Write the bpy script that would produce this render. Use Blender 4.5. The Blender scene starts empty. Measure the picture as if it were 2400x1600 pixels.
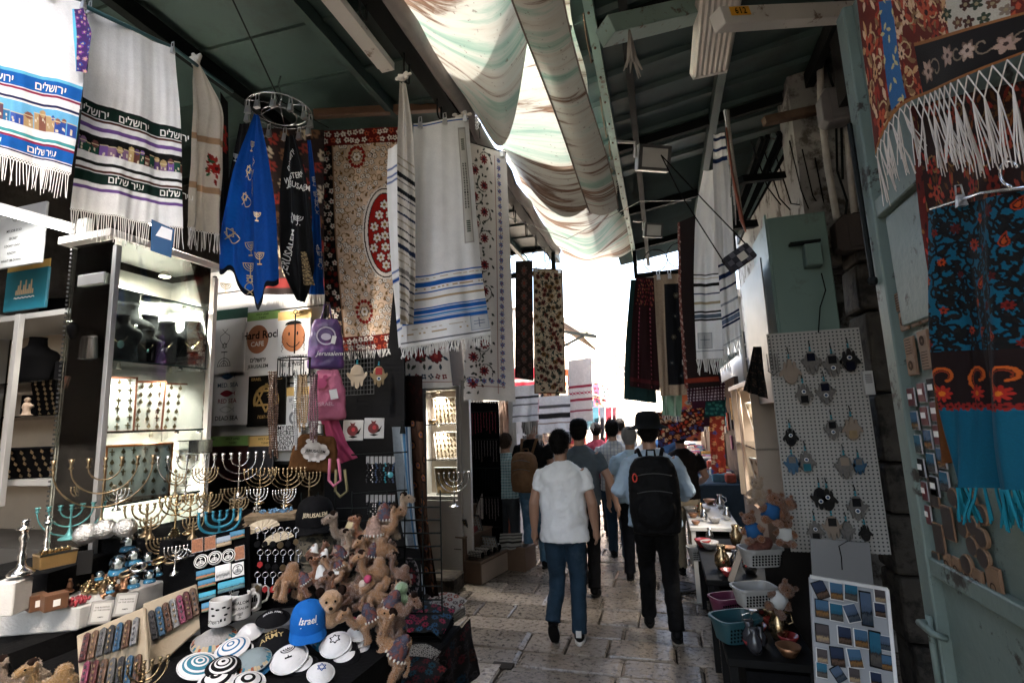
import bpy,bmesh,math,random
import numpy as np
from mathutils import Matrix,Vector
RAD=math.radians
rng=random.Random(11)
nrg=np.random.default_rng(11)
scene=bpy.context.scene
COL=scene.collection
CAMZ=1.80
F,W,H=1200.0,2400.0,1600.0
_y,_p,_r=RAD(16.0),RAD(8.7),RAD(2.2)
CAM=np.array([0.0,0.0,CAMZ])
_fw=np.array([-math.sin(_y)*math.cos(_p),math.cos(_y)*math.cos(_p),math.sin(_p)])
_r0=np.array([math.cos(_y),math.sin(_y),0.0])
_u0=np.cross(_r0,_fw)
_rt=_r0*math.cos(_r)-_u0*math.sin(_r)
_up=_u0*math.cos(_r)+_r0*math.sin(_r)
cd=bpy.data.cameras.new("camera")
cd.sensor_width=36.0
cd.lens=18.0
cd.clip_start=0.05
cd.clip_end=500.0
cam=bpy.data.objects.new("camera",cd)
COL.objects.link(cam)
cam.matrix_world=Matrix(((_rt[0],_up[0],-_fw[0],CAM[0]),(_rt[1],_up[1],-_fw[1],CAM[1]),(_rt[2],_up[2],-_fw[2],CAM[2]),(0,0,0,1)))
scene.camera=cam
SUN_EL,SUN_AZ=RAD(58.0),RAD(115.0)
world=bpy.data.worlds.new("World")
scene.world=world
world.use_nodes=True
wn=world.node_tree
sky=wn.nodes.new("ShaderNodeTexSky")
sky.sky_type='NISHITA'
sky.sun_disc=False
sky.sun_elevation=SUN_EL
sky.sun_rotation=SUN_AZ
sky.dust_density=8.0
sky.air_density=1.2
sky.ozone_density=1.0
bg=wn.nodes["Background"]
bg.inputs[1].default_value=0.15
wn.links.new(sky.outputs[0],bg.inputs[0])
sl=bpy.data.lights.new("sun",'SUN')
sl.energy=5.0
sl.angle=RAD(0.6)
sl.color=(1.0,0.95,0.87)
sun=bpy.data.objects.new("sun",sl)
COL.objects.link(sun)
sdir=Vector((math.sin(SUN_AZ)*math.cos(SUN_EL),math.cos(SUN_AZ)*math.cos(SUN_EL),math.sin(SUN_EL)))
sun.rotation_euler=sdir.to_track_quat('Z','Y').to_euler()
sun.location=(2,5,12)
scene.view_settings.view_transform='Standard'
scene.view_settings.look='None'
scene.view_settings.exposure=3.85
scene.view_settings.gamma=1.0
scene.cycles.max_bounces=7
scene.cycles.diffuse_bounces=2
scene.cycles.glossy_bounces=3
scene.cycles.transmission_bounces=5
scene.cycles.transparent_max_bounces=12
scene.cycles.caustics_reflective=False
scene.cycles.caustics_refractive=False
scene.cycles.use_denoising=True
scene.cycles.sample_clamp_indirect=4.0
def at(px,py,d=None,x=None,y=None,z=None):
 q=_fw+_rt*((px-W/2)/F)-_up*((py-H/2)/F)
 if x is not None:
  t=(x-CAM[0])/q[0]
 elif y is not None:
  t=(y-CAM[1])/q[1]
 elif z is not None:
  t=(z-CAM[2])/q[2]
 else:
  t=d
 return CAM+q*t
def A(*p):
 return np.array(p,float)
def unit(v):
 n=np.linalg.norm(v)
 return v/n if n>1e-9 else v
MATS={}
def nodes_of(m):
 m.use_nodes=True
 nt=m.node_tree
 return nt,nt.nodes,nt.links,nt.nodes["Principled BSDF"]
def M(name,col=(.5,.5,.5),rough=.6,metal=0.0,var=.18,scale=9.0,bump=0.0,bscale=60.0,spec=None,world_co=False,rand=0.0,dirt=None,dscale=3.0,dlo=.5,dhi=.65,trans=0.0,emit=None,coat=0.0,sheen=0.0):
 if name in MATS:
  return MATS[name]
 m=bpy.data.materials.new(name)
 nt,N,L,B=nodes_of(m)
 MATS[name]=m
 tc=N.new("ShaderNodeNewGeometry" if world_co else "ShaderNodeTexCoord")
 co=tc.outputs["Position" if world_co else "Object"]
 no=N.new("ShaderNodeTexNoise")
 no.inputs["Scale"].default_value=scale
 no.inputs["Detail"].default_value=5.0
 L.new(co,no.inputs["Vector"])
 mx=N.new("ShaderNodeMix")
 mx.data_type='RGBA'
 c=np.array(col)
 if c.max()<.032 and metal<.2:
  c=c*.4
  spec=.07 if spec is None else min(spec,.1)
 mx.inputs[6].default_value=(*np.clip(c*(1-var),0,1),1)
 mx.inputs[7].default_value=(*np.clip(c*(1+var),0,1),1)
 L.new(no.outputs["Fac"],mx.inputs[0])
 out=mx.outputs[2]
 if dirt is not None:
  n2=N.new("ShaderNodeTexNoise")
  n2.inputs["Scale"].default_value=dscale
  n2.inputs["Detail"].default_value=8.0
  n2.inputs["Roughness"].default_value=.7
  L.new(co,n2.inputs["Vector"])
  mr=N.new("ShaderNodeMapRange")
  mr.inputs[1].default_value=dlo
  mr.inputs[2].default_value=dhi
  L.new(n2.outputs["Fac"],mr.inputs[0])
  m2=N.new("ShaderNodeMix")
  m2.data_type='RGBA'
  m2.inputs[7].default_value=(*dirt,1)
  L.new(mr.outputs[0],m2.inputs[0])
  L.new(out,m2.inputs[6])
  out=m2.outputs[2]
 if rand>0:
  oi=N.new("ShaderNodeObjectInfo")
  hs=N.new("ShaderNodeHueSaturation")
  mr=N.new("ShaderNodeMapRange")
  mr.inputs[3].default_value=1-rand
  mr.inputs[4].default_value=1+rand
  L.new(oi.outputs["Random"],mr.inputs[0])
  L.new(mr.outputs[0],hs.inputs["Value"])
  L.new(out,hs.inputs["Color"])
  out=hs.outputs[0]
 L.new(out,B.inputs["Base Color"])
 rr=N.new("ShaderNodeMapRange")
 rr.inputs[3].default_value=max(.02,rough*.8)
 rr.inputs[4].default_value=min(1,rough*1.2)
 L.new(no.outputs["Fac"],rr.inputs[0])
 L.new(rr.outputs[0],B.inputs["Roughness"])
 B.inputs["Metallic"].default_value=metal
 B.inputs["Specular IOR Level"].default_value=spec if spec is not None else(.5 if rough<.7 else.08)
 B.inputs["Coat Weight"].default_value=coat
 B.inputs["Sheen Weight"].default_value=sheen
 if bump:
  nb=N.new("ShaderNodeTexNoise")
  nb.inputs["Scale"].default_value=bscale
  nb.inputs["Detail"].default_value=6.0
  L.new(co,nb.inputs["Vector"])
  bp=N.new("ShaderNodeBump")
  bp.inputs["Strength"].default_value=bump
  bp.inputs["Distance"].default_value=.01
  L.new(nb.outputs["Fac"],bp.inputs["Height"])
  L.new(bp.outputs[0],B.inputs["Normal"])
 if emit:
  B.inputs["Emission Color"].default_value=(*emit[:3],1)
  B.inputs["Emission Strength"].default_value=emit[3]
 if trans:
  tr=N.new("ShaderNodeBsdfTranslucent")
  L.new(out,tr.inputs[0])
  ms=N.new("ShaderNodeMixShader")
  ms.inputs[0].default_value=trans
  L.new(B.outputs[0],ms.inputs[1])
  L.new(tr.outputs[0],ms.inputs[2])
  L.new(ms.outputs[0],N["Material Output"].inputs[0])
 return m
def glass_mat(name="glass",tint=(.86,.92,.9),alpha=.12,rough=.03):
 if name in MATS:
  return MATS[name]
 m=bpy.data.materials.new(name)
 nt,N,L,B=nodes_of(m)
 MATS[name]=m
 tr=N.new("ShaderNodeBsdfTransparent")
 tr.inputs[0].default_value=(*tint,1)
 gl=N.new("ShaderNodeBsdfGlossy")
 gl.inputs["Roughness"].default_value=rough
 fr=N.new("ShaderNodeFresnel")
 fr.inputs[0].default_value=1.45
 mm=N.new("ShaderNodeMath")
 mm.operation='MAXIMUM'
 mm.inputs[1].default_value=alpha*.25
 L.new(fr.outputs[0],mm.inputs[0])
 ms=N.new("ShaderNodeMixShader")
 L.new(mm.outputs[0],ms.inputs[0])
 L.new(tr.outputs[0],ms.inputs[1])
 L.new(gl.outputs[0],ms.inputs[2])
 L.new(ms.outputs[0],N["Material Output"].inputs[0])
 return m
def cloth_vc(name,rough=.85,trans=.25,weave=900.0,bump=.25,sheen=.0):
 if name in MATS:
  return MATS[name]
 m=bpy.data.materials.new(name)
 nt,N,L,B=nodes_of(m)
 MATS[name]=m
 ca=N.new("ShaderNodeVertexColor")
 ca.layer_name="dye"
 tc=N.new("ShaderNodeTexCoord")
 no=N.new("ShaderNodeTexNoise")
 no.inputs["Scale"].default_value=14
 no.inputs["Detail"].default_value=6
 L.new(tc.outputs["Object"],no.inputs["Vector"])
 mr=N.new("ShaderNodeMapRange")
 mr.inputs[3].default_value=.86
 mr.inputs[4].default_value=1.06
 L.new(no.outputs["Fac"],mr.inputs[0])
 hs=N.new("ShaderNodeHueSaturation")
 L.new(mr.outputs[0],hs.inputs["Value"])
 L.new(ca.outputs[0],hs.inputs["Color"])
 L.new(hs.outputs[0],B.inputs["Base Color"])
 B.inputs["Roughness"].default_value=rough
 B.inputs["Specular IOR Level"].default_value=.25
 B.inputs["Sheen Weight"].default_value=sheen
 nb=N.new("ShaderNodeTexNoise")
 nb.inputs["Scale"].default_value=weave
 L.new(tc.outputs["Object"],nb.inputs["Vector"])
 bp=N.new("ShaderNodeBump")
 bp.inputs["Strength"].default_value=bump
 bp.inputs["Distance"].default_value=.002
 L.new(nb.outputs["Fac"],bp.inputs["Height"])
 L.new(bp.outputs[0],B.inputs["Normal"])
 if trans:
  tr=N.new("ShaderNodeBsdfTranslucent")
  L.new(hs.outputs[0],tr.inputs[0])
  ms=N.new("ShaderNodeMixShader")
  ms.inputs[0].default_value=trans
  L.new(B.outputs[0],ms.inputs[1])
  L.new(tr.outputs[0],ms.inputs[2])
  L.new(ms.outputs[0],N["Material Output"].inputs[0])
 return m
def rotm(rx=0,ry=0,rz=0):
 return np.array((Matrix.Rotation(rz,3,'Z')@Matrix.Rotation(ry,3,'Y')@Matrix.Rotation(rx,3,'X')))
class MB:
 def __init__(s):
  s.v,s.f,s.mi,s.n=[],[],[],0
 def add(s,v,f,m=0):
  v=np.asarray(v,float)
  s.v.append(v)
  k=s.n
  s.f+=[tuple(i+k for i in q)for q in f]
  s.mi+=[m]*len(f)
  s.n+=len(v)
  return s
 def box(s,c,size,rot=None,m=0,taper=1.0):
  hx,hy,hz=np.array(size)/2
  v=np.array([(-hx,-hy,-hz),(hx,-hy,-hz),(hx,hy,-hz),(-hx,hy,-hz),(-hx*taper,-hy*taper,hz),(hx*taper,-hy*taper,hz),(hx*taper,hy*taper,hz),(-hx*taper,hy*taper,hz)])
  if rot is not None:
   v=v@np.asarray(rot).T
  return s.add(v+np.array(c),[(0,3,2,1),(4,5,6,7),(0,1,5,4),(1,2,6,5),(2,3,7,6),(3,0,4,7)],m)
 def bar(s,a,b,w,h=None,upv=(0,0,1),m=0):
  a,b=np.array(a,float),np.array(b,float)
  h=w if h is None else h
  d=unit(b-a)
  sx=np.cross(d,np.array(upv,float))
  if np.linalg.norm(sx)<1e-4:
   sx=np.cross(d,(1.0,0,0))
  sx=unit(sx)*w/2
  sz=unit(np.cross(sx,d))*h/2
  v=[a-sx-sz,a+sx-sz,a+sx+sz,a-sx+sz,b-sx-sz,b+sx-sz,b+sx+sz,b-sx+sz]
  return s.add(v,[(0,1,2,3),(7,6,5,4),(0,4,5,1),(1,5,6,2),(2,6,7,3),(3,7,4,0)],m)
 def tube(s,pts,r,n=6,m=0,closed=False,cap=True):
  P=np.array(pts,float)
  k=len(P)
  rr=np.full(k,r)if np.isscalar(r)else np.array(r,float)
  T=np.zeros_like(P)
  if closed:
   T=np.roll(P,-1,0)-np.roll(P,1,0)
  else:
   T[1:-1]=P[2:]-P[:-2]
   T[0],T[-1]=P[1]-P[0],P[-1]-P[-2]
  T/=np.maximum(np.linalg.norm(T,axis=1,keepdims=True),1e-9)
  ref=np.array((0,0,1.0))if abs(T[0][2])<.9 else np.array((1.0,0,0))
  U=unit(np.cross(T[0],ref))
  v=[]
  an=np.linspace(0,2*math.pi,n,endpoint=False)
  for i in range(k):
   U=U-T[i]*(U@T[i])
   U=unit(U)
   Vv=np.cross(T[i],U)
   v.append(P[i]+rr[i]*(np.cos(an)[:,None]*U+np.sin(an)[:,None]*Vv))
  v=np.concatenate(v)
  f=[]
  for i in range(k if closed else k-1):
   a,b=i*n,((i+1)%k)*n
   for j in range(n):
    f.append((a+j,a+(j+1)%n,b+(j+1)%n,b+j))
  if cap and not closed:
   f.append(tuple(range(n-1,-1,-1)))
   f.append(tuple((k-1)*n+j for j in range(n)))
  return s.add(v,f,m)
 def lathe(s,prof,n=12,c=(0,0,0),m=0,rot=None,sx=1.0,sy=1.0):
  an=np.linspace(0,2*math.pi,n,endpoint=False)
  v=[]
  for r,z in prof:
   v.append(np.stack([np.cos(an)*r*sx,np.sin(an)*r*sy,np.full(n,z)],1))
  v=np.concatenate(v)
  if rot is not None:
   v=v@np.asarray(rot).T
  k=len(prof)
  f=[]
  for i in range(k-1):
   for j in range(n):
    f.append((i*n+j,i*n+(j+1)%n,(i+1)*n+(j+1)%n,(i+1)*n+j))
  f.append(tuple(range(n-1,-1,-1)))
  f.append(tuple((k-1)*n+j for j in range(n)))
  return s.add(v+np.array(c),f,m)
 def ball(s,c,r,nu=12,nv=8,rot=None,m=0):
  r=(r,r,r)if np.isscalar(r)else r
  prof=[(math.sin(math.pi*i/nv)if 0<i<nv else.02,-math.cos(math.pi*i/nv))for i in range(nv+1)]
  an=np.linspace(0,2*math.pi,nu,endpoint=False)
  v=np.concatenate([np.stack([np.cos(an)*q,np.sin(an)*q,np.full(nu,z)],1)for q,z in prof])*np.array(r)
  if rot is not None:
   v=v@np.asarray(rot).T
  f=[]
  for i in range(nv):
   for j in range(nu):
    f.append((i*nu+j,i*nu+(j+1)%nu,(i+1)*nu+(j+1)%nu,(i+1)*nu+j))
  return s.add(v+np.array(c),f,m)
 def prism(s,poly,z0,z1,frame=None,m=0):
  k=len(poly)
  p=np.array(poly,float)
  v=np.concatenate([np.c_[p,np.full(k,z0)],np.c_[p,np.full(k,z1)]])
  if frame is not None:
   o,ex,ey,ez=[np.array(q,float)for q in frame]
   v=o+v[:,:1]*ex+v[:,1:2]*ey+v[:,2:]*ez
  f=[tuple(range(k-1,-1,-1)),tuple(range(k,2*k))]
  f+=[(i,(i+1)%k,k+(i+1)%k,k+i)for i in range(k)]
  return s.add(v,f,m)
 def build(s,name,mat,parent=None,smooth=False,bevel=0.0,loc=None,rot=None,scale=None,seg=1):
  me=bpy.data.meshes.new(name)
  v=np.concatenate(s.v)if s.v else np.zeros((0,3))
  me.from_pydata(v.tolist(),[],s.f)
  for m in(mat if isinstance(mat,(list,tuple))else[mat]):
   me.materials.append(m)
  if isinstance(mat,(list,tuple))and len(mat)>1:
   me.polygons.foreach_set("material_index",s.mi)
  if smooth:
   me.polygons.foreach_set("use_smooth",[True]*len(me.polygons))
   if smooth=='auto':
    try:
     me.set_sharp_from_angle(angle=RAD(38))
    except Exception:
     pass
  o=bpy.data.objects.new(name,me)
  COL.objects.link(o)
  if parent is not None:
   o.parent=parent
  if loc is not None:
   o.location=loc
  if rot is not None:
   o.rotation_euler=rot
  if scale is not None:
   o.scale=(scale,)*3 if np.isscalar(scale)else scale
  if bevel:
   b=o.modifiers.new("bevel",'BEVEL')
   b.width,b.segments,b.limit_method,b.angle_limit=bevel,seg,'ANGLE',RAD(35)
  return o
def tag(o,label=None,cat=None,group=None,kind=None):
 for k,v in(("label",label),("category",cat),("group",group),("kind",kind)):
  if v:
   o[k]=v
 return o
def thing(name,label,cat,loc=(0,0,0),rot=(0,0,0),group=None,scale=None):
 o=bpy.data.objects.new(name,None)
 o.empty_display_size=.05
 COL.objects.link(o)
 o.location=loc
 o.rotation_euler=rot
 if scale is not None:
  o.scale=(scale,)*3 if np.isscalar(scale)else scale
 return tag(o,label,cat,group)
def copy_tree(o,parent=None):
 c=o.copy()
 COL.objects.link(c)
 c.parent=parent
 for ch in list(o.children):
  copy_tree(ch,c)
 return c
def place(o,label,loc,rot=None,scale=None,group=None,first=False):
 c=o if first else copy_tree(o)
 c.location=loc
 if rot is not None:
  c.rotation_euler=rot
 if scale is not None:
  c.scale=(scale,)*3 if np.isscalar(scale)else scale
 c["label"]=label
 if group:
  c["group"]=group
 return c
def frame_rot(ex,ez):
 ex=unit(np.array(ex,float))
 ez=np.array(ez,float)
 ez=unit(ez-ex*(ez@ex))
 ey=np.cross(ez,ex)
 return Matrix(((ex[0],ey[0],ez[0]),(ex[1],ey[1],ez[1]),(ex[2],ey[2],ez[2]))).to_euler()
BENCH=bpy.data.scenes.new("bench")
def workshop(o):
 BENCH.collection.objects.link(o)
 vl=BENCH.view_layers[0]
 vl.update()
 return o.evaluated_get(vl.depsgraph)
def text_geo(s,size=1.0,bold=0.0,shear=0.0,spacing=1.0):
 c=bpy.data.curves.new("lettering",'FONT')
 c.body,c.size,c.resolution_u,c.offset,c.shear,c.space_character=s,1.0,2,bold,shear,spacing
 o=bpy.data.objects.new("lettering",c)
 me=workshop(o).to_mesh()
 v=np.array([q.co[:2]for q in me.vertices])
 f=[tuple(p.vertices)for p in me.polygons]
 bpy.data.objects.remove(o)
 bpy.data.curves.remove(c)
 if len(v)==0:
  return np.zeros((0,2)),[]
 v[:,0]-=(v[:,0].min()+v[:,0].max())/2
 return v*size,f
def heb(s):
 return s[::-1]
def lettering(lines,name,mat,parent,fr,off=.0015):
 b=MB()
 o,ex,ey,ez=[np.array(q,float)for q in fr]
 for L in lines:
  s,x,y,sz=L[:4]
  v,f=text_geo(s,sz,*(L[4:]))
  if len(v):
   b.add(o+(v[:,:1]+x)*ex+(v[:,1:2]+y)*ey+off*ez,f)
 o_=b.build(name,mat,parent)
 o_["kind"]="stuff"
 return o_
def hx(s):
 s=s.lstrip('#')
 c=np.array([int(s[i:i+2],16)/255 for i in(0,2,4)])
 return np.where(c<=.04045,c/12.92,((c+.055)/1.055)**2.4)
class Canvas:
 def __init__(s,w,h,ppm,bg):
  s.w,s.h,s.ppm=w,h,ppm
  s.nx,s.ny=max(2,int(w*ppm)),max(2,int(h*ppm))
  s.a=np.empty((s.ny,s.nx,3))
  s.a[:]=bg
  s.X,s.Y=np.meshgrid((np.arange(s.nx)+.5)/ppm,(np.arange(s.ny)+.5)/ppm)
 def win(s,cx,cy,r):
  i0,i1=max(0,int((cy-r)*s.ppm)),min(s.ny,int((cy+r)*s.ppm)+2)
  j0,j1=max(0,int((cx-r)*s.ppm)),min(s.nx,int((cx+r)*s.ppm)+2)
  if i0>=i1 or j0>=j1:
   return None
  return(slice(i0,i1),slice(j0,j1))
 def put(s,w,mask,col):
  s.a[w][mask]=col
 def rect(s,x0,y0,x1,y1,col):
  m=(s.X>=x0)&(s.X<x1)&(s.Y>=y0)&(s.Y<y1)
  s.a[m]=col
 def band(s,y0,y1,col):
  s.rect(-1,y0,99,y1,col)
 def bandv(s,v0,v1,col):
  s.rect(-1,v0*s.h,99,max(v1*s.h,v0*s.h+1.0/s.ppm),col)
 def ell(s,cx,cy,rx,ry,col,ang=0.0,ring=None):
  w=s.win(cx,cy,max(rx,ry)*1.1)
  if w is None:
   return
  x,y=s.X[w]-cx,s.Y[w]-cy
  c,q=math.cos(ang),math.sin(ang)
  r=np.hypot((x*c+y*q)/rx,(-x*q+y*c)/ry)
  m=r<1
  if ring is not None:
   m&=r>ring
  s.put(w,m,col)
 def flower(s,cx,cy,r,n,petal,core,edge=None,ph=0.0,depth=.35):
  w=s.win(cx,cy,r*1.15)
  if w is None:
   return
  x,y=s.X[w]-cx,s.Y[w]-cy
  rr,th=np.hypot(x,y)/r,np.arctan2(y,x)
  lim=1-depth+depth*np.abs(np.cos(n*th/2+ph))
  if edge is not None:
   s.put(w,rr<lim*1.12,edge)
  s.put(w,rr<lim*(.92 if edge is not None else 1),petal)
  s.put(w,rr<.3,core)
 def leaf(s,cx,cy,ang,l,wd,col):
  w=s.win(cx,cy,l)
  if w is None:
   return
  x,y=s.X[w]-cx,s.Y[w]-cy
  t=(x*math.cos(ang)+y*math.sin(ang))/l
  q=-x*math.sin(ang)+y*math.cos(ang)
  s.put(w,(t>0)&(t<1)&(np.abs(q)<wd*np.sin(np.pi*np.clip(t,0,1))),col)
 def stroke(s,pts,wd,col):
  for(x0,y0),(x1,y1)in zip(pts[:-1],pts[1:]):
   cx,cy,L=(x0+x1)/2,(y0+y1)/2,math.hypot(x1-x0,y1-y0)
   w=s.win(cx,cy,L/2+wd*2)
   if w is None:
    continue
   dx,dy=(x1-x0)/max(L,1e-6),(y1-y0)/max(L,1e-6)
   t=np.clip((s.X[w]-x0)*dx+(s.Y[w]-y0)*dy,0,L)
   s.put(w,np.hypot(s.X[w]-x0-t*dx,s.Y[w]-y0-t*dy)<wd/2,col)
 def curl(s,cx,cy,r,a0,turns,wd,col,flip=1):
  p=[(cx+r*(1-.75*t)*math.cos(a0+flip*t*turns*6.28),cy+r*(1-.75*t)*math.sin(a0+flip*t*turns*6.28))for t in np.linspace(0,1,12)]
  s.stroke(p,wd,col)
 def paisley(s,cx,cy,r,ang,cols):
  for k,c in enumerate(cols):
   q=r*(1-.27*k)
   w=s.win(cx,cy,r*2)
   if w is None:
    return
   x0,y0=s.X[w]-cx,s.Y[w]-cy
   x=x0*math.cos(ang)+y0*math.sin(ang)
   y=-x0*math.sin(ang)+y0*math.cos(ang)
   t=np.clip(-y/(1.7*q),-1,1)
   hw=q*.75*np.clip(1-np.clip(t,0,1)**1.2,0,1)
   cxx=q*.55*np.clip(t,0,1)**2
   m=((t>=0)&(np.abs(x-cxx)<hw))|((t<0)&(np.hypot(x,y)<q*.75))
   s.put(w,m,c)
 def scatter(s,x0,y0,x1,y1,step,fn,jit=.3,seed=1):
  g=random.Random(seed)
  ny,nx=max(1,int((y1-y0)/step)),max(1,int((x1-x0)/step))
  for i in range(ny):
   for j in range(nx):
    fn(x0+(j+.5+.5*(i%2)-.25+g.uniform(-jit,jit))*(x1-x0)/nx,y0+(i+.5+g.uniform(-jit,jit))*(y1-y0)/ny,g)
 def grain(s,k=.06,seed=3):
  s.a*=1+np.random.default_rng(seed).normal(0,k,s.a.shape[:2])[...,None]
  np.clip(s.a,0,1,out=s.a)
  return s
def poly_pts(pts):
 return np.array([at(p[0],p[1],p[2])if p[2]>0 else at(p[0],p[1],x=-p[2])for p in pts])
def along(P,t):
 P=np.asarray(P)
 if len(P)==2:
  return P[0]+(P[1]-P[0])*t[...,None]
 s=np.r_[0,np.cumsum(np.linalg.norm(np.diff(P,axis=0),axis=1))]
 s/=s[-1]
 if len(P)>=3:
  tt=np.linspace(0,1,60)
  q=np.stack([np.interp(tt,s,P[:,k])for k in range(3)],1)
  for _ in range(25):
   q[1:-1]=(q[:-2]+2*q[1:-1]+q[2:])/4
  return np.stack([np.interp(t,tt,q[:,k])for k in range(3)],-1)
 return np.stack([np.interp(t,s,P[:,k])for k in range(3)],-1)
class Surf:
 def __init__(s,a,b,mode='lr',folds=(),sag=0.0,hump=0.0,org=None,crease=0.0):
  s.crease=crease
  s.a,s.b,s.mode,s.folds,s.sag,s.hump=np.array(a),np.array(b),mode,folds,sag,hump
  c=s.base(np.array([.5,.52,.5]),np.array([.5,.5,.53]))
  n=unit(np.cross(c[1]-c[0],c[2]-c[0]))
  if n@(CAM-c[0])<0:
   n=-n
  s.nrm=n
  s.org=s.base(np.array([.5]),np.array([0.0]))[0]if org is None else org
 def base(s,u,v):
  if s.mode=='lr':
   p,q=along(s.a,v),along(s.b,v)
   return p+(q-p)*u[...,None]
  p,q=along(s.a,u),along(s.b,u)
  return p+(q-p)*v[...,None]
 def __call__(s,u,v,off=0.0):
  u,v=np.asarray(u,float),np.asarray(v,float)
  p=s.base(u,v)
  d=np.zeros(u.shape)
  for f in s.folds:
   fr,am,ph=f[:3]
   pw=f[3]if len(f)>3 else 1.0
   wob=f[4]if len(f)>4 else.35
   ru=u+.06*np.sin(v*3.1+ph*9)
   d=d+am*np.clip(.15+.85*v,0,1.5)**pw*np.sin(2*np.pi*(fr*ru+ph)+wob*np.sin(v*4+ph*5))
  if s.crease:
   d=d+s.crease*(np.abs((u*2+.03)%1-.5)+.8*np.abs((v*3+.1)%1-.5))
  d=d+s.hump*np.sin(np.pi*np.clip(u,0,1))
  p=p+(d+off)[...,None]*s.nrm
  p[...,2]-=s.sag*np.sin(np.pi*np.clip(u,0,1))*np.clip(1-v,0,1)
  return p-s.org
def sheet_obj(name,S,mat,n,parent=None,colors=None,loc=None,vmap=None,thick=0.0):
 nx,ny=n
 u,v=np.meshgrid(np.linspace(0,1,nx),np.linspace(0,1,ny))
 if vmap is not None:
  u,v=vmap(u,v)
 P=S(u,v).reshape(-1,3)
 me=bpy.data.meshes.new(name)
 i=np.arange((ny-1)*nx).reshape(ny-1,nx)[:,:-1].ravel()
 q=np.stack([i,i+nx,i+nx+1,i+1],1)
 me.vertices.add(len(P))
 me.vertices.foreach_set("co",P.ravel())
 me.loops.add(q.size)
 me.loops.foreach_set("vertex_index",q.ravel())
 me.polygons.add(len(q))
 me.polygons.foreach_set("loop_start",np.arange(len(q))*4)
 me.polygons.foreach_set("loop_total",np.full(len(q),4))
 me.polygons.foreach_set("use_smooth",np.ones(len(q),bool))
 me.update(calc_edges=True)
 if colors is not None:
  at_=me.color_attributes.new("dye",'FLOAT_COLOR','POINT')
  at_.data.foreach_set("color",np.c_[np.clip(colors,0,1).reshape(-1,3),np.ones(len(P))].astype(np.float32).ravel())
 me.materials.append(mat)
 o=bpy.data.objects.new(name,me)
 COL.objects.link(o)
 if parent is not None:
  o.parent=parent
 if loc is not None:
  o.location=loc
 if thick:
  m=o.modifiers.new("thickness",'SOLIDIFY')
  m.thickness=thick
 return o
WHITE_YARN=None
def cloth(name,label,cat,left,right,canvas=None,mat=None,mode='lr',folds=((3,.012,.1),(7,.004,.4)),sag=0.0,n=(40,60),group=None,fringe=None,trans=.25,prints=(),hump=0.0,world_pts=False,weave=900,rough=.85,vmap=None,thick=0.0):
 a,b=(np.array(left),np.array(right))if world_pts else(poly_pts(left),poly_pts(right))
 S=Surf(a,b,mode,folds,sag,hump,crease=.014 if trans>=.25 else 0.0)
 if canvas is not None:
  m=mat or cloth_vc("dyed cloth %.2f %.1f"%(trans,rough),trans=trans,weave=weave,rough=rough)
  o=sheet_obj(name,S,m,(canvas.nx,canvas.ny),None,canvas.a,S.org,vmap,thick)
 else:
  o=sheet_obj(name,S,mat,n,None,None,S.org,vmap,thick)
 tag(o,label,cat,group)
 if fringe:
  make_fringe(o,S,**fringe)
 for p in prints:
  print_on(o,S,*p)
 return o,S
def make_fringe(parent,S,n=40,length=.1,r=.0016,mat=None,v=1.0,net=0,sway=.01,u0=0.0,u1=1.0,clump=0,seed=1,up=False):
 g=random.Random(seed)
 b=MB()
 us=np.linspace(u0,u1,n)
 top=S(us,np.full(n,v))
 dn=np.array((0,0,-1.0))if not up else np.array((0,0,1.0))
 step=np.linalg.norm(top[-1]-top[0])/max(1,n-1)
 lvl=top.copy()
 for k in range(net):
  nxt=(lvl[:-1]+lvl[1:])/2+dn*step*.9
  for i in range(len(nxt)):
   b.tube([lvl[i],nxt[i]],r,4)
   b.tube([lvl[i+1],nxt[i]],r,4)
  lvl=nxt
 for i,p in enumerate(lvl):
  L=length*g.uniform(.85,1.1)
  sx,sy=g.uniform(-sway,sway),g.uniform(-sway,sway)
  for c in range(max(1,clump)):
   ox,oy=(g.uniform(-.4,.4)*step*.8,g.uniform(-.3,.3)*step)if clump>1 else(0,0)
   pts=[p,p+dn*L*.35+A(sx*.3+ox*.5,sy*.3+oy*.5,0),p+dn*L*.7+A(sx*.8+ox,sy*.7+oy,0),p+dn*L*g.uniform(.9,1.05)+A(sx+ox*1.3,sy+oy*1.3,0)]
   b.tube(pts,[r,r*.9,r*.9,r*.7],4)
 o=b.build("fringe",mat or M("white yarn",(.72,.7,.66),.9),parent)
 o["kind"]="stuff"
 return o
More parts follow.
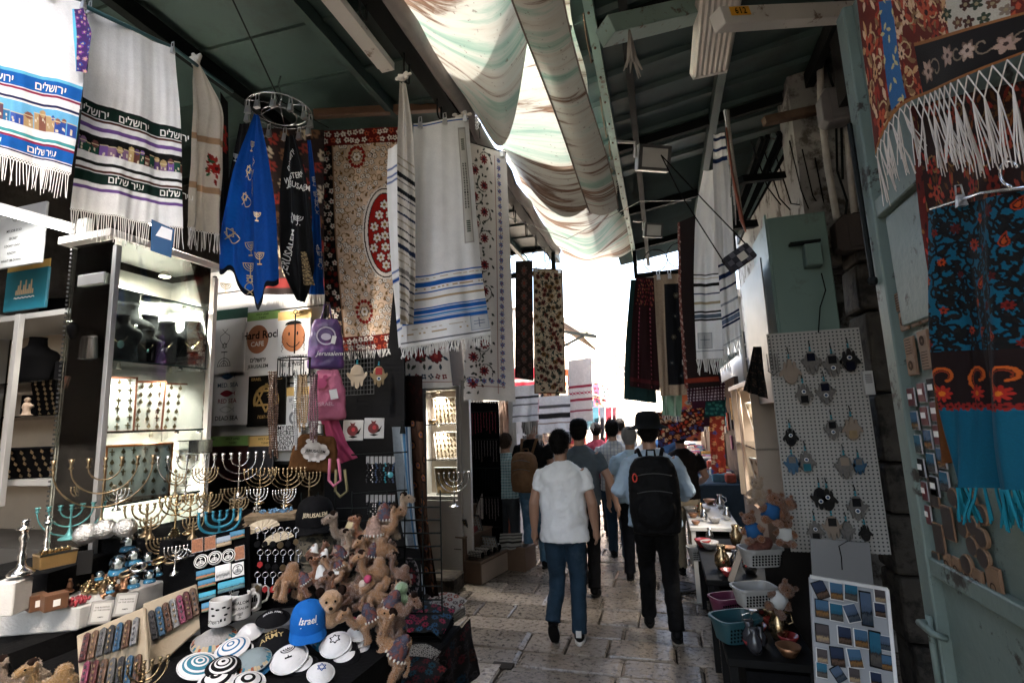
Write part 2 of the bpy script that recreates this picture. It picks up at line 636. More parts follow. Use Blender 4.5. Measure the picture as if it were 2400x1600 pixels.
def print_on(parent,S,name,mat,items,aspect,off=.002):
 b=MB()
 for it in items:
  if it[0]=='t':
   _,s,u,v,sz=it[:5]
   bold=it[5]if len(it)>5 else 0.0
   sh=it[6]if len(it)>6 else 0.0
   ro=it[7]if len(it)>7 else 0.0
   g,f=text_geo(s,sz,bold,sh)
   if len(g)==0:
    continue
   x=g[:,0]*math.cos(ro)-g[:,1]*math.sin(ro)
   y=g[:,0]*math.sin(ro)+g[:,1]*math.cos(ro)
   b.add(S(u+x/aspect,v-y,off),f)
  elif it[0]=='s':
   p=np.array(it[1],float)
   w=it[2]
   q=p*np.array((aspect,1.0))
   t=np.zeros_like(q)
   if len(q)>2:
    t[1:-1]=q[2:]-q[:-2]
   t[0],t[-1]=q[1]-q[0],q[-1]-q[-2]
   t/=np.maximum(np.linalg.norm(t,axis=1,keepdims=True),1e-9)
   nn=np.stack([-t[:,1],t[:,0]],1)*w/2
   k=len(q)
   e=np.concatenate([q+nn,q-nn])/np.array((aspect,1.0))
   b.add(S(e[:,0],e[:,1],off),[(i,i+1,k+i+1,k+i)for i in range(k-1)])
  else:
   p=np.array(it[1],float)
   b.add(S(p[:,0],p[:,1],off),[tuple(range(len(p)))])
 o=b.build(name,mat,parent)
 o["kind"]="stuff"
 return o
def circle_pts(cx,cy,rx,ry,n=24,a0=0,a1=2*math.pi):
 return[(cx+rx*math.cos(t),cy+ry*math.sin(t))for t in np.linspace(a0,a1,n)]
def menorah_items(cx,cy,s,asp,w):
 it=[('s',[(cx,cy-s*.5),(cx,cy+s*.45)],w),('s',[(cx-s*.25/asp,cy+s*.45),(cx+s*.25/asp,cy+s*.45)],w*1.6)]
 for r in(.17,.33,.5):
  it.append(('s',[(cx+r*s*math.cos(t)/asp,cy-s*.45+r*s*math.sin(t))for t in np.linspace(0,math.pi,14)],w))
 it.append(('s',[(cx-.55*s/asp,cy-s*.47),(cx+.55*s/asp,cy-s*.47)],w*.8))
 return it
def star_items(cx,cy,r,asp,w,ph=0.0):
 it=[]
 for k in(0,1):
  p=[(cx+r*math.sin(ph+k*math.pi+j*2.0944)/asp,cy-r*math.cos(ph+k*math.pi+j*2.0944))for j in range(4)]
  it+=[('s',[p[j],p[j+1]],w)for j in range(3)]
 return it
def fish_items(cx,cy,s,asp,w,vert=True):
 t=np.linspace(-.62,1,16)
 h=.28*np.sin(np.pi*(t+.62)/1.62*.98+.0)
 up=[(cx+hh*s/asp,cy-tt*s*.5)if vert else(cx+tt*s*.5/asp,cy+hh*s)for tt,hh in zip(t,np.where(t<-.3,(t+.3)*.5,h*np.clip((t+.3)*3,0,1)))]
 dn=[(2*cx-a,b)if vert else(a,2*cy-b)for a,b in up]
 return[('s',up,w),('s',dn,w)]
def blob_mesh(mb,name,voxel=.01,smooth=8,fac=.5,disp=None):
 o=mb.build(name,M("plain",(.5,.5,.5)))
 r=o.modifiers.new("r",'REMESH')
 r.mode,r.voxel_size,r.use_smooth_shade='VOXEL',voxel,True
 if smooth:
  sm=o.modifiers.new("s",'SMOOTH')
  sm.factor,sm.iterations=fac,smooth
 if disp:
  tx=bpy.data.textures.new(name+" relief",'CLOUDS')
  tx.noise_scale,tx.noise_depth=disp[1],3
  dm=o.modifiers.new("d",'DISPLACE')
  dm.texture,dm.strength,dm.mid_level,dm.texture_coords=tx,disp[0],.5,'LOCAL'
 COL.objects.unlink(o)
 me=bpy.data.meshes.new_from_object(workshop(o))
 bpy.data.objects.remove(o)
 me.name=name
 me.materials.clear()
 me.polygons.foreach_set("use_smooth",np.ones(len(me.polygons),bool))
 return me
def mesh_obj(name,me,mat,parent=None,loc=None,rot=None,scale=None):
 if len(me.materials)==0:
  for m in(mat if isinstance(mat,(list,tuple))else[mat]):
   me.materials.append(m)
 o=bpy.data.objects.new(name,me)
 COL.objects.link(o)
 if parent is not None:
  o.parent=parent
 if loc is not None:
  o.location=loc
 if rot is not None:
  o.rotation_euler=rot
 if scale is not None:
  o.scale=(scale,)*3 if np.isscalar(scale)else scale
 return o
FUR={}
def fuzz(o,n,length,width=.0016,lie=.6):
 me0=o.data
 key=(me0.name,n)
 if key not in FUR:
  k=len(me0.vertices)
  co,no=np.empty(k*3),np.empty(k*3)
  me0.vertices.foreach_get("co",co)
  me0.vertices.foreach_get("normal",no)
  q_=np.random.default_rng(5)
  i_=q_.integers(0,k,n)
  P,N_=co.reshape(-1,3)[i_]+q_.normal(0,.001,(n,3)),no.reshape(-1,3)[i_]
  D=N_+q_.normal(0,lie,(n,3))+np.array((0,0,-.35))
  D/=np.linalg.norm(D,axis=1,keepdims=True)
  W_=np.cross(D,q_.normal(0,1,(n,3)))
  W_/=np.maximum(np.linalg.norm(W_,axis=1,keepdims=True),1e-6)
  L_=length*q_.uniform(.5,1.2,(n,1))
  v=np.concatenate([P-W_*width,P+W_*width,P+D*L_])
  b=MB()
  b.add(v,[(j,j+n,j+2*n)for j in range(n)])
  f=b.build("pile",me0.materials[0])
  FUR[key]=f.data
  bpy.data.objects.remove(f)
 f=mesh_obj("pile",FUR[key],me0.materials[0],o)
 f["kind"]="stuff"
 return f
# ================================================================== THE SETTING
stone_pave=M("paving limestone",(.225,.19,.155),.2,var=.4,scale=4,bump=.6,bscale=30,world_co=True,rand=.4,dirt=(.085,.07,.058),dscale=24,dlo=.50,dhi=.62)
joint_mat=M("joint grime",(.035,.03,.026),.85,world_co=True,bump=.4)
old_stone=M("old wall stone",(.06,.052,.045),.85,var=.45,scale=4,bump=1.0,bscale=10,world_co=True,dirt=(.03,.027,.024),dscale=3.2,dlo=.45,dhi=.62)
plaster=M("peeling plaster",(.24,.23,.215),.85,var=.3,scale=3,bump=.9,bscale=9,world_co=True,dirt=(.07,.06,.05),dscale=5,dlo=.5,dhi=.6)
pale_stone=M("sunlit pale limestone",(.55,.5,.43),.85,var=.15,scale=2,bump=.4,bscale=12,world_co=True)
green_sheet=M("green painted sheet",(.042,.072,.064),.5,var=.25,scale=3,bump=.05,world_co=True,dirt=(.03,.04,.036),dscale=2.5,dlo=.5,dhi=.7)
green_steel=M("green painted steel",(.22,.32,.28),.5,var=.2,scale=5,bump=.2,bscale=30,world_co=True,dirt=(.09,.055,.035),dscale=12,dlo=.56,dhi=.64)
dark_steel=M("dark steel",(.022,.026,.025),.6,var=.3,world_co=True,bump=.2)
rusty=M("rusty steel",(.10,.065,.045),.8,var=.4,scale=14,bump=.4,world_co=True)
grey_wrap=M("grey wrapped pipe",(.24,.22,.21),.75,var=.25,scale=12,bump=.7,bscale=22,world_co=True)
shop_dark=M("dark shop interior",(.03,.026,.024),.9,var=.3,world_co=True)  # near-black colour holds the shade inside the shops
wood_dark=M("dark wood",(.10,.06,.038),.6,var=.35,scale=12,bump=.2,world_co=True)
white_paint=M("white paint worn",(.62,.60,.56),.55,var=.1,scale=6,bump=.15,world_co=True,dirt=(.22,.16,.12),dscale=9,dlo=.58,dhi=.64)
g=MB()
g.box((0,40,-.07),(60,120,.05))
ground=tag(g.build("ground",joint_mat),kind="structure")
def stone_mesh(seed):
 q=random.Random(seed)
 b=MB()
 n=4
 e=[0,.035,.965,1]
 vs=[]
 for i in range(n):
  for j in range(n):
   edge=i in(0,3)or j in(0,3)
   vs.append((e[j]-.5+(q.uniform(-.012,.012)if edge else 0),e[i]-.5+(q.uniform(-.02,.02)if edge else 0),(-.011 if edge else q.uniform(-.004,.004))))
 fs=[(i*n+j,i*n+j+1,(i+1)*n+j+1,(i+1)*n+j)for i in range(3)for j in range(3)]
 ring=[0,1,2,3,7,11,15,14,13,12,8,4]
 k=len(vs)
 vs+=[(vs[i][0],vs[i][1],-.06)for i in ring]
 fs+=[(ring[(i+1)%12],ring[i],k+i,k+(i+1)%12)for i in range(12)]
 b.add(vs,fs)
 o=b.build("paving_stone",stone_pave)
 me=o.data
 bpy.data.objects.remove(o)
 return me
stone_meshes=[stone_mesh(i)for i in range(10)]
y=3.3
q=random.Random(5)
nst=0
while y<15:
 dy=q.uniform(.25,.37)if y<9 else q.uniform(.35,.5)
 x=-2.75+q.uniform(-.3,0)
 while x<1.35:
  dx=q.choice((.38,.5,.6,.72,.85,.34))*q.uniform(.9,1.1)
  if nst<298:
   o=bpy.data.objects.new("paving_stone",q.choice(stone_meshes))
   COL.objects.link(o)
   o.parent=ground
   o.location=(x+dx/2,y+dy/2,q.uniform(-.005,.005))
   o.rotation_euler=(q.uniform(-.007,.007),q.uniform(-.006,.006),q.uniform(-.012,.012)+(math.pi if q.random()<.5 else 0))
   o.scale=(dx-.013,dy-.013,1)
   nst+=1
  x+=dx
 y+=dy
g=MB()
g.box((-.7,12,-.02),(5,24,.03))
far_road=g.build("pavement",M("far paving",(.33,.29,.24),.6,world_co=True,var=.3,scale=3))
far_road.location.y=y
tag(far_road,kind="structure")
g=MB()
g.box((-.7,0,-.02),(5,6.6,.03))
tag(g.build("pavement",M("far paving"),loc=(0,-.05,0)),kind="structure")
b=MB()
b.lathe([(.17,0),(.17,.012),(.15,.014),(.148,.008),(.10,.008),(.098,.013),(.05,.013),(.048,.008),(.0,.008)],24)
c0=at(1598,1375,z=.01)
tag(b.build("manhole_cover",M("cast iron",(.05,.05,.052),.45,.6,world_co=True,bump=.3),loc=c0),"round ribbed iron manhole cover set in the paving","manhole cover")
b=MB()
b.box((0,0,0),(.16,.09,.02))
tag(b.build("drain_cover",joint_mat,loc=at(1178,1560,z=-.004)),"small dark rectangular drain cover sunk in the paving","drain cover")
def wall_thing(name,boxes,mat,label,cat="building",bevel=0):
 b=MB()
 for c,s in boxes:
  b.box(c,s)
 return tag(b.build(name,mat,bevel=bevel),label,cat)
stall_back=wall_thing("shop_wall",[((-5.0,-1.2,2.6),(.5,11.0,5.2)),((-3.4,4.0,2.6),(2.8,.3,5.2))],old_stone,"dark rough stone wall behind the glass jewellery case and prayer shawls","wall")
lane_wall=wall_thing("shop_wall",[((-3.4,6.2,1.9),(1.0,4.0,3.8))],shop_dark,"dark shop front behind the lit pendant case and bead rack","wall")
right_wall=wall_thing("stone_wall",[((1.75,4.38,4.07),(1.2,.36,2.46)),((1.75,6.6,2.6),(.9,3.8,5.3))],plaster,"flaking plastered stone wall above the green meter cabinet","wall")
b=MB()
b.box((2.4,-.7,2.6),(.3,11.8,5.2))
b.box((2.0,4.45,1.4),(.9,.3,2.8))  # solid black box in place of the shaded doorway
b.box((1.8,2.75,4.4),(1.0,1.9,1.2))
tag(b.build("shop_wall",shop_dark),"shop doorway with its shade painted black between the pegboard and the green metal door","wall")
b=MB()
b.box((-1.3,-5.3,4.5),(7.6,2.4,.1))
b.box((-1.3,-6.4,4.9),(7.6,.3,1.0))
tag(b.build("light_blocker",old_stone),"added unseen slab blocking sky light behind the viewer","light_blocker")  # added out of view to cut sky light from behind
jamb=thing("stone_jamb","rough stone door jamb standing beside the hand-charm pegboard","door jamb")
zz=0.0
k=0
jm=M("jamb stone",(.055,.048,.04),.9,var=.5,scale=7,bump=1.0,bscale=16,world_co=True,dirt=(.02,.018,.016),dscale=6,dlo=.48,dhi=.6)
while zz<2.9:
 h=q.uniform(.3,.55)
 b=MB()
 b.box((0,0,0),(.13+q.uniform(-.03,.03),.32,h-.015),taper=.93)
 o=b.build("stone",jm,jamb,bevel=.025,seg=2,loc=(1.40+q.uniform(-.02,.02),4.02,zz+h/2))
 o.rotation_euler=(0,q.uniform(-.02,.02),q.uniform(-.08,.08))
 zz+=h
def far_house(name,x0,x1,y0,y1,h,label,wins):
 t=thing(name,label,"building",((x0+x1)/2,y0,0))
 b=MB()
 b.box((0,(y1-y0)/2,h/2),(x1-x0,y1-y0,h))
 b.build("wall",pale_stone,t)
 b=MB()
 b.box((0,(y1-y0)/2,h+.06),(x1-x0+.12,y1-y0+.12,.12))
 b.build("roof_parapet",pale_stone,t)
 for(wx,wz,ww,wh)in wins:
  f=MB()
  f.box((wx,-.02,wz),(ww,.06,wh))
  fo=f.build("window",M("window dark",(.12,.12,.12),.3),t)
  l=MB()
  for i in range(5):
   l.box((wx-ww/2+ww*i/4,-.06,wz),(.035,.03,wh))
   l.box((wx,-.065,wz-wh/2+wh*i/4),(ww,.02,.035))
  lo=l.build("lattice",pale_stone,fo)
 return t
far_house("lane_house",-3.9,.2,20,24,5.4,"pale sunlit stone house closing the far end of the lane",[(.45,3.7,.55,.9),(1.35,3.7,.55,.9),(-.6,3.6,.5,.8)])
far_house("lane_house",-6.5,-2.5,9.2,19.9,3.9,"low pale stone house behind the corrugated awning",[])
far_house("lane_house",1.25,6,8.7,30,3.6,"pale stone house beyond the end of the sheet-metal roof",[(-2.0,2.6,.7,.9)])
roofL=thing("stall_roof","flat green sheet-metal canopy over the left stalls with bent wire hooks","roof",(-2.4,3.2,4.25))
pm=None
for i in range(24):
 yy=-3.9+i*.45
 if-.9<yy<.55:  # unseen gap added in the panels to let sky light onto the shawls
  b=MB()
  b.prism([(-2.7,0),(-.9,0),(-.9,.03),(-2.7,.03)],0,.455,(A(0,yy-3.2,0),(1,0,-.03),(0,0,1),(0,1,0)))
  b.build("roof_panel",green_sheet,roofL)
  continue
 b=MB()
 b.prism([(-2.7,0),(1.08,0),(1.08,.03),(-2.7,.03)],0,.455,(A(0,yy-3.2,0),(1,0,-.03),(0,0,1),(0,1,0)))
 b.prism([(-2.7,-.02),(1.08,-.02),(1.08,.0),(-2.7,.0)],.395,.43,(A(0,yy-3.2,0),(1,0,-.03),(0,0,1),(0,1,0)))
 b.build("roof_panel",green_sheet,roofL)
b=MB()
b.box((.60,0,-.08),(.05,8,.09))
b.build("purlin",green_sheet,roofL)
b=MB()
b.box((-.3,0,-.09),(.06,8,.10))
b.build("purlin",dark_steel,roofL)
b=MB()
b.box((1.06,.1,-.07),(.05,8.2,.13))
b.box((1.01,.1,-.12),(.08,8.2,.012))
b.build("edge_beam",dark_steel,roofL)
for i in range(11):
 yy=-1.05+i*.5
 b=MB()
 L=q.uniform(.16,.3)
 wd=.07
 pts=[(1.0,yy,-.05),(1.0,yy,-.12-L*.6)]+[(1.0,yy+wd/2-wd/2*math.cos(t),-.12-L*.6-.5*wd*math.sin(t))for t in np.linspace(.2,math.pi,7)]+[(1.0,yy+wd,-.12-L*.15)]
 b.tube(pts,.006,6)
 b.build("wire_hook",dark_steel,roofL,smooth=True)
b=MB()
b.box((.86,-1.0,-.16),(.09,1.0,.05))
b.box((.80,-1.0,-.10),(.03,1.0,.10))
b.build("lamp_batten",white_paint,roofL)
def end_truss(name,label,x0,x1,y0,z0,z1,rings,drop):
 t=thing(name,label,"truss",(x0,y0,z0))
 b=MB()
 b.bar((0,0,0),(x1-x0,0,0),.05,.07)
 b.build("bottom_chord",dark_steel,t)
 b=MB()
 b.bar((0,0,z1-z0),(x1-x0,0,z1-z0+drop),.05,.07)
 b.build("top_chord",dark_steel,t)
 for xx in(0,x1-x0):
  b=MB()
  b.bar((xx,0,-.03),(xx,0,z1-z0+(drop if xx else 0)),.05)
  b.build("post",dark_steel,t)
 for rx,rz,rr in rings:
  b=MB()
  b.tube([(rx+rr*math.cos(a),0,rz+rr*math.sin(a))for a in np.linspace(0,6.283,24,endpoint=False)],.008,5,closed=True)
  b.build("ring",dark_steel,t,smooth=True)
 return t
end_truss("roof_truss","dark steel truss with thin rings under the far end of the flat canopy",-2.3,-1.32,6.9,3.85,4.2,[(.15,.18,.15),(.46,.18,.15),(.77,.18,.15)],0)
end_truss("roof_truss","dark steel truss with thin rings under the sloping corrugated roof",-.22,1.1,7.3,3.75,4.2,[(.28,.2,.16),(.62,.24,.18),(.98,.3,.2)],.55)
b=MB()
pts=[(-1.28+.012*math.sin(i*1.7),-.5+i*.25,4.16+.012*math.cos(i*1.3))for i in range(31)]
b.tube(pts,[.052+.005*math.sin(i*2.3)for i in range(31)],12)
tag(b.build("roof_pipe",grey_wrap,smooth=True),"long grey cloth-wrapped pipe running along the edge of the awning","pipe")
SL=.14
roofR=thing("stall_roof","sloping green ribbed metal roof with steel beams over the right stalls","roof",(-.2,3.5,4.22))
ex=A(1,0,SL)
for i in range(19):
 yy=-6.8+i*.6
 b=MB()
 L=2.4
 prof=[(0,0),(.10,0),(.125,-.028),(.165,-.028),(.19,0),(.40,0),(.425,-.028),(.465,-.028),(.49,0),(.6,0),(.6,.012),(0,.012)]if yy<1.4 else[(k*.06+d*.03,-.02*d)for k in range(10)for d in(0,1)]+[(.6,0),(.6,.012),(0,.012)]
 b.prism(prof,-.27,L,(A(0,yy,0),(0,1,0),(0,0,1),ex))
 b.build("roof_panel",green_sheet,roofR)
for xx,w_,h_,m_ in((.16,.05,.10,dark_steel),(.80,.06,.10,green_sheet),(1.5,.06,.12,dark_steel)):
 b=MB()
 b.box((xx,0,xx*SL-.03-h_/2),(w_,9.2,h_))
 b.build("beam",m_,roofR)
for yy in(-.6,.9,2.4,3.75):
 b=MB()
 b.bar((0,yy,-.06),(2.0,yy,2.0*SL-.06),.05,.08)
 b.build("rafter",dark_steel,roofR)
gut=thing("gutter","pale green rusty gutter plate along the edge of the sloping roof","gutter",(-.2,3.5,4.2))
b=MB()
b.box((-.03,0,-.02),(.055,9.2,.11))
b.build("face_plate",green_steel,gut)
for i in range(22):
 b=MB()
 b.lathe([(.008,0),(.008,.008),(.003,.012)],6,(0,0,0),rot=rotm(RAD(180)))
 b.build("rivet",rusty,gut,loc=(-.035,-2.6+i*.3,-.076))
for i,(yy,L)in enumerate(((-.75,.42),(.1,.55),(.75,.3))):
 b=MB()
 b.tube([(-.07,yy,-.03),(-.075,yy+L*.3,-.06),(-.08,yy+L,-.05),(-.07,yy+L+.02,-.02)],.006,5)
 b.build("wire_loop",rusty,gut)
b=MB()
b.bar(at(1418,75,2.75),at(1660,18,3.05),.13,.10)
cb=tag(b.build("cross_beam",green_steel,bevel=.004),"pale green rusted cross beam with a torn rag hanging from it","beam")
b=MB()
p0=at(1475,70,2.75)
for k in range(9):
 a=q.uniform(0,6.28)
 pts=[p0+A(0,0,0),p0+A(.01*math.cos(a),.01*math.sin(a),-.08),p0+A(.02*math.cos(a),.02*math.sin(a),-.17),p0+A(.05*math.cos(a),.05*math.sin(a),-.22-.05*q.random())]
 b.tube(pts,[.006,.007,.009,.003],5)
tag(b.build("rag",M("dirty rag",(.35,.33,.3),.95,bump=.5),smooth=True),"torn dirty rag knotted round the pale green cross beam","rag")
wb=thing("number_beam","worn white timber beam carrying a yellow number plate reading 612","beam")
pL,pR=at(1680,48,2.35),at(2025,28,2.75)
b=MB()
b.bar(pL,pR,.07,.085)
b.build("timber",white_paint,wb,bevel=.004)
dx=unit(pR-pL)
nz=unit(np.cross(dx,(0,0,1)))
upb=np.cross(nz,dx)
pc=pL+dx*.115+nz*.037+upb*.012
b=MB()
b.prism([(-.062,-.021),(.062,-.021),(.062,.021),(-.062,.021)],0,.002,(pc,dx,upb,nz))
b.build("number_plate",M("yellow enamel",(.75,.36,.03),.45),wb)
lettering([("612",0,-.0145,.042,.02,0,1.25)],"number",M("black print",(.012,.012,.012),.6),wb,(pc,dx,upb,nz),.004)
fl=thing("strip_lamp","white ribbed fluorescent strip lamp hung under the sloping roof","lamp",at(1663,158,3.45),(0,0,0),None,1.27)
b=MB()
prof=[(-.10,.0)]+[(-.085+.17*i/14,-.035-(.006 if i%2 else 0))for i in range(15)]+[(.10,0),(.09,.03),(-.09,.03)]
b.prism(prof,0,-1.25,((0,0,0),(1,0,0),(0,0,1),(0,1,0)))
b.build("diffuser",M("old diffuser",(.66,.63,.57),.35,trans=.15),fl)
b=MB()
b.box((0,-.6,.05),(.16,1.22,.04))
b.build("housing",M("lamp housing",(.55,.53,.5),.5),fl)
b=MB()
b.prism([(-.1,0),(-.085,-.04),(.085,-.04),(.1,0),(.09,.033),(-.09,.033)],0,.02,((0,.02,0),(1,0,0),(0,0,1),(0,-1,0)))
b.build("end_cap",M("lamp housing"),fl)
def floodlight(label,px,py,d,s,rz):
 t=thing("floodlight",label,"floodlight",at(px,py,d),(RAD(18),0,rz),"floodlights under the sloping roof",s)
 b=MB()
 b.box((0,0,0),(.24,.05,.17),taper=1.0)
 b.box((0,.045,0),(.18,.04,.12))
 b.build("housing",M("floodlight grey",(.42,.42,.41),.4,.3),t,bevel=.006)
 b=MB()
 for c,s_ in(((-.105,-.028,0),(.025,.012,.165)),((.105,-.028,0),(.025,.012,.165)),((0,-.028,.073),(.235,.012,.02)),((0,-.028,-.073),(.235,.012,.02))):
  b.box(c,s_)
 b.build("bezel",M("floodlight rim",(.08,.08,.08),.4),t)
 b=MB()
 b.box((0,-.0285,0),(.19,.006,.13))
 b.build("lens",M("floodlight lens",(.5,.5,.48),.12),t)
 b=MB()
 b.tube([(-.13,0,0),(-.13,.02,.1),(-.25,.03,.1)],.011,6)
 b.build("bracket",M("floodlight grey"),t)
 return t
floodlight("larger grey floodlight on an arm from the gutter beam",1530,372,3.5,1.0,RAD(28))
floodlight("small white floodlight farther along, above the hanging dresses",1530,540,5.6,.9,RAD(28))
def awning_mat():
 m=bpy.data.materials.new("striped awning cloth")
 nt,N,L,B=nodes_of(m)
 tc=N.new("ShaderNodeTexCoord")
 mp=N.new("ShaderNodeMapping")
 mp.inputs["Scale"].default_value=(.35,3.2,.35)
 L.new(tc.outputs["Object"],mp.inputs[0])
 no=N.new("ShaderNodeTexNoise")
 no.inputs["Scale"].default_value=1.6
 no.inputs["Detail"].default_value=7
 no.inputs["Roughness"].default_value=.62
 no.inputs["Distortion"].default_value=.5
 L.new(mp.outputs[0],no.inputs["Vector"])
 cr=N.new("ShaderNodeValToRGB")
 e=cr.color_ramp.elements
 e[0].position,e[0].color=.25,(.16,.33,.27,1)
 e[1].position,e[1].color=.80,(.62,.60,.54,1)
 for p,c in((.38,(.40,.55,.47,1)),(.46,(.66,.67,.61,1)),(.54,(.62,.60,.53,1)),(.60,(.17,.095,.06,1)),(.66,(.36,.25,.18,1))):
  x=e.new(p)
  x.color=c
 L.new(no.outputs["Fac"],cr.inputs[0])
 n2=N.new("ShaderNodeTexNoise")
 n2.inputs["Scale"].default_value=38
 n2.inputs["Detail"].default_value=3
 L.new(tc.outputs["Object"],n2.inputs["Vector"])
 mr=N.new("ShaderNodeMapRange")
 mr.inputs[1].default_value=.66
 mr.inputs[2].default_value=.72
 mr.inputs[4].default_value=.6
 L.new(n2.outputs["Fac"],mr.inputs[0])
 mx=N.new("ShaderNodeMix")
 mx.data_type='RGBA'
 mx.inputs[7].default_value=(.16,.11,.08,1)
 L.new(mr.outputs[0],mx.inputs[0])
 L.new(cr.outputs[0],mx.inputs[6])
 L.new(mx.outputs[2],B.inputs["Base Color"])
 B.inputs["Roughness"].default_value=.9
 tr=N.new("ShaderNodeBsdfTranslucent")
 L.new(mx.outputs[2],tr.inputs[0])
 ms=N.new("ShaderNodeMixShader")
 ms.inputs[0].default_value=.040
 L.new(B.outputs[0],ms.inputs[1])
 L.new(tr.outputs[0],ms.inputs[2])
 L.new(ms.outputs[0],N["Material Output"].inputs[0])
 return m
aw=awning_mat()
def awning(label,fn,nu=50,nv=70,thick=0):
 u,v=np.meshgrid(np.linspace(0,1,nu),np.linspace(0,1,nv))
 class S_:
  pass
 P=fn(u,v)
 o=sheet_obj("awning_cloth",lambda a,b_:P,aw,(nu,nv))
 return tag(o,label,"awning","cloth awnings slung over the lane")
def sheetA(u,v):
 x=-1.24+u*(1.0-.25*v)
 y=.5+v*(2.95-1.0*u**1.5)
 sag=(.10+.42*v**2.5)*np.sin(np.pi*np.clip(u*.96+.02,0,1))**1.2
 z=4.2-sag+.015*np.sin(9*u+14*v)*v
 return np.stack([x,y,z],-1)
def sheetB(u,v):
 x=-1.22+u*(.93-.12*v+.02*np.sin(v*17))
 y0_=2.95-.95*u**1.5
 y=y0_+v*(4.75-y0_)+.25*np.sin(np.pi*u)*v
 sag=(.08+.36*v**2)*np.sin(np.pi*np.clip(u*.8,0,1))
 z=4.27-sag-.10*(u**6)*v+.012*np.sin(7*u+9*v)
 return np.stack([x,y,z],-1)
def sheetC(u,v):
 x=-1.24+u*.98
 y=4.2+v*3.2
 sag=(.10+.22*np.sin(np.pi*v))*np.sin(np.pi*u)+.10*v
 z=4.26-sag+.02*np.sin(11*u+8*v)+.03*np.sin(5*v*3.1)
 return np.stack([x,y,z],-1)
def sheetD(u,v):
 x=-.62+.10*v+u*(.26+.02*np.sin(v*9))
 y=.9+v*3.75
 z=4.02-.30*v**1.6-.05*np.sin(np.pi*u)+.015*np.sin(12*v)
 return np.stack([x,y,z],-1)
awning("nearest awning cloth with a scalloped hem swagged from the pipe",sheetA)
awning("broad brown and mint striped awning cloth with a free outer edge",sheetB)
awning("farthest awning cloth at the bright end of the roof gap",sheetC)
def sheetE(u,v):
 return np.stack([-1.24+u*.98,-4.2+v*2.9,4.24-.15*np.sin(np.pi*u)+.02*np.sin(9*v)],-1)
awning("added unseen awning cloth dimming the lane behind the viewer",sheetE,20,30)  # cloth added behind the viewer to hold back overhead light
awning("narrow doubled grey-brown strip of cloth hanging below the broad awning",sheetD,16,60)
b=MB()
vv=np.linspace(0,1,50)
for f_,u_ in((sheetD,0.0),(sheetD,1.0)):
 b.tube(f_(np.full(50,u_),vv)+A(0,0,-.004),.005,5)
tag(b.build("hem_cord",M("hem cord",(.25,.2,.17),.9)),"pair of stitched hem cords edging the doubled awning strip","cord")
fa=thing("corrugated_awning","pale corrugated lean-to roof with wooden slats farther down the lane","awning",(-2.0,9.2,3.75))
b=MB()
prof=[(k*.12+d*.06,.03*d)for k in range(22)for d in(0,1)]+[(2.64,0),(2.64,-.02),(0,-.02)]
b.prism(prof,0,1.15,((0,0,.15),(0,1,0),(0,0,1),(.82,0,-.55)))
b.build("sheet",M("pale corrugate",(.42,.46,.43),.5,world_co=True),fa)
for i in range(8):
 b=MB()
 b.bar((.05,.1+i*.35,.0),(.62,.1+i*.35,-.42),.04,.05)
 b.build("slat",wood_dark,fa)
b=MB()
b.bar((.0,0,-.3),(.95,0,-.52),.05)
b.bar((.0,0,-.8),(.8,0,-.45),.04)
b.build("bracket",dark_steel,fa)
b=MB()
b.tube([at(1180,505,4.6),at(1330,560,6.0),at(1500,472,5.2),at(1620,470,4.4)],.004,5)
tag(b.build("overhead_wire",M("white flex",(.5,.48,.45),.7)),"thin pale wire strung across the lane below the awnings","wire")
# ================================================================== HANGING TEXTILES
WHT=A(.86,.86,.85)
CRM=A(.60,.54,.45)
gold_print=M("gold print",(.62,.47,.24),.4,.3)
white_print=M("white print",(.75,.74,.70),.7)
black_print=M("black print",(.012,.012,.012),.6)
steel_clip=M("steel clip",(.55,.55,.56),.3,.9)
chrome=M("chrome wire",(.6,.6,.62),.22,1.0)
white_yarn=M("white yarn",(.72,.7,.66),.9)
def clip(parent,p,s=1.0,mat=None):
 b=MB()
 b.box((0,0,-.012),(.022,.014,.03),taper=.7)
 b.tube([(-.008,0,.004),(-.006,0,.03),(.006,0,.03),(.008,0,.004)],.0022,5)
 return b.build("clip",mat or steel_clip,parent,loc=p,scale=s)
def city(c,v0,v1,pal,seed):
 g=random.Random(seed)
 y0,y1=v0*c.h,v1*c.h
 H_=y1-y0
 x=-.02
 while x<c.w+.02:
  w=g.uniform(.022,.042)
  h=H_*g.uniform(.55,.95)
  col=g.choice(pal)
  c.rect(x,y1-h,x+w,y1,col)
  if g.random()<.4:
   c.ell(x+w/2,y1-h,w*.45,w*.45,g.choice(pal))
  c.rect(x,y1-h,x+w,y1-h+.004,A(.7,.58,.35))
  for _ in range(2):
   wx,wy=x+g.uniform(.2,.7)*w,y1-h*g.uniform(.2,.75)
   c.rect(wx,wy,wx+.006,wy+.012,A(.75,.68,.5))
  x+=w+.001
b=MB()
b.tube([at(-120,-130,1.9),at(205,18,2.1),at(408,114,2.45),at(545,215,3.0)],.009,8)
tag(b.build("hanging_rod",M("green enamel rod",(.03,.09,.10),.4),smooth=True),"thin dark green rod carrying the prayer shawls above the glass case","rod")
c=Canvas(.52,.82,260,WHT)
TQ,BL,CR,NV=hx('5fb6d6'),hx('0d5aa8'),hx('8a2344'),hx('151a4e')
for v0,v1,k in((.495,.515,TQ),(.515,.592,BL),(.597,.610,CR),(.652,.668,NV),(.675,.80,hx('6db7e0')),(.846,.862,hx('3f9a9c')),(.872,.885,CR),(.887,.952,BL),(.957,.968,NV)):
 c.bandv(v0,v1,k)
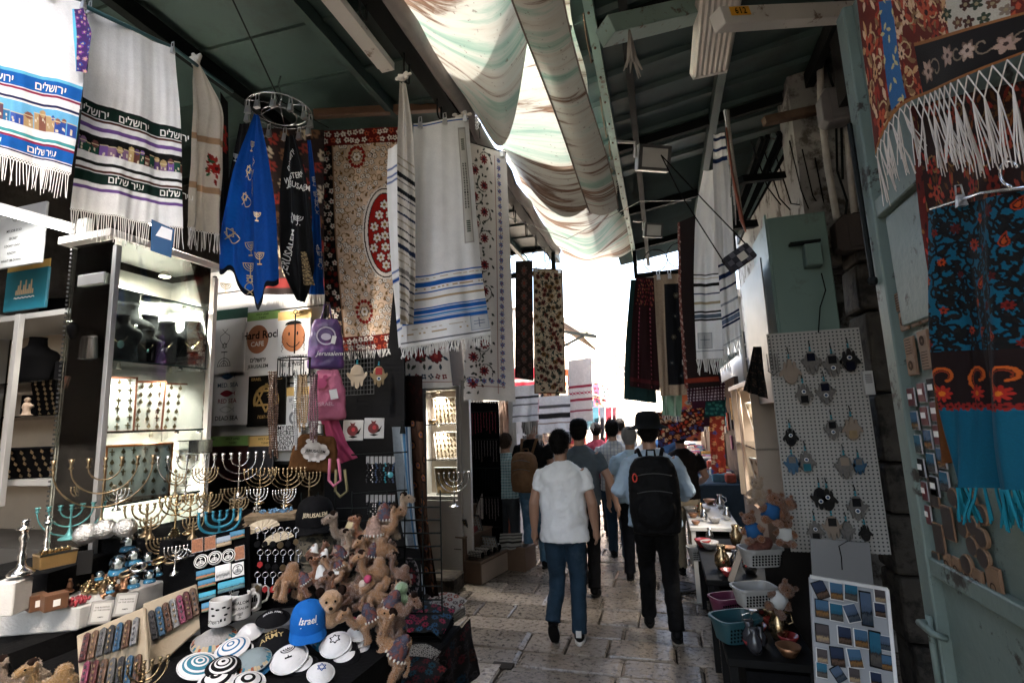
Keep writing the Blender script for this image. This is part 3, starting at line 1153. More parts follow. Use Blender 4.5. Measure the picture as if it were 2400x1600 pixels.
city(c,.70,.80,[hx('8a5a4a'),hx('2d4fa0'),hx('b89a70'),hx('2f6f9e'),hx('6a4a5a'),hx('4a66b8')],4)
o,S=cloth("prayer_shawl","white prayer shawl with blue lettered bands and a city skyline","shawl",[(-75,-78,1.92),(-75,130,1.95),(-75,338,1.98)],[(203,12,2.08),(196,200,2.05),(172,408,2.04)],c.grain(.03),folds=((1.3,.018,.15,1),(2.6,.012,.3,1),(9,.002,.2)),fringe=dict(n=46,length=.10,r=.0018,net=2),group="prayer shawls on the rod")
jer,ci,sh=heb("ירושלים"),heb("עיר"),heb("שלום")
print_on(o,S,"lettering",white_print,[('t',jer,u,.580,.064,.012)for u in(.24,.73)]+[('t',sh+" "+ci,u,.944,.056,.012)for u in(.16,.70)],.52/.82)
for u in(.70,.99):
 clip(o,S(u,0.0,.004))
c=Canvas(.10,.36,240,hx('3b1f5a'))
c.scatter(0,0,.1,.36,.03,lambda x,y,g:c.flower(x,y,.012,5,g.choice([hx('7a3a86'),hx('2a3f8a'),hx('b07a90')]),hx('c9b070')),seed=5)
c.rect(0,0,.018,.36,TQ)
cloth("neck_band","purple and sky-blue embroidered neck band dangling between two prayer shawls","neck band",[(170,22,2.05),(178,110,2.04),(182,172,2.03)],[(196,20,2.02),(220,80,2.0),(205,165,2.0)],c,folds=((1,.01,.2),),trans=.1)
c=Canvas(.55,.95,250,WHT)
GR,PU,BR,BK=hx('07241c'),hx('6a4a8c'),hx('4a2416'),hx('070808')
for v0,v1,k in((.445,.455,BK),(.455,.520,GR),(.522,.536,BR),(.562,.582,PU),(.607,.70,BK),(.737,.752,BK),(.775,.788,BR),(.790,.846,GR),(.868,.886,PU)):
 c.bandv(v0,v1,k)
city(c,.628,.70,[hx('6a4038'),hx('7a5aa0'),hx('b8a070'),hx('1c4a3a'),hx('8a6a8c'),hx('5a4070')],8)
o,S=cloth("prayer_shawl","white prayer shawl with black, green and purple lettered bands","shawl",[(205,20,2.14),(192,250,2.14),(165,488,2.14)],[(408,118,2.42),(424,300,2.40),(424,536,2.36)],c.grain(.03),folds=((1.6,.014,.55,1),(3.4,.010,.1,1),(11,.002,.5)),fringe=dict(n=52,length=.115,r=.002,net=1),group="prayer shawls on the rod",sag=.01)
print_on(o,S,"lettering",white_print,[('t',jer,u,.512,.058,.012)for u in(.10,.50,.93)]+[('t',sh+" "+ci,u,.838,.052,.012)for u in(-.02,.46,.96)][1:],.55/.95)
for u in(.02,.97):
 clip(o,S(u,0.0,.004))
b=MB()
fr=(at(377,555,2.30),unit(at(410,562,2.34)-at(355,548,2.30)),A(0,0,1),unit(CAM-at(377,555,2.3)))
b.prism([(-.035,-.075),(.045,-.085),(.05,.05),(-.04,.07)],0,.012,fr)
pk=tag(b.build("picture_pack",M("blue pack",(.015,.07,.17),.25),bevel=.002),"blue picture booklet pinned among the fringe of the green-banded shawl","booklet")
b=MB()
b.prism([(-.02,.0),(.04,-.005),(.042,.045),(.0,.05)],.0125,.0135,fr)
b.build("cover_panel",M("pack white",(.7,.72,.74),.3),pk)
b=MB()
fr2=(at(398,505,2.36),fr[1],fr[2],fr[3])
b.prism([(-.045,-.035),(.045,-.04),(.045,.03),(-.045,.04)],0,.003,fr2)
pk2=tag(b.build("woven_label",M("woven black",(.012,.012,.012),.8)),"small black woven label with two lines of lettering on a shawl corner","label")
lettering([(heb("עיר שלום"),0,.005,.022,.01),(heb("ירושלים"),0,-.022,.022,.01)],"lettering",white_print,pk2,fr2,.0045)
c=Canvas(.36,.86,220,hx('c9c0b4'))
for v0,v1 in((.44,.475),(.73,.765)):
 c.bandv(v0,v1,hx('a58466'))
for k in range(26):
 t=rng.uniform(0,6.28)
 rr=rng.uniform(0,1)
 c.leaf(.24+.02*rr*math.cos(t),.52+.07*rr*math.sin(t),t,.035,.007,rng.choice([hx('7a1512'),hx('8c241c'),hx('12351f'),hx('1d4a2c')]))
c.flower(.25,.53,.03,6,hx('86140f'),hx('3c0a08'))
o,S=cloth("prayer_shawl","cream shawl with tan bands and a red pomegranate embroidery","shawl",[(448,140,2.62),(442,300,2.6),(430,530,2.58)],[(468,150,2.66),(528,250,2.80),(512,552,2.86)],c.grain(.03),folds=((1.4,.03,.3,.6),(3.2,.016,.7,1)),fringe=dict(n=30,length=.10,r=.002,net=1),group="prayer shawls on the rod")
b=MB()
b.ball((0,0,.0),(.022,.02,.026),10,8)
for k in range(4):
 b.tube([(0,0,0),(.02*math.cos(k*1.6),.012*math.sin(k*1.6),.02),(.035*math.cos(k*1.6),.02*math.sin(k*1.6),.035)],[.012,.014,.006],8)
mesh_obj("knot",blob_mesh(b,"knot",.004,2,.5,(.008,.015)),M("knotted cloth",(.62,.58,.52),.9,bump=.5),o)
c=Canvas(.1,.7,160,hx('0c0b0b'))
for yy in(.16,.22,.62):
 c.flower(.05,yy,.04,7,hx('8c1f16'),hx('2a3a1e'))
cloth("embroidered_scarf","narrow black sash with red embroidered flowers beside the cream shawl","sash",[(516,215,2.95),(516,570,2.98)],[(534,240,3.0),(536,590,3.05)],c,folds=((1,.008,.1),),trans=.05)
car=thing("wire_carousel","round chrome wire hanger with clips above the blue scarf","hanger",at(655,262,3.15))
b=MB()
for r_,z_ in((.19,0),(.17,.012),(.10,-.03)):
 b.tube([(r_*math.cos(a),r_*math.sin(a),z_)for a in np.linspace(0,6.283,36,endpoint=False)],.0035,5,closed=True)
for a in np.linspace(0,6.283,6,endpoint=False):
 b.tube([(.19*math.cos(a),.19*math.sin(a),0),(0,0,.05)],.0025,4)
b.build("ring_frame",chrome,car,smooth=True)
b=MB()
b.tube([(0,0,.04),(.012,0,.09),(0,0,.14),(-.015,0,.19),(0,0,.24)],.005,6)
b.build("hook",chrome,car,smooth=True)
for k,a in enumerate(np.linspace(0,6.283,12,endpoint=False)):
 cl=clip(car,(.18*math.cos(a),.18*math.sin(a),-.045),1.5)
b=MB()
b.tube([at(770,300,3.4),at(655,235,3.12),at(545,0,2.2)],.004,5)
tag(b.build("hanging_wire",dark_steel),"thin wire the round chrome hanger is strung from","wire")
def motif(seed,asp,n,w):
 g=random.Random(seed)
 it=[]
 for k in range(n):
  u,v=g.uniform(.12,.88),.12+.8*(k+g.random())/n
  s=g.uniform(.045,.065)
  z=g.choice((0,1,2))
  it+=menorah_items(u,v-s,s,asp,w)+star_items(u,v-s*.25,s*.28,asp,w)+fish_items(u,v+s*.5,s*1.2,asp,w)if z==0 else(star_items(u,v,s*.4,asp,w,.3)+fish_items(u+.03,v+s*.4,s*1.4,asp,w,False)if z==1 else menorah_items(u,v,s,asp,w))
 return it
c=Canvas(.44,1.22,90,hx('0a4aa0'))
c.bandv(.955,1,hx('060a16'))
o,S=cloth("scarf","bright blue scarf with gold menorah prints clipped to the wire carousel","scarf",[(601,272,2.98),(562,380,2.96),(545,450,2.94),(524,560,2.9),(518,640,2.9),(516,735,2.9)],[(607,272,2.98),(628,380,2.94),(640,470,2.92),(648,560,2.9),(652,650,2.92),(656,740,2.9)],c.grain(.05),folds=((1.5,.035,.1,.5),(3.5,.012,.3,.7),(8,.003,.1)),trans=.3,vmap=lambda u,v:(u,v*(.80+.17*np.clip(1-np.abs(u-.62)/.45,0,1)+.02*np.sin(u*21))),group="scarves on the wire carousel")
print_on(o,S,"gold_figures",gold_print,motif(3,.36,11,.004),.36,.003)
c=Canvas(.34,1.2,70,hx('050608'))
o,S=cloth("scarf","black scarf with pale Jerusalem lettering on the wire carousel","scarf",[(672,318,3.05),(660,420,3.03),(655,560,3.0),(660,640,3.0),(700,705,3.0)],[(690,316,3.05),(722,420,3.03),(735,560,3.0),(740,640,3.0),(712,708,3.0)],c,folds=((2,.03,.2,.6),(4,.01,.6)),trans=.12,group="scarves on the wire carousel")
print_on(o,S,"lettering",white_print,[('t',"JERUSALEM",.30,.70,.055,.012,0,1.25),('t',"JERUSALEM",.62,.33,.05,.01,0,-.2),('t',"WESTERN",.5,.27,.05,.01,0,.2),('t',heb("ירושלים"),.45,.16,.05,.01,0,.8)]+star_items(.4,.5,.03,.28,.005)+menorah_items(.6,.52,.06,.28,.004),.28,.004)
c=Canvas(.1,.55,120,hx('3a3020'))
c.scatter(0,0,.1,.55,.03,lambda x,y,g:c.flower(x,y,.012,4,hx('9a8560'),hx('1a1208')),seed=9)
cloth("scarf","narrow gold and black patterned scarf end beside the black scarf","scarf",[(705,590,2.97),(712,668,2.96)],[(718,590,2.97),(738,668,2.96)],c,folds=((2,.008,.2),),trans=.1,group="scarves on the wire carousel")
c=Canvas(.16,1.15,70,hx('0c4c9e'))
o,S=cloth("scarf","thin blue scarf hanging half hidden behind the black scarf","scarf",[(722,330,3.2),(735,500,3.2),(728,690,3.2)],[(730,330,3.2),(752,500,3.2),(762,690,3.2)],c,folds=((2,.02,.2),(5,.006,.3)),trans=.25,group="scarves on the wire carousel")
print_on(o,S,"white_figures",white_print,motif(5,.14,4,.004),.14,.004)
c=Canvas(.22,.95,60,hx('060608'))
o,S=cloth("scarf","black and blue bordered scarf hanging behind the bright blue one","scarf",[(562,290,3.12),(538,420,3.12),(528,580,3.1)],[(585,290,3.12),(575,420,3.12),(575,600,3.1)],c,folds=((2,.02,.4),),trans=.1,group="scarves on the wire carousel")
print_on(o,S,"white_figures",white_print,motif(6,.23,6,.004),.23,.004)
c=Canvas(.36,.8,110,hx('1a0e0b'))
c.scatter(0,0,.36,.7,.07,lambda x,y,g:c.flower(x,y,.03,6,g.choice([hx('7a241a'),hx('b5a890'),hx('6a4a30')]),hx('2a1512'),depth=.5),seed=11)
c.bandv(.90,.96,hx('6b1b17'))
cloth("rug","dark red and black rug hanging behind the scarf carousel","rug",[(600,300,3.45),(615,690,3.45)],[(760,305,3.45),(760,690,3.45)],c,folds=((3,.01,.2),),trans=.0,fringe=dict(n=34,length=.08,r=.002))
b=MB()
b.bar(at(735,268,3.75),at(1060,250,4.0),.05,.06)
tag(b.build("wooden_rail",M("brown rail",(.16,.085,.05),.55,bump=.2,scale=20),bevel=.004),"brown wooden rail the medallion carpet hangs from","rail")
c=Canvas(.70,1.58,215,hx('c4aa92'))
LG,DKR=hx('d8cfc4'),hx('7d1a12')
brn,olive,blk=hx('3c2218'),hx('7a5a2c'),hx('15100e')
g1=np.random.default_rng(4)
nzz=np.kron(g1.normal(0,1,(c.ny//12+1,c.nx//12+1)),np.ones((12,12)))[:c.ny,:c.nx]
c.a*=(1+.12*nzz[...,None])
def little(x,y,g):
 k=g.random()
 if k<.6:
  c.flower(x,y,.019,5,LG,hx('8a6a50'),blk,g.uniform(0,3),.4)
 elif k<.8:
  c.paisley(x,y,.014,g.uniform(-1,1),[brn,olive])
 else:
  c.curl(x,y,.03,g.uniform(0,6),.8,.006,olive)
c.scatter(.13,.1,.70,1.47,.043,little,.34,7)
for yy,rr in((.20,.055),(.62,.0),(1.30,.06)):
 if rr:
  for k in range(14):
   a=k/14*6.28
   c.ell(.30+rr*math.cos(a),yy+rr*1.25*math.sin(a),.014,.014,DKR)
  c.ell(.30,yy,rr*.75,rr*.95,hx('b5987e'))
  c.flower(.30,yy,.035,6,LG,olive,blk)
c.ell(.50,.76,.175,.33,LG)
c.ell(.50,.76,.165,.32,hx('35221a'))
c.ell(.50,.76,.155,.31,LG)
c.ell(.50,.76,.135,.285,blk)
c.ell(.50,.76,.128,.278,hx('8e1710'))
for(x,y)in[(.5,.56),(.46,.63),(.54,.63),(.42,.71),(.5,.70),(.58,.71),(.44,.79),(.5,.78),(.56,.79),(.41,.86),(.5,.86),(.59,.86),(.46,.93),(.54,.93),(.5,.99)]:
 c.flower(x,y,.036,6,LG,hx('8a6a2c'),hx('4a0f0a'),x*9,.45)
c.rect(0,0,.12,1.6,hx('170f0e'))
c.scatter(.01,.02,.11,1.56,.042,lambda x,y,g:c.flower(x,y,.02,5,g.choice([LG,hx('8a7868'),hx('5a1a14')]),DKR,None,g.random()*3,.5),.2,9)
c.rect(.12,0,.13,1.6,hx('8a6a50'))
for y0 in(0.0,1.47):
 c.rect(0.0,y0,.7,y0+.11,hx('5a120d'))
 c.scatter(.0,y0+.005,.7,y0+.105,.045,lambda x,y,g:c.flower(x,y,.021,5,g.choice([LG,LG,hx('a5462e')]),hx('2a0f0c'),None,g.random()*3,.5),.2,10)
cloth("carpet","beige floral carpet with a red oval medallion and dark flowered border","carpet",[(738,308,3.62),(748,560,3.60),(778,828,3.55)],[(958,296,3.72),(962,560,3.68),(966,812,3.62)],c.grain(.05),folds=((1.3,.018,.3,1),(2.2,.01,.8,1)),trans=.0,weave=500,rough=.95,fringe=dict(n=44,length=.055,r=.004,clump=2,sway=.02))
c=Canvas(.14,1.35,170,hx('c4beb4'))
for v in np.linspace(.30,.98,22):
 k=rng.choice([hx('131519'),hx('131519'),hx('6e6a66'),hx('8f8470'),hx('1b2740')])
 x0=rng.uniform(-.02,.01)
 hh=rng.choice((.006,.010,.02))
 m=(c.Y/c.h>v+.05*c.X/c.w)&(c.Y/c.h<v+hh+.05*c.X/c.w)
 c.a[m]=k
cloth("prayer_shawl","knotted shawl end hanging in a narrow cone with black and grey stripes","shawl",[(940,196,2.86),(936,300,2.86),(936,480,2.86),(938,620,2.88),(942,760,2.92)],[(952,196,2.86),(968,300,2.85),(974,480,2.84),(974,640,2.86),(968,760,2.92)],c.grain(.04),folds=((1.5,.02,.25,.3),(3,.008,.1)),trans=.3)
b=MB()
kp=at(945,183,2.86)
b.ball((0,0,0),(.016,.014,.022),10,8)
for k in range(6):
 a=k*1.05+.3
 b.tube([(0,0,.0),(.024*math.cos(a),.012*math.sin(a),.018*math.sin(a)+.008),(.05*math.cos(a),.02*math.sin(a),.042*math.sin(a)+.01)],[.010,.013,.006],8)
tag(mesh_obj("cloth_knot",blob_mesh(b,"cloth_knot",.004,2,.5,(.008,.015)),M("knotted cloth"),None,kp),"white knotted cloth rosette tied to a wire hook under the roof","knot")
c=Canvas(.13,1.05,100,WHT)
for v in(.10,.14,.17,.62,.66,.86,.90):
 c.bandv(v,v+.012,hx('1a4a92'))
cloth("prayer_shawl","white shawl flap with short blue stripes beside the striped cone","shawl",[(912,352,2.98),(908,420,2.98),(918,600,2.98),(938,815,3.0)],[(945,330,2.96),(945,420,2.95),(945,600,2.96),(958,800,2.98)],c,folds=((1,.012,.2),),trans=.3)
c=Canvas(.52,1.38,235,WHT)
B1,B2,TN=hx('1f5fae'),hx('5f93c8'),hx('b59d78')
c.bandv(.008,.016,hx('1f4f9a'))
for v0,v1,k in((.690,.698,B1),(.705,.709,TN),(.722,.742,B1),(.750,.754,TN),(.764,.772,B1),(.792,.803,TN),(.836,.842,B1),(.846,.862,B1),(.865,.880,B2),(.883,.886,B1),(.889,.903,B1),(.925,.929,TN),(.945,.949,TN),(.978,.984,hx('55585e'))):
 c.bandv(v0,v1,k)
for x in np.arange(.0,.52,.012):
 for v in(.708,.752,.927,.947):
  if rng.random()<.45:
   c.rect(x,v*1.38-.006,x+.012,v*1.38+.006,WHT)
c.rect(.405,.07,.475,.80,hx('a8a59e'))
c.rect(.412,.08,.468,.79,hx('c9c6be'))
for y in np.arange(.30,.58,.011):
 c.rect(.422,y,.434,y+.007,hx('4a4844'))
 c.rect(.444,y,.456,y+.007,hx('4a4844'))
for y0 in(.14,.66):
 for k in range(6):
  c.rect(.425,y0+k*.013,.455,y0+k*.013+.008,hx('3f4a3c'))
c.rect(.40,1.245,.515,1.34,hx('8fa0b4'))
c.rect(.404,1.249,.511,1.336,hx('c9ccd0'))
c.rect(.45,1.262,.455,1.325,hx('51617a'))
c.rect(.42,1.28,.49,1.284,hx('51617a'))
c.rect(.42,1.30,.49,1.304,hx('51617a'))
o,S=cloth("prayer_shawl","large folded white prayer shawl with blue and tan stripes near its hem","shawl",[(968,292,3.05),(962,420,3.03),(952,620,3.0),(938,815,2.98)],[(1097,274,3.22),(1110,420,3.2),(1126,620,3.18),(1152,782,3.16)],c.grain(.02),folds=((1.2,.03,.45,.7),(2.3,.012,.2,1),(5,.003,.7)),trans=.3,fringe=dict(n=60,length=.06,r=.0022,sway=.015,clump=2,net=1))
for u in(.12,.55,.93):
 clip(o,S(u,0.0,.004),1.3)
b=MB()
for k in range(6):
 a=k/5-.5
 b.ball(A(a*.1,0,.012*math.cos(k*2.1)),(.018,.012,.010),8,5)
tag(b.build("cloth_knot",M("knotted cloth"),loc=at(1083,270,3.22),smooth=True),"small white knotted bow on the corner of the folded prayer shawl","knot")
def suzani(c,seed,reds,green,blues):
 g=random.Random(seed)
 c.rect(c.w-.13,.05,c.w-.125,c.h-.06,hx('7a3a34'))
 c.rect(c.w-.05,.05,c.w-.046,c.h-.06,hx('7a3a34'))
 for y in np.arange(.08,c.h-.08,.062):
  c.flower(c.w-.088,y,.022,6,blues,hx('8a5a58'),None,y*7,.5)
  c.curl(c.w-.088,y+.03,.018,y*9,.6,.004,hx('7a4a48'))
 y=.10
 k=0
 while y<c.h-.1:
  x=(.07 if k%2 else.16)if c.w>.3 else.08
  c.curl(x,y,.075,k*2.0,.8,.008,green,1 if k%2 else-1)
  c.flower(x,y,.045,9,reds,hx('2b1c26'),hx('cfc8c0'),k,.45)
  for j in range(7):
   a=j*.9+k
   c.leaf(x+.07*math.cos(a),y+.07*math.sin(a),a+1.2,.035,.009,green)
  y+=.105
  k+=1
 c.ell(.02,c.h*.47,.10,.11,hx('20242c'))
 c.ell(.02,c.h*.47,.092,.10,hx('cfc9c2'))
 c.flower(.02,c.h*.47,.085,14,hx('3f566e'),hx('cfc9c2'),None,0,.15)
 c.ell(.02,c.h*.47,.03,.032,hx('4a2026'))
c=Canvas(.40,2.02,190,hx('cbc5bf'))
suzani(c,3,hx('6e1d22'),hx('30332e'),hx('50608c'))
c.rect(.02,1.90,.32,1.905,hx('7a3a34'))
for x in np.arange(.04,.32,.06):
 c.flower(x,1.86,.022,6,hx('50608c'),hx('7a2a30'),None,x*30,.5)
o,S=cloth("embroidered_hanging","tall white hanging embroidered with red flowers and blue rosettes","hanging",[(1098,334,3.95),(1096,560,3.95),(1086,936,3.95)],[(1186,360,4.12),(1196,600,4.1),(1207,940,4.06)],c.grain(.03),folds=((1,.01,.2,1),(2.5,.005,.6)),trans=.2,fringe=dict(n=40,length=.02,r=.002))
b=MB()
b.tube([at(1088,330,3.96),at(1186,358,4.12)],.005,6)
b.tube([at(1125,325,3.96),at(1122,300,3.96),at(1130,285,3.96)],.004,6)
tag(b.build("hanger",dark_steel),"thin clip hanger holding the tall white embroidered hanging","hanger")
clip(o,S(.88,.0,.004),1.6,white_paint)
b=MB()
for k in range(9):
 z0=k*.026
 b.tube([A(.012*math.cos(a),.012*math.sin(a)if k%2 else 0,0)+A(0,.012*math.sin(a)*(0 if k%2 else 1),.018*math.sin(a)+z0)for a in np.linspace(0,6.283,10,endpoint=False)],.004,5,closed=True)
tag(b.build("chain",steel_clip,loc=at(1118,300,3.96)),"short steel chain hanging beside the awning pipe","chain")
c=Canvas(.46,.36,220,hx('c8c2bb'))
c.rect(0,.23,.46,.234,hx('7a3a34'))
c.rect(0,.31,.46,.314,hx('7a3a34'))
for x in(.08,.20,.33):
 c.flower(x+.02,.12,.05,8,hx('6f1f22'),hx('8f3a34'),hx('4a1a1c'),x,.2)
 for j in range(7):
  a=j*.9
  c.leaf(x+.075*math.cos(a),.12+.07*math.sin(a),a+.6,.05,.012,rng.choice([hx('2d3a44'),hx('3a3f36'),hx('7a2a26')]))
for x in np.arange(.02,.46,.055):
 c.flower(x,.272,.022,4,rng.choice([hx('6f1f22'),hx('33424e')]),hx('c8c2bb'),None,x*20,.5)
cloth("embroidered_cloth","short white cloth edge with two red roses below the striped shawl","cloth",[(920,790,3.95),(921,912,3.95)],[(1050,800,3.9),(1062,908,3.88)],c.grain(.03),folds=((1.2,.015,.2),(3,.006,.5)),trans=.2)
c=Canvas(.34,1.42,120,hx('2a2320'))
for k in range(9):
 y=.12+k*.15
 c.flower(.17,y,.07,8,hx('5a4a44'),hx('7a3a30'),hx('15110f'),0,.4)
 c.flower(.06,y+.07,.04,6,hx('4a3a3a'),hx('2a1512'))
 c.flower(.28,y+.07,.04,6,hx('5a4038'),hx('2a1512'))
c.rect(0,0,.03,1.5,hx('151110'))
c.rect(.31,0,.34,1.5,hx('151110'))
cloth("rug","dark narrow rug with grey medallions next to the cream runner","rug",[(1208,612,5.6),(1206,885,5.6)],[(1248,610,5.75),(1250,892,5.75)],c.grain(.06),folds=((1,.01,.2),),trans=0)
c=Canvas(.42,1.52,170,hx('b9a890'))
def rfl(x,y,g):
 k=g.random()
 if k<.45:
  c.flower(x,y,.036,9,g.choice([hx('5a1d16'),hx('3a3226'),hx('6a4a24')]),hx('1a1a16'),None,g.random()*3,.5)
 else:
  c.leaf(x,y,g.uniform(0,6),.05,.012,g.choice([hx('1d3330'),hx('2a2a1c'),hx('3d1d14')]))
  c.curl(x,y,.03,g.uniform(0,6),.8,.007,hx('233532'))
c.scatter(.04,.04,.38,1.48,.05,rfl,.3,5)
c.rect(0,0,.02,1.6,hx('6a4a30'))
c.rect(.40,0,.42,1.6,hx('6a4a30'))
c.rect(0,0,.42,.02,hx('6a4a30'))
c.rect(0,1.5,.42,1.53,hx('6a4a30'))
o,S=cloth("rug","cream runner crowded with dark red and green flowers","rug",[(1249,628,5.35),(1252,922,5.35)],[(1318,632,5.45),(1326,922,5.45)],c.grain(.05),folds=((1,.012,.2),),trans=.05)
clip(o,S(.1,0,.004),1.5)
clip(o,S(.9,0,.004),1.5)
def striped(name,label,cat,quad,d0,d1,size,bg,bands,fringe=None,ppm=80,red=None,trans=.25):
 c=Canvas(size[0],size[1],ppm,bg)
 for v0,v1,k in bands:
  c.bandv(v0,v1,k)
 if red:
  for v in red:
   for x in np.arange(.02,size[0],.05):
    c.flower(x,v*size[1],.028,4,hx('a5314a'),bg,None,0,.5)
 (x0,y0),(x1,y1),(x2,y2),(x3,y3)=quad
 return cloth(name,label,cat,[(x0,y0,d0),(x3,y3,d0)],[(x1,y1,d1),(x2,y2,d1)],c.grain(.04),folds=((1.5,.015,rng.random()),(3,.006,rng.random())),trans=trans,fringe=fringe)
striped("striped_cloth","white fringed cloth with grey stripes hung under the dark rug","cloth",[(1200,905),(1262,900),(1262,985),(1200,990)],5.9,6.1,(.34,.42),WHT,[(.3,.36,BK),(.5,.52,BK),(.8,.84,hx('3a3a3a'))],dict(n=26,length=.16,r=.003))
striped("striped_cloth","white cloth with grey and black bands hung under the cream runner","cloth",[(1262,930),(1335,925),(1335,1010),(1262,1015)],6.4,6.6,(.4,.46),WHT,[(.25,.33,hx('5a5a5a')),(.45,.6,hx('2a2a2a')),(.7,.74,hx('8a6a50'))],dict(n=26,length=.14,r=.003))
striped("embroidered_cloth","white towel cloth with a crimson flower border hung past the cream runner","cloth",[(1330,845),(1385,838),(1390,985),(1330,990)],7.2,7.6,(.36,.9),hx('d2cbc6'),[(.42,.46,hx('8e2a3e')),(.62,.66,hx('8e2a3e')),(.8,.83,hx('8e2a3e'))],dict(n=26,length=.14,r=.003),red=(.54,))
striped("patterned_cloth","black-bordered white cloth panel behind the man in black","cloth",[(1208,1000),(1270,996),(1270,1060),(1208,1062)],7.0,7.2,(.4,.4),WHT,[(.2,.25,BK),(.35,.62,hx('6a6a68')),(.72,.77,BK)])
striped("patterned_cloth","red and orange figured cloth stacked under the crimson-bordered towel","cloth",[(1336,1010),(1372,1005),(1372,1060),(1336,1062)],8.0,8.4,(.3,.4),hx('8a3a28'),[(.3,.4,hx('c98a6a')),(.6,.7,hx('c98a6a'))],red=(.5,))
for k,(x0,w_,colr,nm)in enumerate(((1388,14,'2d4f5c',"slate blue"),(1404,12,'3a3f48',"charcoal"),(1418,14,'7a1826',"crimson"),(1434,9,'4a1a24',"maroon"),(1443,14,'7a8a80',"grey-green"))):
 striped("shawl",nm+" plain shawl in the row hanging at the sunlit end of the lane","shawl",[(x0,955),(x0+w_,953),(x0+w_,1045),(x0,1047)],9.0,9.2,(.16,.8),hx(colr),[],ppm=40)
def plain(name,label,cat,L,R_,col,size,ppm=60,fn=None,folds=((2,.02,.2,.6),(5,.006,.5)),trans=.05,fringe=None,group=None):
 c=Canvas(size[0],size[1],ppm,hx(col))
 if fn:
  fn(c)
 return cloth(name,label,cat,L,R_,c.grain(.07),folds=folds,trans=trans,fringe=fringe,group=group)
def dress_pat(c):
 c.scatter(.06,.02,c.w-.05,.28,.035,lambda x,y,g:c.flower(x,y,.012,5,hx('7a2a30'),hx('9a7a40')),.3,4)
 for x in(.12,.30):
  for y in np.arange(.3,c.h,.04):
   c.ell(x,y,.006,.012,hx('b0556a'))
 c.rect(0,c.h-.1,c.w,c.h-.06,hx('4a1519'))
plain("dress","dark wine-red embroidered dress on a hanger","dress",[(1490,650,4.7),(1480,760,4.68),(1476,905,4.66)],[(1535,650,4.7),(1542,760,4.68),(1547,916,4.66)],'25090d',(.42,1.05),110,dress_pat)
plain("shawl","dark teal shawl showing behind the wine-red dress","shawl",[(1478,655,4.95),(1465,800,4.95),(1462,935,4.95)],[(1530,655,4.95),(1530,800,4.95),(1540,945,4.95)],'14302f',(.36,1.15),50,fringe=dict(n=20,length=.08,r=.003,mat=M("teal yarn",(.02,.10,.12),.9)))
def border_pat(c):
 c.rect(.09,.09,9,c.h-.1,hx('0b0c10'))
 c.scatter(.12,.12,c.w,c.h-.14,.09,lambda x,y,g:c.flower(x,y,.025,6,g.choice([hx('2a2f38'),hx('4a4436'),hx('1a2026')]),hx('7a7a70')),.3,6)
 c.rect(c.w-.045,c.h-.30,c.w-.005,c.h-.26,hx('cfcac4'))
o_,S_=plain("table_cloth","black embroidered table cloth with a broad beige border","cloth",[(1532,645,4.35),(1538,780,4.33),(1548,928,4.3)],[(1606,640,4.3),(1608,780,4.28),(1610,925,4.25)],'9a8672',(.27,1.05),150,border_pat)
for u in(.15,.5):
 clip(o_,S_(u,0,.004),1.5)
def redrug(c):
 c.rect(0,0,.035,c.h,hx('6a3a30'))
 c.scatter(0,0,.035,c.h,.03,lambda x,y,g:c.flower(x,y,.012,5,hx('a58a80'),hx('3a1210')),.2,3)
 c.rect(0,c.h-.09,c.w,c.h-.05,hx('7a2a18'))
plain("rug","long dark brown rug with a patterned red edge beside the white shawl","rug",[(1588,522,3.9),(1592,700,3.88),(1606,910,3.85)],[(1640,500,3.7),(1644,700,3.7),(1690,905,3.68)],'1a0d0b',(.30,1.35),110,redrug,folds=((1,.01,.2),))
def gingham(c):
 c.a[(np.floor(c.X/.012)%2==0)&(np.floor(c.Y/.012)%2==0)]=hx('b0a0a8')
plain("scarf","small dotted plum scarf folded under the brown rug","scarf",[(1612,905,3.95),(1612,942,3.95)],[(1700,895,3.8),(1698,938,3.8)],'3a1a28',(.3,.14),200,gingham)
plain("scarf","pale green silky scarf dangling under the black table cloth","scarf",[(1550,925,4.5),(1552,972,4.5)],[(1598,925,4.5),(1596,976,4.5)],'7a9a84',(.2,.25),90,lambda c:[c.rect(x,0,x+.02,1,hx('b8c8b8'))for x in(.04,.12)],fringe=dict(n=18,length=.05,r=.002))
plain("scarf","dark teal scarf with round leaf pattern under the brown rug","scarf",[(1655,932,3.95),(1652,972,3.95)],[(1702,930,3.85),(1700,976,3.85)],'0e3a38',(.18,.16),160,lambda c:c.scatter(0,0,.18,.16,.035,lambda x,y,g:c.ell(x,y,.014,.011,hx('2f6a60'))),folds=((2,.015,.1),))
def redflow(c):
 c.scatter(0,0,c.w,c.h,.05,lambda x,y,g:c.flower(x,y,.022,6,g.choice([hx('b5452e'),hx('c98a5a'),hx('3a4a80'),hx('d0b090')]),hx('5a1a16')),.3,8)
plain("embroidered_hanging","narrow coral panel of flower embroidery hung beside the lit necklace case","hanging",[(1664,976,4.6),(1668,1110,4.6)],[(1698,974,4.5),(1702,1108,4.5)],'8a2f22',(.14,.55),120,redflow)
plain("embroidered_hanging","wide dark red embroidered panel above the straw-hatted man","hanging",[(1540,965,5.8),(1542,1050,5.8)],[(1650,955,5.6),(1650,1010,5.6)],'3a120e',(.6,.4),70,redflow)
plain("skirt","shiny black sequinned skirt bag hanging beside the pegboard","skirt",[(1765,812,3.62),(1742,915,3.6)],[(1785,812,3.62),(1800,935,3.6)],'060606',(.2,.4),150,lambda c:c.scatter(0,.04,.2,.4,.05,lambda x,y,g:c.curl(x,y,.02,g.random()*6,.8,.004,hx('4a3a30')),.3,3),folds=((2.5,.02,.2),))
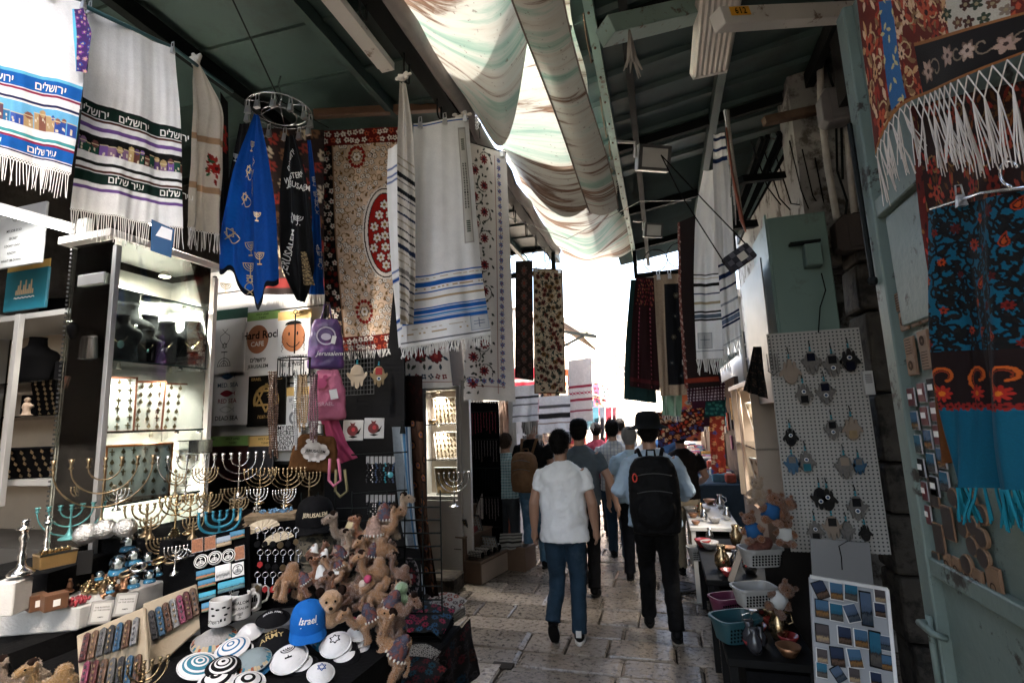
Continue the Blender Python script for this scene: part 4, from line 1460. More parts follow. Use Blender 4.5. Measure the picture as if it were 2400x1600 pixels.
c=Canvas(.30,1.45,200,WHT)
N1=hx('16284e')
for v0,v1,k in((.555,.562,BK),(.575,.580,TN),(.605,.622,BK),(.655,.662,N1),(.70,.715,hx('a89a7c')),(.75,.757,BK),(.765,.785,hx('53606e')),(.79,.80,BK),(.955,.96,hx('53606e'))):
 c.bandv(v0,v1,k)
c.rect(.02,1.25,.16,1.37,hx('8f979c'))
c.rect(.025,1.255,.155,1.365,hx('c2c4c4'))
c.rect(.085,1.27,.092,1.35,hx('5a646c'))
c.rect(.04,1.30,.14,1.304,hx('5a646c'))
o,S=cloth("prayer_shawl","white gathered shawl with dark stripes and a corner patch, behind the dangling bag","shawl",[(1648,402,3.42),(1628,500,3.42),(1624,660,3.40),(1632,842,3.38)],[(1698,395,3.38),(1700,500,3.36),(1702,660,3.36),(1706,838,3.34)],c.grain(.02),folds=((1.5,.03,.2,.6),(3.3,.012,.5)),trans=.3,fringe=dict(n=24,length=.10,r=.003,sway=.02))
c=Canvas(.16,1.35,200,WHT)
for v0,v1,k in((.02,.035,N1),(.07,.085,N1),(.12,.14,N1),(.62,.63,N1),(.665,.69,N1),(.73,.74,N1),(.80,.812,hx('9aa0a8')),(.86,.87,N1),(.875,.895,hx('6a7890')),(.90,.91,N1),(.985,.99,hx('8f979c'))):
 c.bandv(v0,v1,k)
o,S=cloth("prayer_shawl","narrow front fold of a white shawl with navy stripes at both ends","shawl",[(1672,318,3.30),(1670,420,3.28),(1682,620,3.26),(1696,815,3.24)],[(1698,312,3.30),(1712,420,3.26),(1722,620,3.22),(1738,792,3.2)],c.grain(.02),folds=((1.3,.02,.2,.6),(3,.008,.5)),trans=.3,fringe=dict(n=18,length=.09,r=.003,sway=.02))
b=MB()
for k in range(14):
 a=q.uniform(0,6.28)
 r_=q.uniform(.0,.02)
 p0=at(1703,258,3.2)+A(r_*math.cos(a),r_*math.sin(a),0)
 L=q.uniform(.3,.75)
 b.tube([p0,p0+A(q.uniform(-.01,.01),0,-L*.5),p0+A(q.uniform(-.02,.02),0,-L)],.0035,4)
o=tag(b.build("bead_strand",M("mixed beads",(.35,.32,.28),.4,.3,var=.6,scale=120)),"bunch of bead strands and cords hung beside the navy striped shawl","beads")
b=MB()
p0=at(1702,300,3.17)
b.tube([p0,p0+A(.005,0,-.3),p0+A(.03,0,-.6),p0+A(.045,0,-.68)],[.006,.008,.012,.004],6)
tag(b.build("leather_strap",M("red leather",(.22,.06,.03),.5),smooth=True),"reddish leather strap with a tassel among the bead strands","strap")
b=MB()
bag=thing("shoulder_bag","small dark checked shoulder bag dangling on a long strap","bag",at(1732,605,3.05),(0,RAD(-32),RAD(8)))
b=MB()
b.box((0,0,0),(.17,.06,.105))
b.build("pouch",M("dark checked cloth",(.035,.036,.045),.7,var=.8,scale=40,bump=.4),bag,bevel=.012,seg=3)
b=MB()
for i in range(5):
 for j in range(3):
  if(i+j)%2:
   b.box((-.066+i*.033,-.0315,-.034+j*.034),(.03,.003,.03))
b.build("check",M("grey check",(.10,.10,.12),.8),bag)
b=MB()
b.box((.01,-.034,-.005),(.05,.004,.045))
b.build("swing_tag",M("paper tag",(.55,.52,.46),.8),bag)
b=MB()
b.tube([(-.085,0,.02),(-.02,0,.55),(.03,-.02,.80)],.004,5)
b.tube([(.085,0,.03),(.06,0,.4),(.03,-.02,.80)],.004,5)
b.build("strap",black_print,bag)
def big_floral(c,bg2,pal,seed,step=.11,stem='3a2a20'):
 g0=random.Random(seed)
 def one(x,y,g):
  for j in range(8):
   a=j*.785+g.random()
   c.leaf(x+.03*math.cos(a),y+.03*math.sin(a),a,g.uniform(.03,.055),.009,hx(g.choice(pal)))
  c.curl(x+.03,y,.045,g.uniform(0,6),.8,.006,hx(stem))
  c.flower(x,y,g.uniform(.022,.038),g.choice((5,6,8)),hx(g.choice(pal)),hx(bg2),None,g.random()*3,.5)
 c.scatter(0,0,c.w,c.h,step,one,.3,seed)
c=Canvas(.85,1.05,290,hx('2a1410'))
big_floral(c,'1a0a08',['7a2414','8a4a20','9a2a20','5a3414','a5402c'],21,.13,'8a6a3a')
c.rect(0,0,.06,1.1,hx('5a1812'))
c.scatter(0,0,.06,1.1,.035,lambda x,y,g:c.leaf(x,y,g.uniform(0,6),.03,.008,hx(g.choice(['b5382a','8a5a2a','2a0d0a']))),.3,3)
cloth("embroidered_shawl","dark brown shawl embroidered with rust-red flowers behind the turquoise one","shawl",[(2132,250,-0.68),(2160,480,-0.68),(2196,720,-0.68),(2222,960,-0.68)],[(2440,180,-0.68),(2440,480,-0.68),(2440,720,-0.68),(2440,1000,-0.68)],c.grain(.08),folds=((1.5,.012,.2),(3,.006,.5)),trans=.05,weave=400)
c=Canvas(.06,.5,160,hx('5a3312'))
cloth("shawl","plain ochre shawl edge showing under the turquoise shawl","shawl",[(2186,860,-0.66),(2210,1085,-0.66)],[(2206,855,-0.66),(2236,1085,-0.66)],c.grain(.08),folds=((1,.006,.2),),trans=.05)
TQ2=hx('024f66')
c=Canvas(.56,1.12,330,TQ2)
def vine(x,y,g):
 c.curl(x,y,g.uniform(.025,.042),g.uniform(0,6),.9,.010,hx('050608'),g.choice((1,-1)))
 c.leaf(x,y,g.uniform(0,6),.05,.011,hx('0a0a0a'))
 c.leaf(x+.02,y,g.uniform(0,6),.04,.009,hx('12100e'))
c.scatter(0,0,.56,.60,.045,vine,.35,4)
def vfl(x,y,g):
 k=g.random()
 if k<.35:
  c.paisley(x,y,.024,g.uniform(-1.2,1.2),[hx('8a2c0c'),hx('2a0906'),hx('9a3e12')])
 else:
  c.flower(x,y,g.uniform(.014,.026),g.choice((5,7,9)),hx(g.choice(['8a2a10','6a140c','9a380f','4a0e0a'])),hx('3a0a06'),None,g.random()*3,.5)
c.scatter(0,.02,.56,.58,.095,vfl,.3,6)
c.rect(0,.575,.56,.59,hx('1a0a08'))
c.rect(0,.59,.56,.80,hx('170807'))
for k in range(5):
 x=.06+k*.125
 c.curl(x,.68,.062,1.5,.95,.011,hx('b0521a'))
 c.curl(x,.68,.048,1.5,.8,.005,hx('7a2a10'))
 c.flower(x-.01,.745,.034,9,hx('9a2218'),hx('c26a1a'),None,k,.5)
c.scatter(0,.785,.56,.81,.03,lambda x,y,g:c.flower(x,y,.018,5,hx('7a1a14'),hx('2a0a08')),.1,2)
o,S=cloth("embroidered_shawl","turquoise shawl with black vines, orange flowers and a paisley band","shawl",[(2184,492,-0.62),(2196,640,-0.62),(2212,860,-0.62),(2246,1140,-0.62)],[(2430,440,-0.62),(2440,640,-0.62),(2445,860,-0.62),(2450,1150,-0.62)],c.grain(.05),folds=((1.6,.025,.05,.5),(2.7,.010,.4),(7,.003,.2)),trans=.1,weave=500,fringe=dict(n=34,length=.07,r=.003,clump=2,sway=.02,mat=M("turquoise yarn",(.01,.14,.19),.9)))
ch=thing("clothes_hanger","chrome clip hanger carrying the turquoise shawl","hanger",at(2300,455,x=.615))
b=MB()
b.tube([at(2182,490,x=.615)-at(2300,455,x=.615),at(2300,452,x=.615)-at(2300,455,x=.615),at(2430,436,x=.615)-at(2300,455,x=.615)],.0035,6)
b.build("bar",chrome,ch,smooth=True)
b=MB()
b.tube([at(2372,440,x=.615)-at(2300,455,x=.615)]+[at(2372+22*math.sin(a)-6,405-28*math.cos(a),x=.615)-at(2300,455,x=.615)for a in np.linspace(3.6,7.4,9)],.003,6)
b.build("hook",chrome,ch,smooth=True)
clip(ch,at(2250,460,x=.615)-at(2300,455,x=.615),.8)
c=Canvas(.95,.42,330,hx('5a1a0e'))
big_floral(c,'2a0d08',['a5452a','b58a60','8a2a18','c9a888','7a5a3a'],31,.085,'b59a70')
m=(c.X>.36)
c.a[m&(c.Y>.24)]=hx('120c0b')
c2=c
def gre(x,y,g):
 for j in range(6):
  a=j*1.05
  c.leaf(x,y,a,.045,.012,hx(g.choice(['a58a78','8a7060','6a5446'])))
 c.flower(x,y,.03,6,hx(g.choice(['a58a7c','b8a090'])),hx('3a2a24'),None,0,.4)
 c.curl(x+.06,y,.04,g.uniform(0,6),.8,.007,hx('7a6a58'))
c.scatter(.38,.25,.95,.41,.13,gre,.15,5)
c.rect(.60,0,.84,.235,hx('b0a898'))
c.scatter(.60,0,.84,.235,.055,lambda x,y,g:c.flower(x,y,.026,5,hx(g.choice(['3a1a12','5a3a28','2a3424','7a6a5a'])),hx('8a7a5a'),None,g.random()*3,.5),.25,6)
c.rect(.17,.07,.26,.40,hx('2d5a86'))
c.scatter(.17,.07,.26,.40,.04,lambda x,y,g:c.leaf(x,y,g.uniform(0,6),.03,.006,hx('b5a878')),.3,6)
c.rect(0,.405,.95,.42,hx('8a5a30'))
c.rect(.36,.23,.95,.242,hx('8a5a30'))
o,S=cloth("embroidered_shawl","rust, blue and black embroidered shawl with a netted white fringe draped overhead","shawl",[(2004,-45,-0.60),(2050,-45,-0.60),(2110,-45,-0.60),(2260,-70,-0.60),(2440,-90,-0.60)],[(2064,364,-0.60),(2074,330,-0.60),(2100,246,-0.60),(2250,190,-0.60),(2450,100,-0.60)],c.grain(.06),mode='tb',folds=((1.5,.012,.3,1),),trans=.05,weave=500)
make_fringe(o,S,n=16,length=.13,r=.0014,net=2,u0=.30,u1=1.0,clump=6,sway=.02,mat=M("cream yarn",(.5,.45,.4),.9),seed=4)
make_fringe(o,S,n=9,length=.12,r=.0014,net=1,u0=.0,u1=.30,clump=5,sway=.02,mat=M("cream yarn"),seed=5)
# ================================================================== LEFT STALL
ORD=["first","second","third","fourth","fifth","sixth","seventh","eighth","ninth","tenth","eleventh","twelfth"]
alu=M("aluminium post",(.50,.51,.51),.35,.6,var=.08)
white_lam=M("white laminate",(.62,.60,.57),.4,var=.06,world_co=True)
white_card=M("white card",(.70,.69,.66),.6,var=.05)
black_velvet=M("black velvet",(.006,.006,.007),.9,spec=.04)
brass=M("polished brass",(.40,.29,.16),.26,.95,var=.25,scale=40)
antique=M("antique brass",(.26,.19,.11),.34,.9,var=.35,scale=40)
goldm=M("bright gold plate",(.55,.41,.22),.2,1.0,var=.15)
silver=M("silver plate",(.66,.65,.63),.2,1.0,var=.15,scale=40)
turq=M("turquoise enamel",(.02,.17,.25),.35,.3,var=.3)
verdi=M("verdigris",(.08,.25,.25),.5,.5,var=.3)
glass=glass_mat()
clear_plastic=glass_mat("clear plastic",(.92,.94,.94),.5,.12)
warm_bulb=M("lit bulb",(1,.9,.75),.5,emit=(1,.86,.66,14))
def face_rz(p):
 return math.atan2(p[1],p[0])-math.pi/2
def spot(label,p,power,size=.05,aim=(0,0,-1),cone=None,col=(1,.92,.82),cat="lamp"):
 t=thing("spot_lamp",label,cat,p,group="small lit shop lamps")
 b=MB()
 b.lathe([(size*.55,.03),(size,.0),(size*.95,-.004),(size*.5,.02)],16)
 b.build("housing",M("lamp brass",(.55,.5,.42),.3,.8),t,smooth=True)
 b=MB()
 b.lathe([(size*.8,.001),(size*.8,-.001)],16)
 b.build("bulb",warm_bulb,t)
 l=bpy.data.lights.new("shop_light",'SPOT')
 power*=.38
 l.energy,l.color,l.spot_size,l.spot_blend,l.shadow_soft_size=power,col,cone or RAD(130),.8,.04
 o=bpy.data.objects.new("shop_light",l)
 COL.objects.link(o)
 o.parent=t
 o.location=(0,0,-.02)
 o.rotation_euler=(-Vector(aim)).to_track_quat('Z','Y').to_euler()
 return t
XC,Y0,Y1=-2.70,1.92,2.52
case=thing("display_case","glass jewellery case with aluminium posts and lit white back","display case",(-3.0,2.2,0))
off=A(-3.0,2.2,0)
def cb_(name,c,s,m,bevel=.002):
 b=MB()
 b.box(A(*c)-off,s)
 return b.build(name,m,case,bevel=bevel)
cb_("back_panel",(-3.06,2.26,1.9),(.03,.56,1.75),white_lam)
cb_("end_panel",(-2.88,2.545,1.9),(.38,.03,1.75),white_lam)
cb_("base",(-2.88,2.2,.55),(.38,.70,1.06),white_lam)
cb_("top",(-2.88,2.22,2.85),(.38,.70,.04),white_lam)
cb_("post",(XC,Y0,1.93),(.028,.028,1.72),alu)
cb_("post",(XC-.012,Y1+.03,1.93),(.02,.02,1.72),M("dark post",(.04,.04,.04),.4))
cb_("post",(-3.02,Y0+.04,1.95),(.075,.03,2.1),M("pale post",(.48,.50,.49),.4,.2))
for z in np.arange(1.1,2.95,.03):
 pass
b=MB()
for z in np.arange(1.12,2.95,.024):
 b.box(A(-3.072,Y0+.022,z)-off,(.012,.006,.010))
o=b.build("slotted_strip",M("dark post"),case)
o["kind"]="stuff"
for z in(2.56,2.185,1.815,1.45):
 cb_("shelf",(-2.88,2.22,z),(.34,.58,.008),glass_mat("shelf glass",(.80,.82,.81),.2),0)
 cb_("shelf_edge",(XC+.002,2.22,z),(.004,.58,.009),M("green glass edge",(.03,.06,.055),.2),0)
 for yy in(2.35,2.5):
  b=MB()
  b.lathe([(.008,0),(.008,.02)],8,rot=rotm(0,RAD(90)))
  b.build("shelf_stud",chrome,case,loc=A(XC-.03,yy,z-.012)-off)
for(c_,s_)in(((XC+.004,2.22,1.95),(.006,.56,1.75)),((-2.87,Y0-.004,1.95),(.30,.006,1.75))):
 b=MB()
 b.box(A(*c_)-off,s_)
 b.build("pane",glass,case)
b=MB()
b.box(A(-2.85,Y0-.012,2.62)-off,(.19,.012,.06))
b.build("hinge_plate",alu,case,bevel=.002)
spot("round brass lamp glowing at the top of the glass case",A(-2.90,2.36,2.76),80,.035,(0,-.1,-1))
spot("second brass lamp tucked at the front of the glass case",A(-2.95,2.02,2.78),34,.03,(-.2,.2,-1))
spot("lamp lighting the pendant boards on the glass shelf",A(-2.76,2.32,2.15),3,.012,(-.6,.1,-1))
spot("added lamp brightening the board of crosses behind the case post",A(-2.76,2.02,2.15),3.5,.012,(-.6,.1,-1))  # extra lamp, put in to lift this dark board
spot("lamp over the lowest glass shelf behind the menorahs",A(-2.85,2.3,1.785),18,.012,(-.3,.1,-1))
spot("added lamp brightening the bagged shirts from behind the scarves",A(-2.75,2.15,3.0),34,.03,(-.05,.9,-.9))  # hidden extra lamp, added to brighten the bagged shirts
grey_lam=M("grey laminate",(.30,.295,.285),.45,var=.1,world_co=True)
cab=thing("display_case","warm lit white cabinet beside the jewellery case","display case",(-3.5,2.2,0))
off2=A(-3.5,2.2,0)
def cc_(name,c,s,m,bevel=.002):
 b=MB()
 b.box(A(*c)-off2,s)
 return b.build(name,m,cab,bevel=bevel)
for xx in(-3.14,-4.6):
 cc_("side_panel",(xx,2.30,1.35),(.03,.5,2.7),grey_lam)
cc_("back_panel",(-3.85,2.56,1.4),(1.44,.02,2.6),M("cream laminate",(.34,.28,.22),.5))
for z,m_ in((2.535,grey_lam),(2.13,M("shelf glass")),(1.93,M("shelf glass")),(1.55,grey_lam)):
 cc_("shelf",(-3.85,2.32,z),(1.40,.42,.035 if m_ is grey_lam else.008),m_)
cc_("base",(-3.85,2.3,.6),(1.40,.44,1.2),M("dark post"))
cc_("frame_stile",(-3.62,2.05,1.98),(.04,.03,1.1),grey_lam)
for k_,(x_,z_,w_)in enumerate(((-3.6,1.935,.16),(-3.85,1.935,.2),(-3.62,2.137,.14),(-3.9,2.137,.22),(-3.7,2.555,.3),(-3.6,1.57,.26),(-3.95,1.57,.3))):
 b=MB()
 b.box((0,0,.07),(w_,.12,.14))
 tag(b.build("jewellery_box",black_velvet,loc=(x_,2.36,z_),rot=(0,0,.3),bevel=.006),"black jewellery box, %s in the warm white cabinet"%ORD[k_],"box","black jewellery boxes")
spot("low lamp glowing under the shelf of the warm white cabinet",A(-3.42,2.2,2.50),4,.03,(0,.2,-1))
st=thing("strip_lamp","bright white strip light behind the blue prayer shawl's fringe","lamp",at(60,545,2.7))
b=MB()
pA,pB=at(-60,470,2.7)-at(60,545,2.7),at(175,535,2.9)-at(60,545,2.7)
b.bar(pA,pB,.05,.04)
b.build("housing",white_lam,st)
b=MB()
b.bar(pA+A(0,-.02,-.025),pB+A(0,-.02,-.025),.04,.012)
b.build("tube",M("lit tube",(1,1,1),.5,emit=(1,.98,.95,3)),st)
l=bpy.data.lights.new("strip_light",'AREA')
l.energy,l.shape,l.size,l.size_y,l.color=.5,'RECTANGLE',.6,.05,(1,.96,.9)
lo=bpy.data.objects.new("strip_light",l)
COL.objects.link(lo)
lo.parent=st
lo.location=(pA+pB)/2+A(0,-.03,-.05)
lo.rotation_euler=(RAD(25),0,0)
def pack(name,label,x0,y0,x1,y1,yy,body,header=None,head_h=0,prints=(),thick=.018,cat="packed shirt",group=None,tilt=0.0,hmat=None,htext=()):
 p0,p1=at(x0,y0,y=yy),at(x1,y1,y=yy)
 w,h=abs(p1[0]-p0[0]),abs(p0[2]-p1[2])
 t=thing(name,label,cat,(p0+p1)/2,(0,tilt,0),group)
 b=MB()
 n=8
 zz=np.linspace(-h/2,h/2,n)
 b.box((0,0,0),(w,thick,h))
 b.build("shirt",body,t,bevel=.006,seg=2)
 if header:
  b=MB()
  b.box((0,-.002,h/2+head_h/2),(w*1.02,.004,head_h))
  ho=b.build("header_card",header,t)
  if htext:
   lettering(htext,"header_lettering",black_print,ho,((0,-.002,h/2+head_h/2),(1,0,0),(0,0,1),(0,-1,0)),.003)
 fr=((0,-thick/2-.001,0),(1,0,0),(0,0,1),(0,-1,0))
 for k,(mat_,lines)in enumerate(prints):
  lettering(lines,"print",mat_,t,fr,.001)
 return t,w,h,fr
def flat_shapes(name,mat,parent,fr,items,off_=.0015):
 o,ex_,ey_,ez_=[np.array(v_,float)for v_ in fr]
 class _S:
  def __call__(s,u,v,off=0.0):
   u,v=np.asarray(u,float),np.asarray(v,float)
   return o+u[...,None]*ex_-v[...,None]*ey_+(off+off_)*ez_
 it=[]
 for q_ in items:
  if q_[0]=='c':
   it.append(('p',circle_pts(q_[1],-q_[2],q_[3],q_[4],28)[:-1]))
  elif q_[0]=='r':
   it.append(('s',circle_pts(q_[1],-q_[2],(q_[3]+q_[4])/2,(q_[3]+q_[4])/2,28),q_[4]-q_[3]))
  elif q_[0]=='s':
   it.append(('s',[(a,-b_)for a,b_ in q_[1]],q_[2]))
  elif q_[0]=='p':
   it.append(('p',[(a,-b_)for a,b_ in q_[1]]))
  else:
   it.append(q_)
 return print_on(parent,_S(),name,mat,it,1.0,0.0)
shirt_w=M("white shirt in bag",(.70,.69,.67),.35,var=.06,coat=.4,bump=.1,bscale=12)
shirt_k=M("black shirt in bag",(.018,.016,.014),.35,coat=.4,bump=.1,bscale=12)
hd_dkgreen,hd_green,hd_yel=M("dark green card",(.015,.06,.04),.4,coat=.5),M("lime green card",(.22,.38,.10),.4,coat=.5),M("yellow card",(.72,.47,.16),.4,coat=.5)
YT=3.02
sw=thing("slat_wall","white slatted display wall behind the bagged shirts","display wall",at(610,900,y=YT+.06))
o0=at(610,900,y=YT+.06)
pTL,pBR=at(486,640,y=YT+.06)-o0,at(752,1080,y=YT+.06)-o0
nsl=8
for k in range(nsl):
 z1_,z0_=pTL[2]+(pBR[2]-pTL[2])*k/nsl,pTL[2]+(pBR[2]-pTL[2])*(k+1)/nsl
 b=MB()
 b.box(((pTL[0]+pBR[0])/2,0,(z0_+z1_)/2),(pBR[0]-pTL[0],.02,z1_-z0_-.012))
 b.build("slat",white_lam,sw)
b=MB()
b.box(((pTL[0]+pBR[0])/2,.02,(pTL[2]+pBR[2])/2),(pBR[0]-pTL[0]+.06,.012,pTL[2]-pBR[2]+.04))
b.build("backing",M("dark post"),sw)
fr_p=lambda w,h:None
t,w,h,fr=pack("packed_shirt","white bagged shirt printed with a menorah, star and fish",486,754,574,882,YT,shirt_w,hd_dkgreen,.075)
it=menorah_items(0,-h*.18,h*.26,1.0,.0045)+star_items(0,0.02,.025,1.0,.0035)+fish_items(0,h*.22,h*.36,1.0,.0035)
flat_shapes("print",black_print,t,fr,it)
lettering([("GRAFTED IN",0,-h*.44,.016,.0),("ROMANS 11:17-24",0,-h*.49,.014,.0)],"print",M("grey print",(.2,.2,.2),.7),t,fr)
t,w,h,fr=pack("packed_shirt","white bagged shirt with a brown disc and bold cafe lettering",578,754,651,884,YT+.004,shirt_w,hd_green,.06,htext=[("HOLY LAND",0,.006,.02,.01),("T-SHIRT",0,-.018,.018,.01)])
flat_shapes("print",M("brown print",(.30,.11,.05),.6),t,fr,[('c',-.03,h*.17,.095,.105)])
lettering([("Hard Rock",.005,h*.18,.078,.022),(heb("ירושלים"),-.02,-h*.22,.045,.012),("JERUSALEM",-.02,-h*.32,.036,.012)],"print",black_print,t,fr,.003)
lettering([("CAFE",-.03,h*.05,.05,.012)],"print",white_print,t,fr,.003)
t,w,h,fr=pack("packed_shirt","white bagged shirt with an orange smiling face and sidelocks",653,752,727,878,YT-.004,shirt_w,hd_yel,.062,htext=[("HOLY LAND",.02,.006,.02,.01),("T-SHIRT",.02,-.018,.018,.01)])
flat_shapes("print",M("orange print",(.34,.11,.03),.6),t,fr,[('c',0,h*.18,.098,.105)])
flat_shapes("print",black_print,t,fr,[('c',-.035,h*.24,.007,.014),('c',.035,h*.24,.007,.014),('s',[(.06*math.sin(a),h*.18-.01-.06*math.cos(a))for a in np.linspace(-1.1,1.1,12)],.006),('p',[(.07*math.cos(a),h*.18+.09+.028*math.sin(a))for a in np.linspace(0,3.14,10)])]+[('s',[(sx*(.09+.008*math.sin(k*2.2)),h*.22-k*.012)for k in range(11)],.004)for sx in(-1,1)],.003)
lettering([("DON'T WORRY",0,-h*.20,.034,.004),("BE JEWISH",0,-h*.33,.042,.01)],"print",black_print,t,fr,.002)
t,w,h,fr=pack("packed_shirt","white bagged shirt naming three seas beside three fishes",492,876,581,995,YT,shirt_w)
lettering([("MED. SEA",0,h*.22,.045,.01)],"print",M("navy print",(.02,.05,.10),.7),t,fr)
lettering([("RED SEA",0,-h*.08,.045,.01)],"print",M("red print",(.22,.02,.03),.7),t,fr)
lettering([("DEAD SEA",0,-h*.40,.045,.01)],"print",black_print,t,fr)
def fish(cx,cy,s):
 return[(cx+s*(t_-.5),cy+s*.17*math.sin(math.pi*min(1,t_*1.15))*(1 if t_<.87 else 1))for t_ in np.linspace(0,.87,12)]+[(cx+s*.5,cy+s*.14),(cx+s*.45,cy),(cx+s*.5,cy-s*.14)]+[(cx+s*(t_-.5),cy-s*.17*math.sin(math.pi*min(1,t_*1.15)))for t_ in np.linspace(.87,0.02,12)]
flat_shapes("fish_print",M("navy print"),t,fr,[('p',fish(0,h*.42,.13))])
flat_shapes("fish_print",M("red print"),t,fr,[('p',fish(0,h*.10,.14))])
flat_shapes("fish_print",M("grey print"),t,fr,[('s',fish(0,-h*.20,.13),.003)])
t,w,h,fr=pack("packed_shirt","black bagged shirt with a golden wreathed star emblem",583,882,671,997,YT+.002,shirt_k)
gp=M("gold ink",(.50,.31,.10),.5)
flat_shapes("emblem",gp,t,fr,[('s',circle_pts(0,0,.10,.10,30,-.3,3.5),.022)]+[('s',[(.10*math.sin(k*2.094+ph),.10*math.cos(k*2.094+ph)+.02),(.10*math.sin((k+1)*2.094+ph),.10*math.cos((k+1)*2.094+ph)+.02)],.016)for ph in(0,3.1416)for k in range(3)]+[('p',[(.03+.03*math.sin(k),-.05+k*.018),(.06,-.04+k*.018),(.04,-.03+k*.018)])for k in range(8)])
lettering([("ISRAEL",-.09,h*.40,.03,.008,0),("FORCES",.08,h*.40,.03,.008,0),(heb("צבא הגנה"),0,-h*.34,.034,.01)],"print",gp,t,fr)
t,w,h,fr=pack("packed_shirt","pale shirt with small dark emblem half hidden by bead strands",673,928,722,1000,YT,shirt_w,hd_yel,.06)
lettering([("IF YOU",0,h*.30,.04,.01),("TELL",.0,h*.1,.04,.01)],"print",M("grey print"),t,fr)
flat_shapes("print",M("grey print"),t,fr,[('r',-.01,-h*.2,.03,.05)])
t,w,h,fr=pack("packed_shirt","white shirt with five lines of secret-job lettering behind the beads",640,996,706,1055,YT-.03,shirt_w)
lettering([("MY JOB",0,h*.30,.042,.012),("SECRET",0,h*.10,.042,.012),("I DON'T",0,-h*.10,.042,.012),("KNOW",.0,-h*.28,.042,.012),("WHAT I'M",0,-h*.46,.042,.012)],"print",black_print,t,fr)
for k,(x0,x1,hm,lb,bodyc)in enumerate(((488,581,hd_green,"lime green",(.05,.015,.015)),(582,640,hd_yel,"yellow",(.03,.03,.035)))):
 pack("packed_shirt","dark bagged shirt with a %s header card in the lowest row"%lb,x0,1046,x1,1120,YT-.02,M("dark shirt %d"%k,bodyc,.35,coat=.5),hm,.07,htext=[("HOLY LAND",.04,.008,.022,.012),("T-SHIRT",.04,-.02,.02,.012)])
t,w,h,fr=pack("packed_shirt","grey bagged shirt with secret-job lettering behind the blue shawl fringe",-20,500,98,615,1.95,M("grey shirt in bag",(.30,.31,.31),.3,coat=.5,bump=.1),cat="packed shirt")
lettering([("MY JOB IS SO",0,h*.08,.022,.008),("SECRET",0,-h*.05,.022,.008),("I DON'T EVEN",0,-h*.17,.022,.008),("KNOW",0,-h*.29,.022,.008),("WHAT I'M DOING",0,-h*.41,.021,.008)],"print",black_print,t,fr)
flat_shapes("print",M("grey print"),t,fr,[('r',0,h*.32,.02,.028),('r',0,h*.32,.008,.014)])
t,w,h,fr=pack("shawl_bag","turquoise embroidered shawl bag in a gold-headed plastic sleeve",20,640,108,720,2.12,M("turquoise velvet",(.01,.14,.20),.5,coat=.5),M("gold card",(.55,.36,.10),.35,coat=.5),.05,cat="bag")
flat_shapes("skyline",M("beige stitch",(.45,.36,.25),.7),t,fr,[('p',[(-.08+.016*k,-.03),(-.08+.016*k,-.0+.03*(k%3)),(-.067+.016*k,.0+.03*(k%3)),(-.067+.016*k,-.03)])for k in range(10)])
flat_shapes("skyline",white_print,t,fr,[('s',[(-.09+.01*k,-.05+.004*math.sin(k*2))for k in range(19)],.006)])
def bust_mesh():
 b=MB()
 prof=[(.060,0),(.066,.05),(.080,.10),(.098,.145),(.100,.165),(.085,.185),(.055,.20),(.042,.215),(.038,.25),(.040,.262)]
 an=np.linspace(0,2*math.pi,24,endpoint=False)
 v=[]
 for r_,z_ in prof:
  lean=.02*(z_/.26)
  v.append(np.stack([np.cos(an)*r_,np.sin(an)*r_*(.55 if z_<.19 else.8)+lean,np.full(24,z_)],1))
 f=[(i*24+j,i*24+(j+1)%24,(i+1)*24+(j+1)%24,(i+1)*24+j)for i in range(len(prof)-1)for j in range(24)]
 f+=[tuple(range(23,-1,-1)),tuple((len(prof)-1)*24+j for j in range(24))]
 b.add(np.concatenate(v),f)
 return b
bm0=bust_mesh().build("necklace_bust",black_velvet,smooth=True)
bust_spec=[(214,848,.92,"tall black bust half behind the case post","pearl",.55),(290,838,1.12,"tallest black bust at the middle of the glass shelf","pearl",.62),(276,856,.8,"short black bust in front wearing a teal drop","gold",.95),(343,842,.98,"broad black bust between two pendants","gold",.72),(388,838,.92,"upright black bust nearest the case end, rear row","gold",.6),(342,858,.62,"smallest black bust with a tiny turquoise bead","gold",.9),(384,862,.80,"black bust with a long gold chain and clear drop","gold",.95),(446,868,.92,"black bust standing apart by the case end","gold",.85)]
for k,(px,py,s,lb,kind,ln)in enumerate(bust_spec):
 rear=(0,1,3,4)
 p=at(px,py,x=-2.80 if k not in rear else-2.93)
 p[2]=2.189
 o=bm0 if k==0 else bm0.copy()
 if k:
  COL.objects.link(o)
 o.location=p
 rz=face_rz(p)
 o.rotation_euler=(0,0,rz)
 o.scale=(s*1.25,)*3
 tag(o,lb+" in the jewellery case","bust","black velvet necklace busts")
 n=thing("necklace","%s necklace worn by the %s"%("white pearl" if kind=="pearl" else "fine gold",lb),"necklace",p,(0,0,rz),"necklaces on the case busts",s*1.25)
 b=MB()
 pts=[(.045*math.sin(a),-.048*math.cos(a)*.6-(.02 if abs(a)<1 else 0),.205-.11*ln*max(0,math.cos(a))**1.1)for a in np.linspace(-2.4,2.4,22)]
 if kind=="pearl":
  for q_ in pts:
   b.ball(q_,.0065,6,5)
  b.build("pearl_string",M("pearl",(.7,.67,.62),.25,coat=.5),n,smooth=True)
 else:
  b.tube(pts,.003,5)
  b.build("chain",goldm,n,smooth=True)
  b=MB()
  m_=pts[11]
  b.ball((m_[0],m_[1]-.006,m_[2]-.012),(.008,.005,.012)if k!=2 else(.016,.007,.022),8,6)
  b.build("pendant",M("teal stone",(.10,.25,.24),.2,coat=.5)if k in(2,5)else silver,n,smooth=True)
p=at(84,858,y=2.25)
o=bm0.copy()
COL.objects.link(o)
o.location,o.rotation_euler,o.scale=(p[0],p[1],2.134),(0,0,face_rz(p)),(1.15,)*3
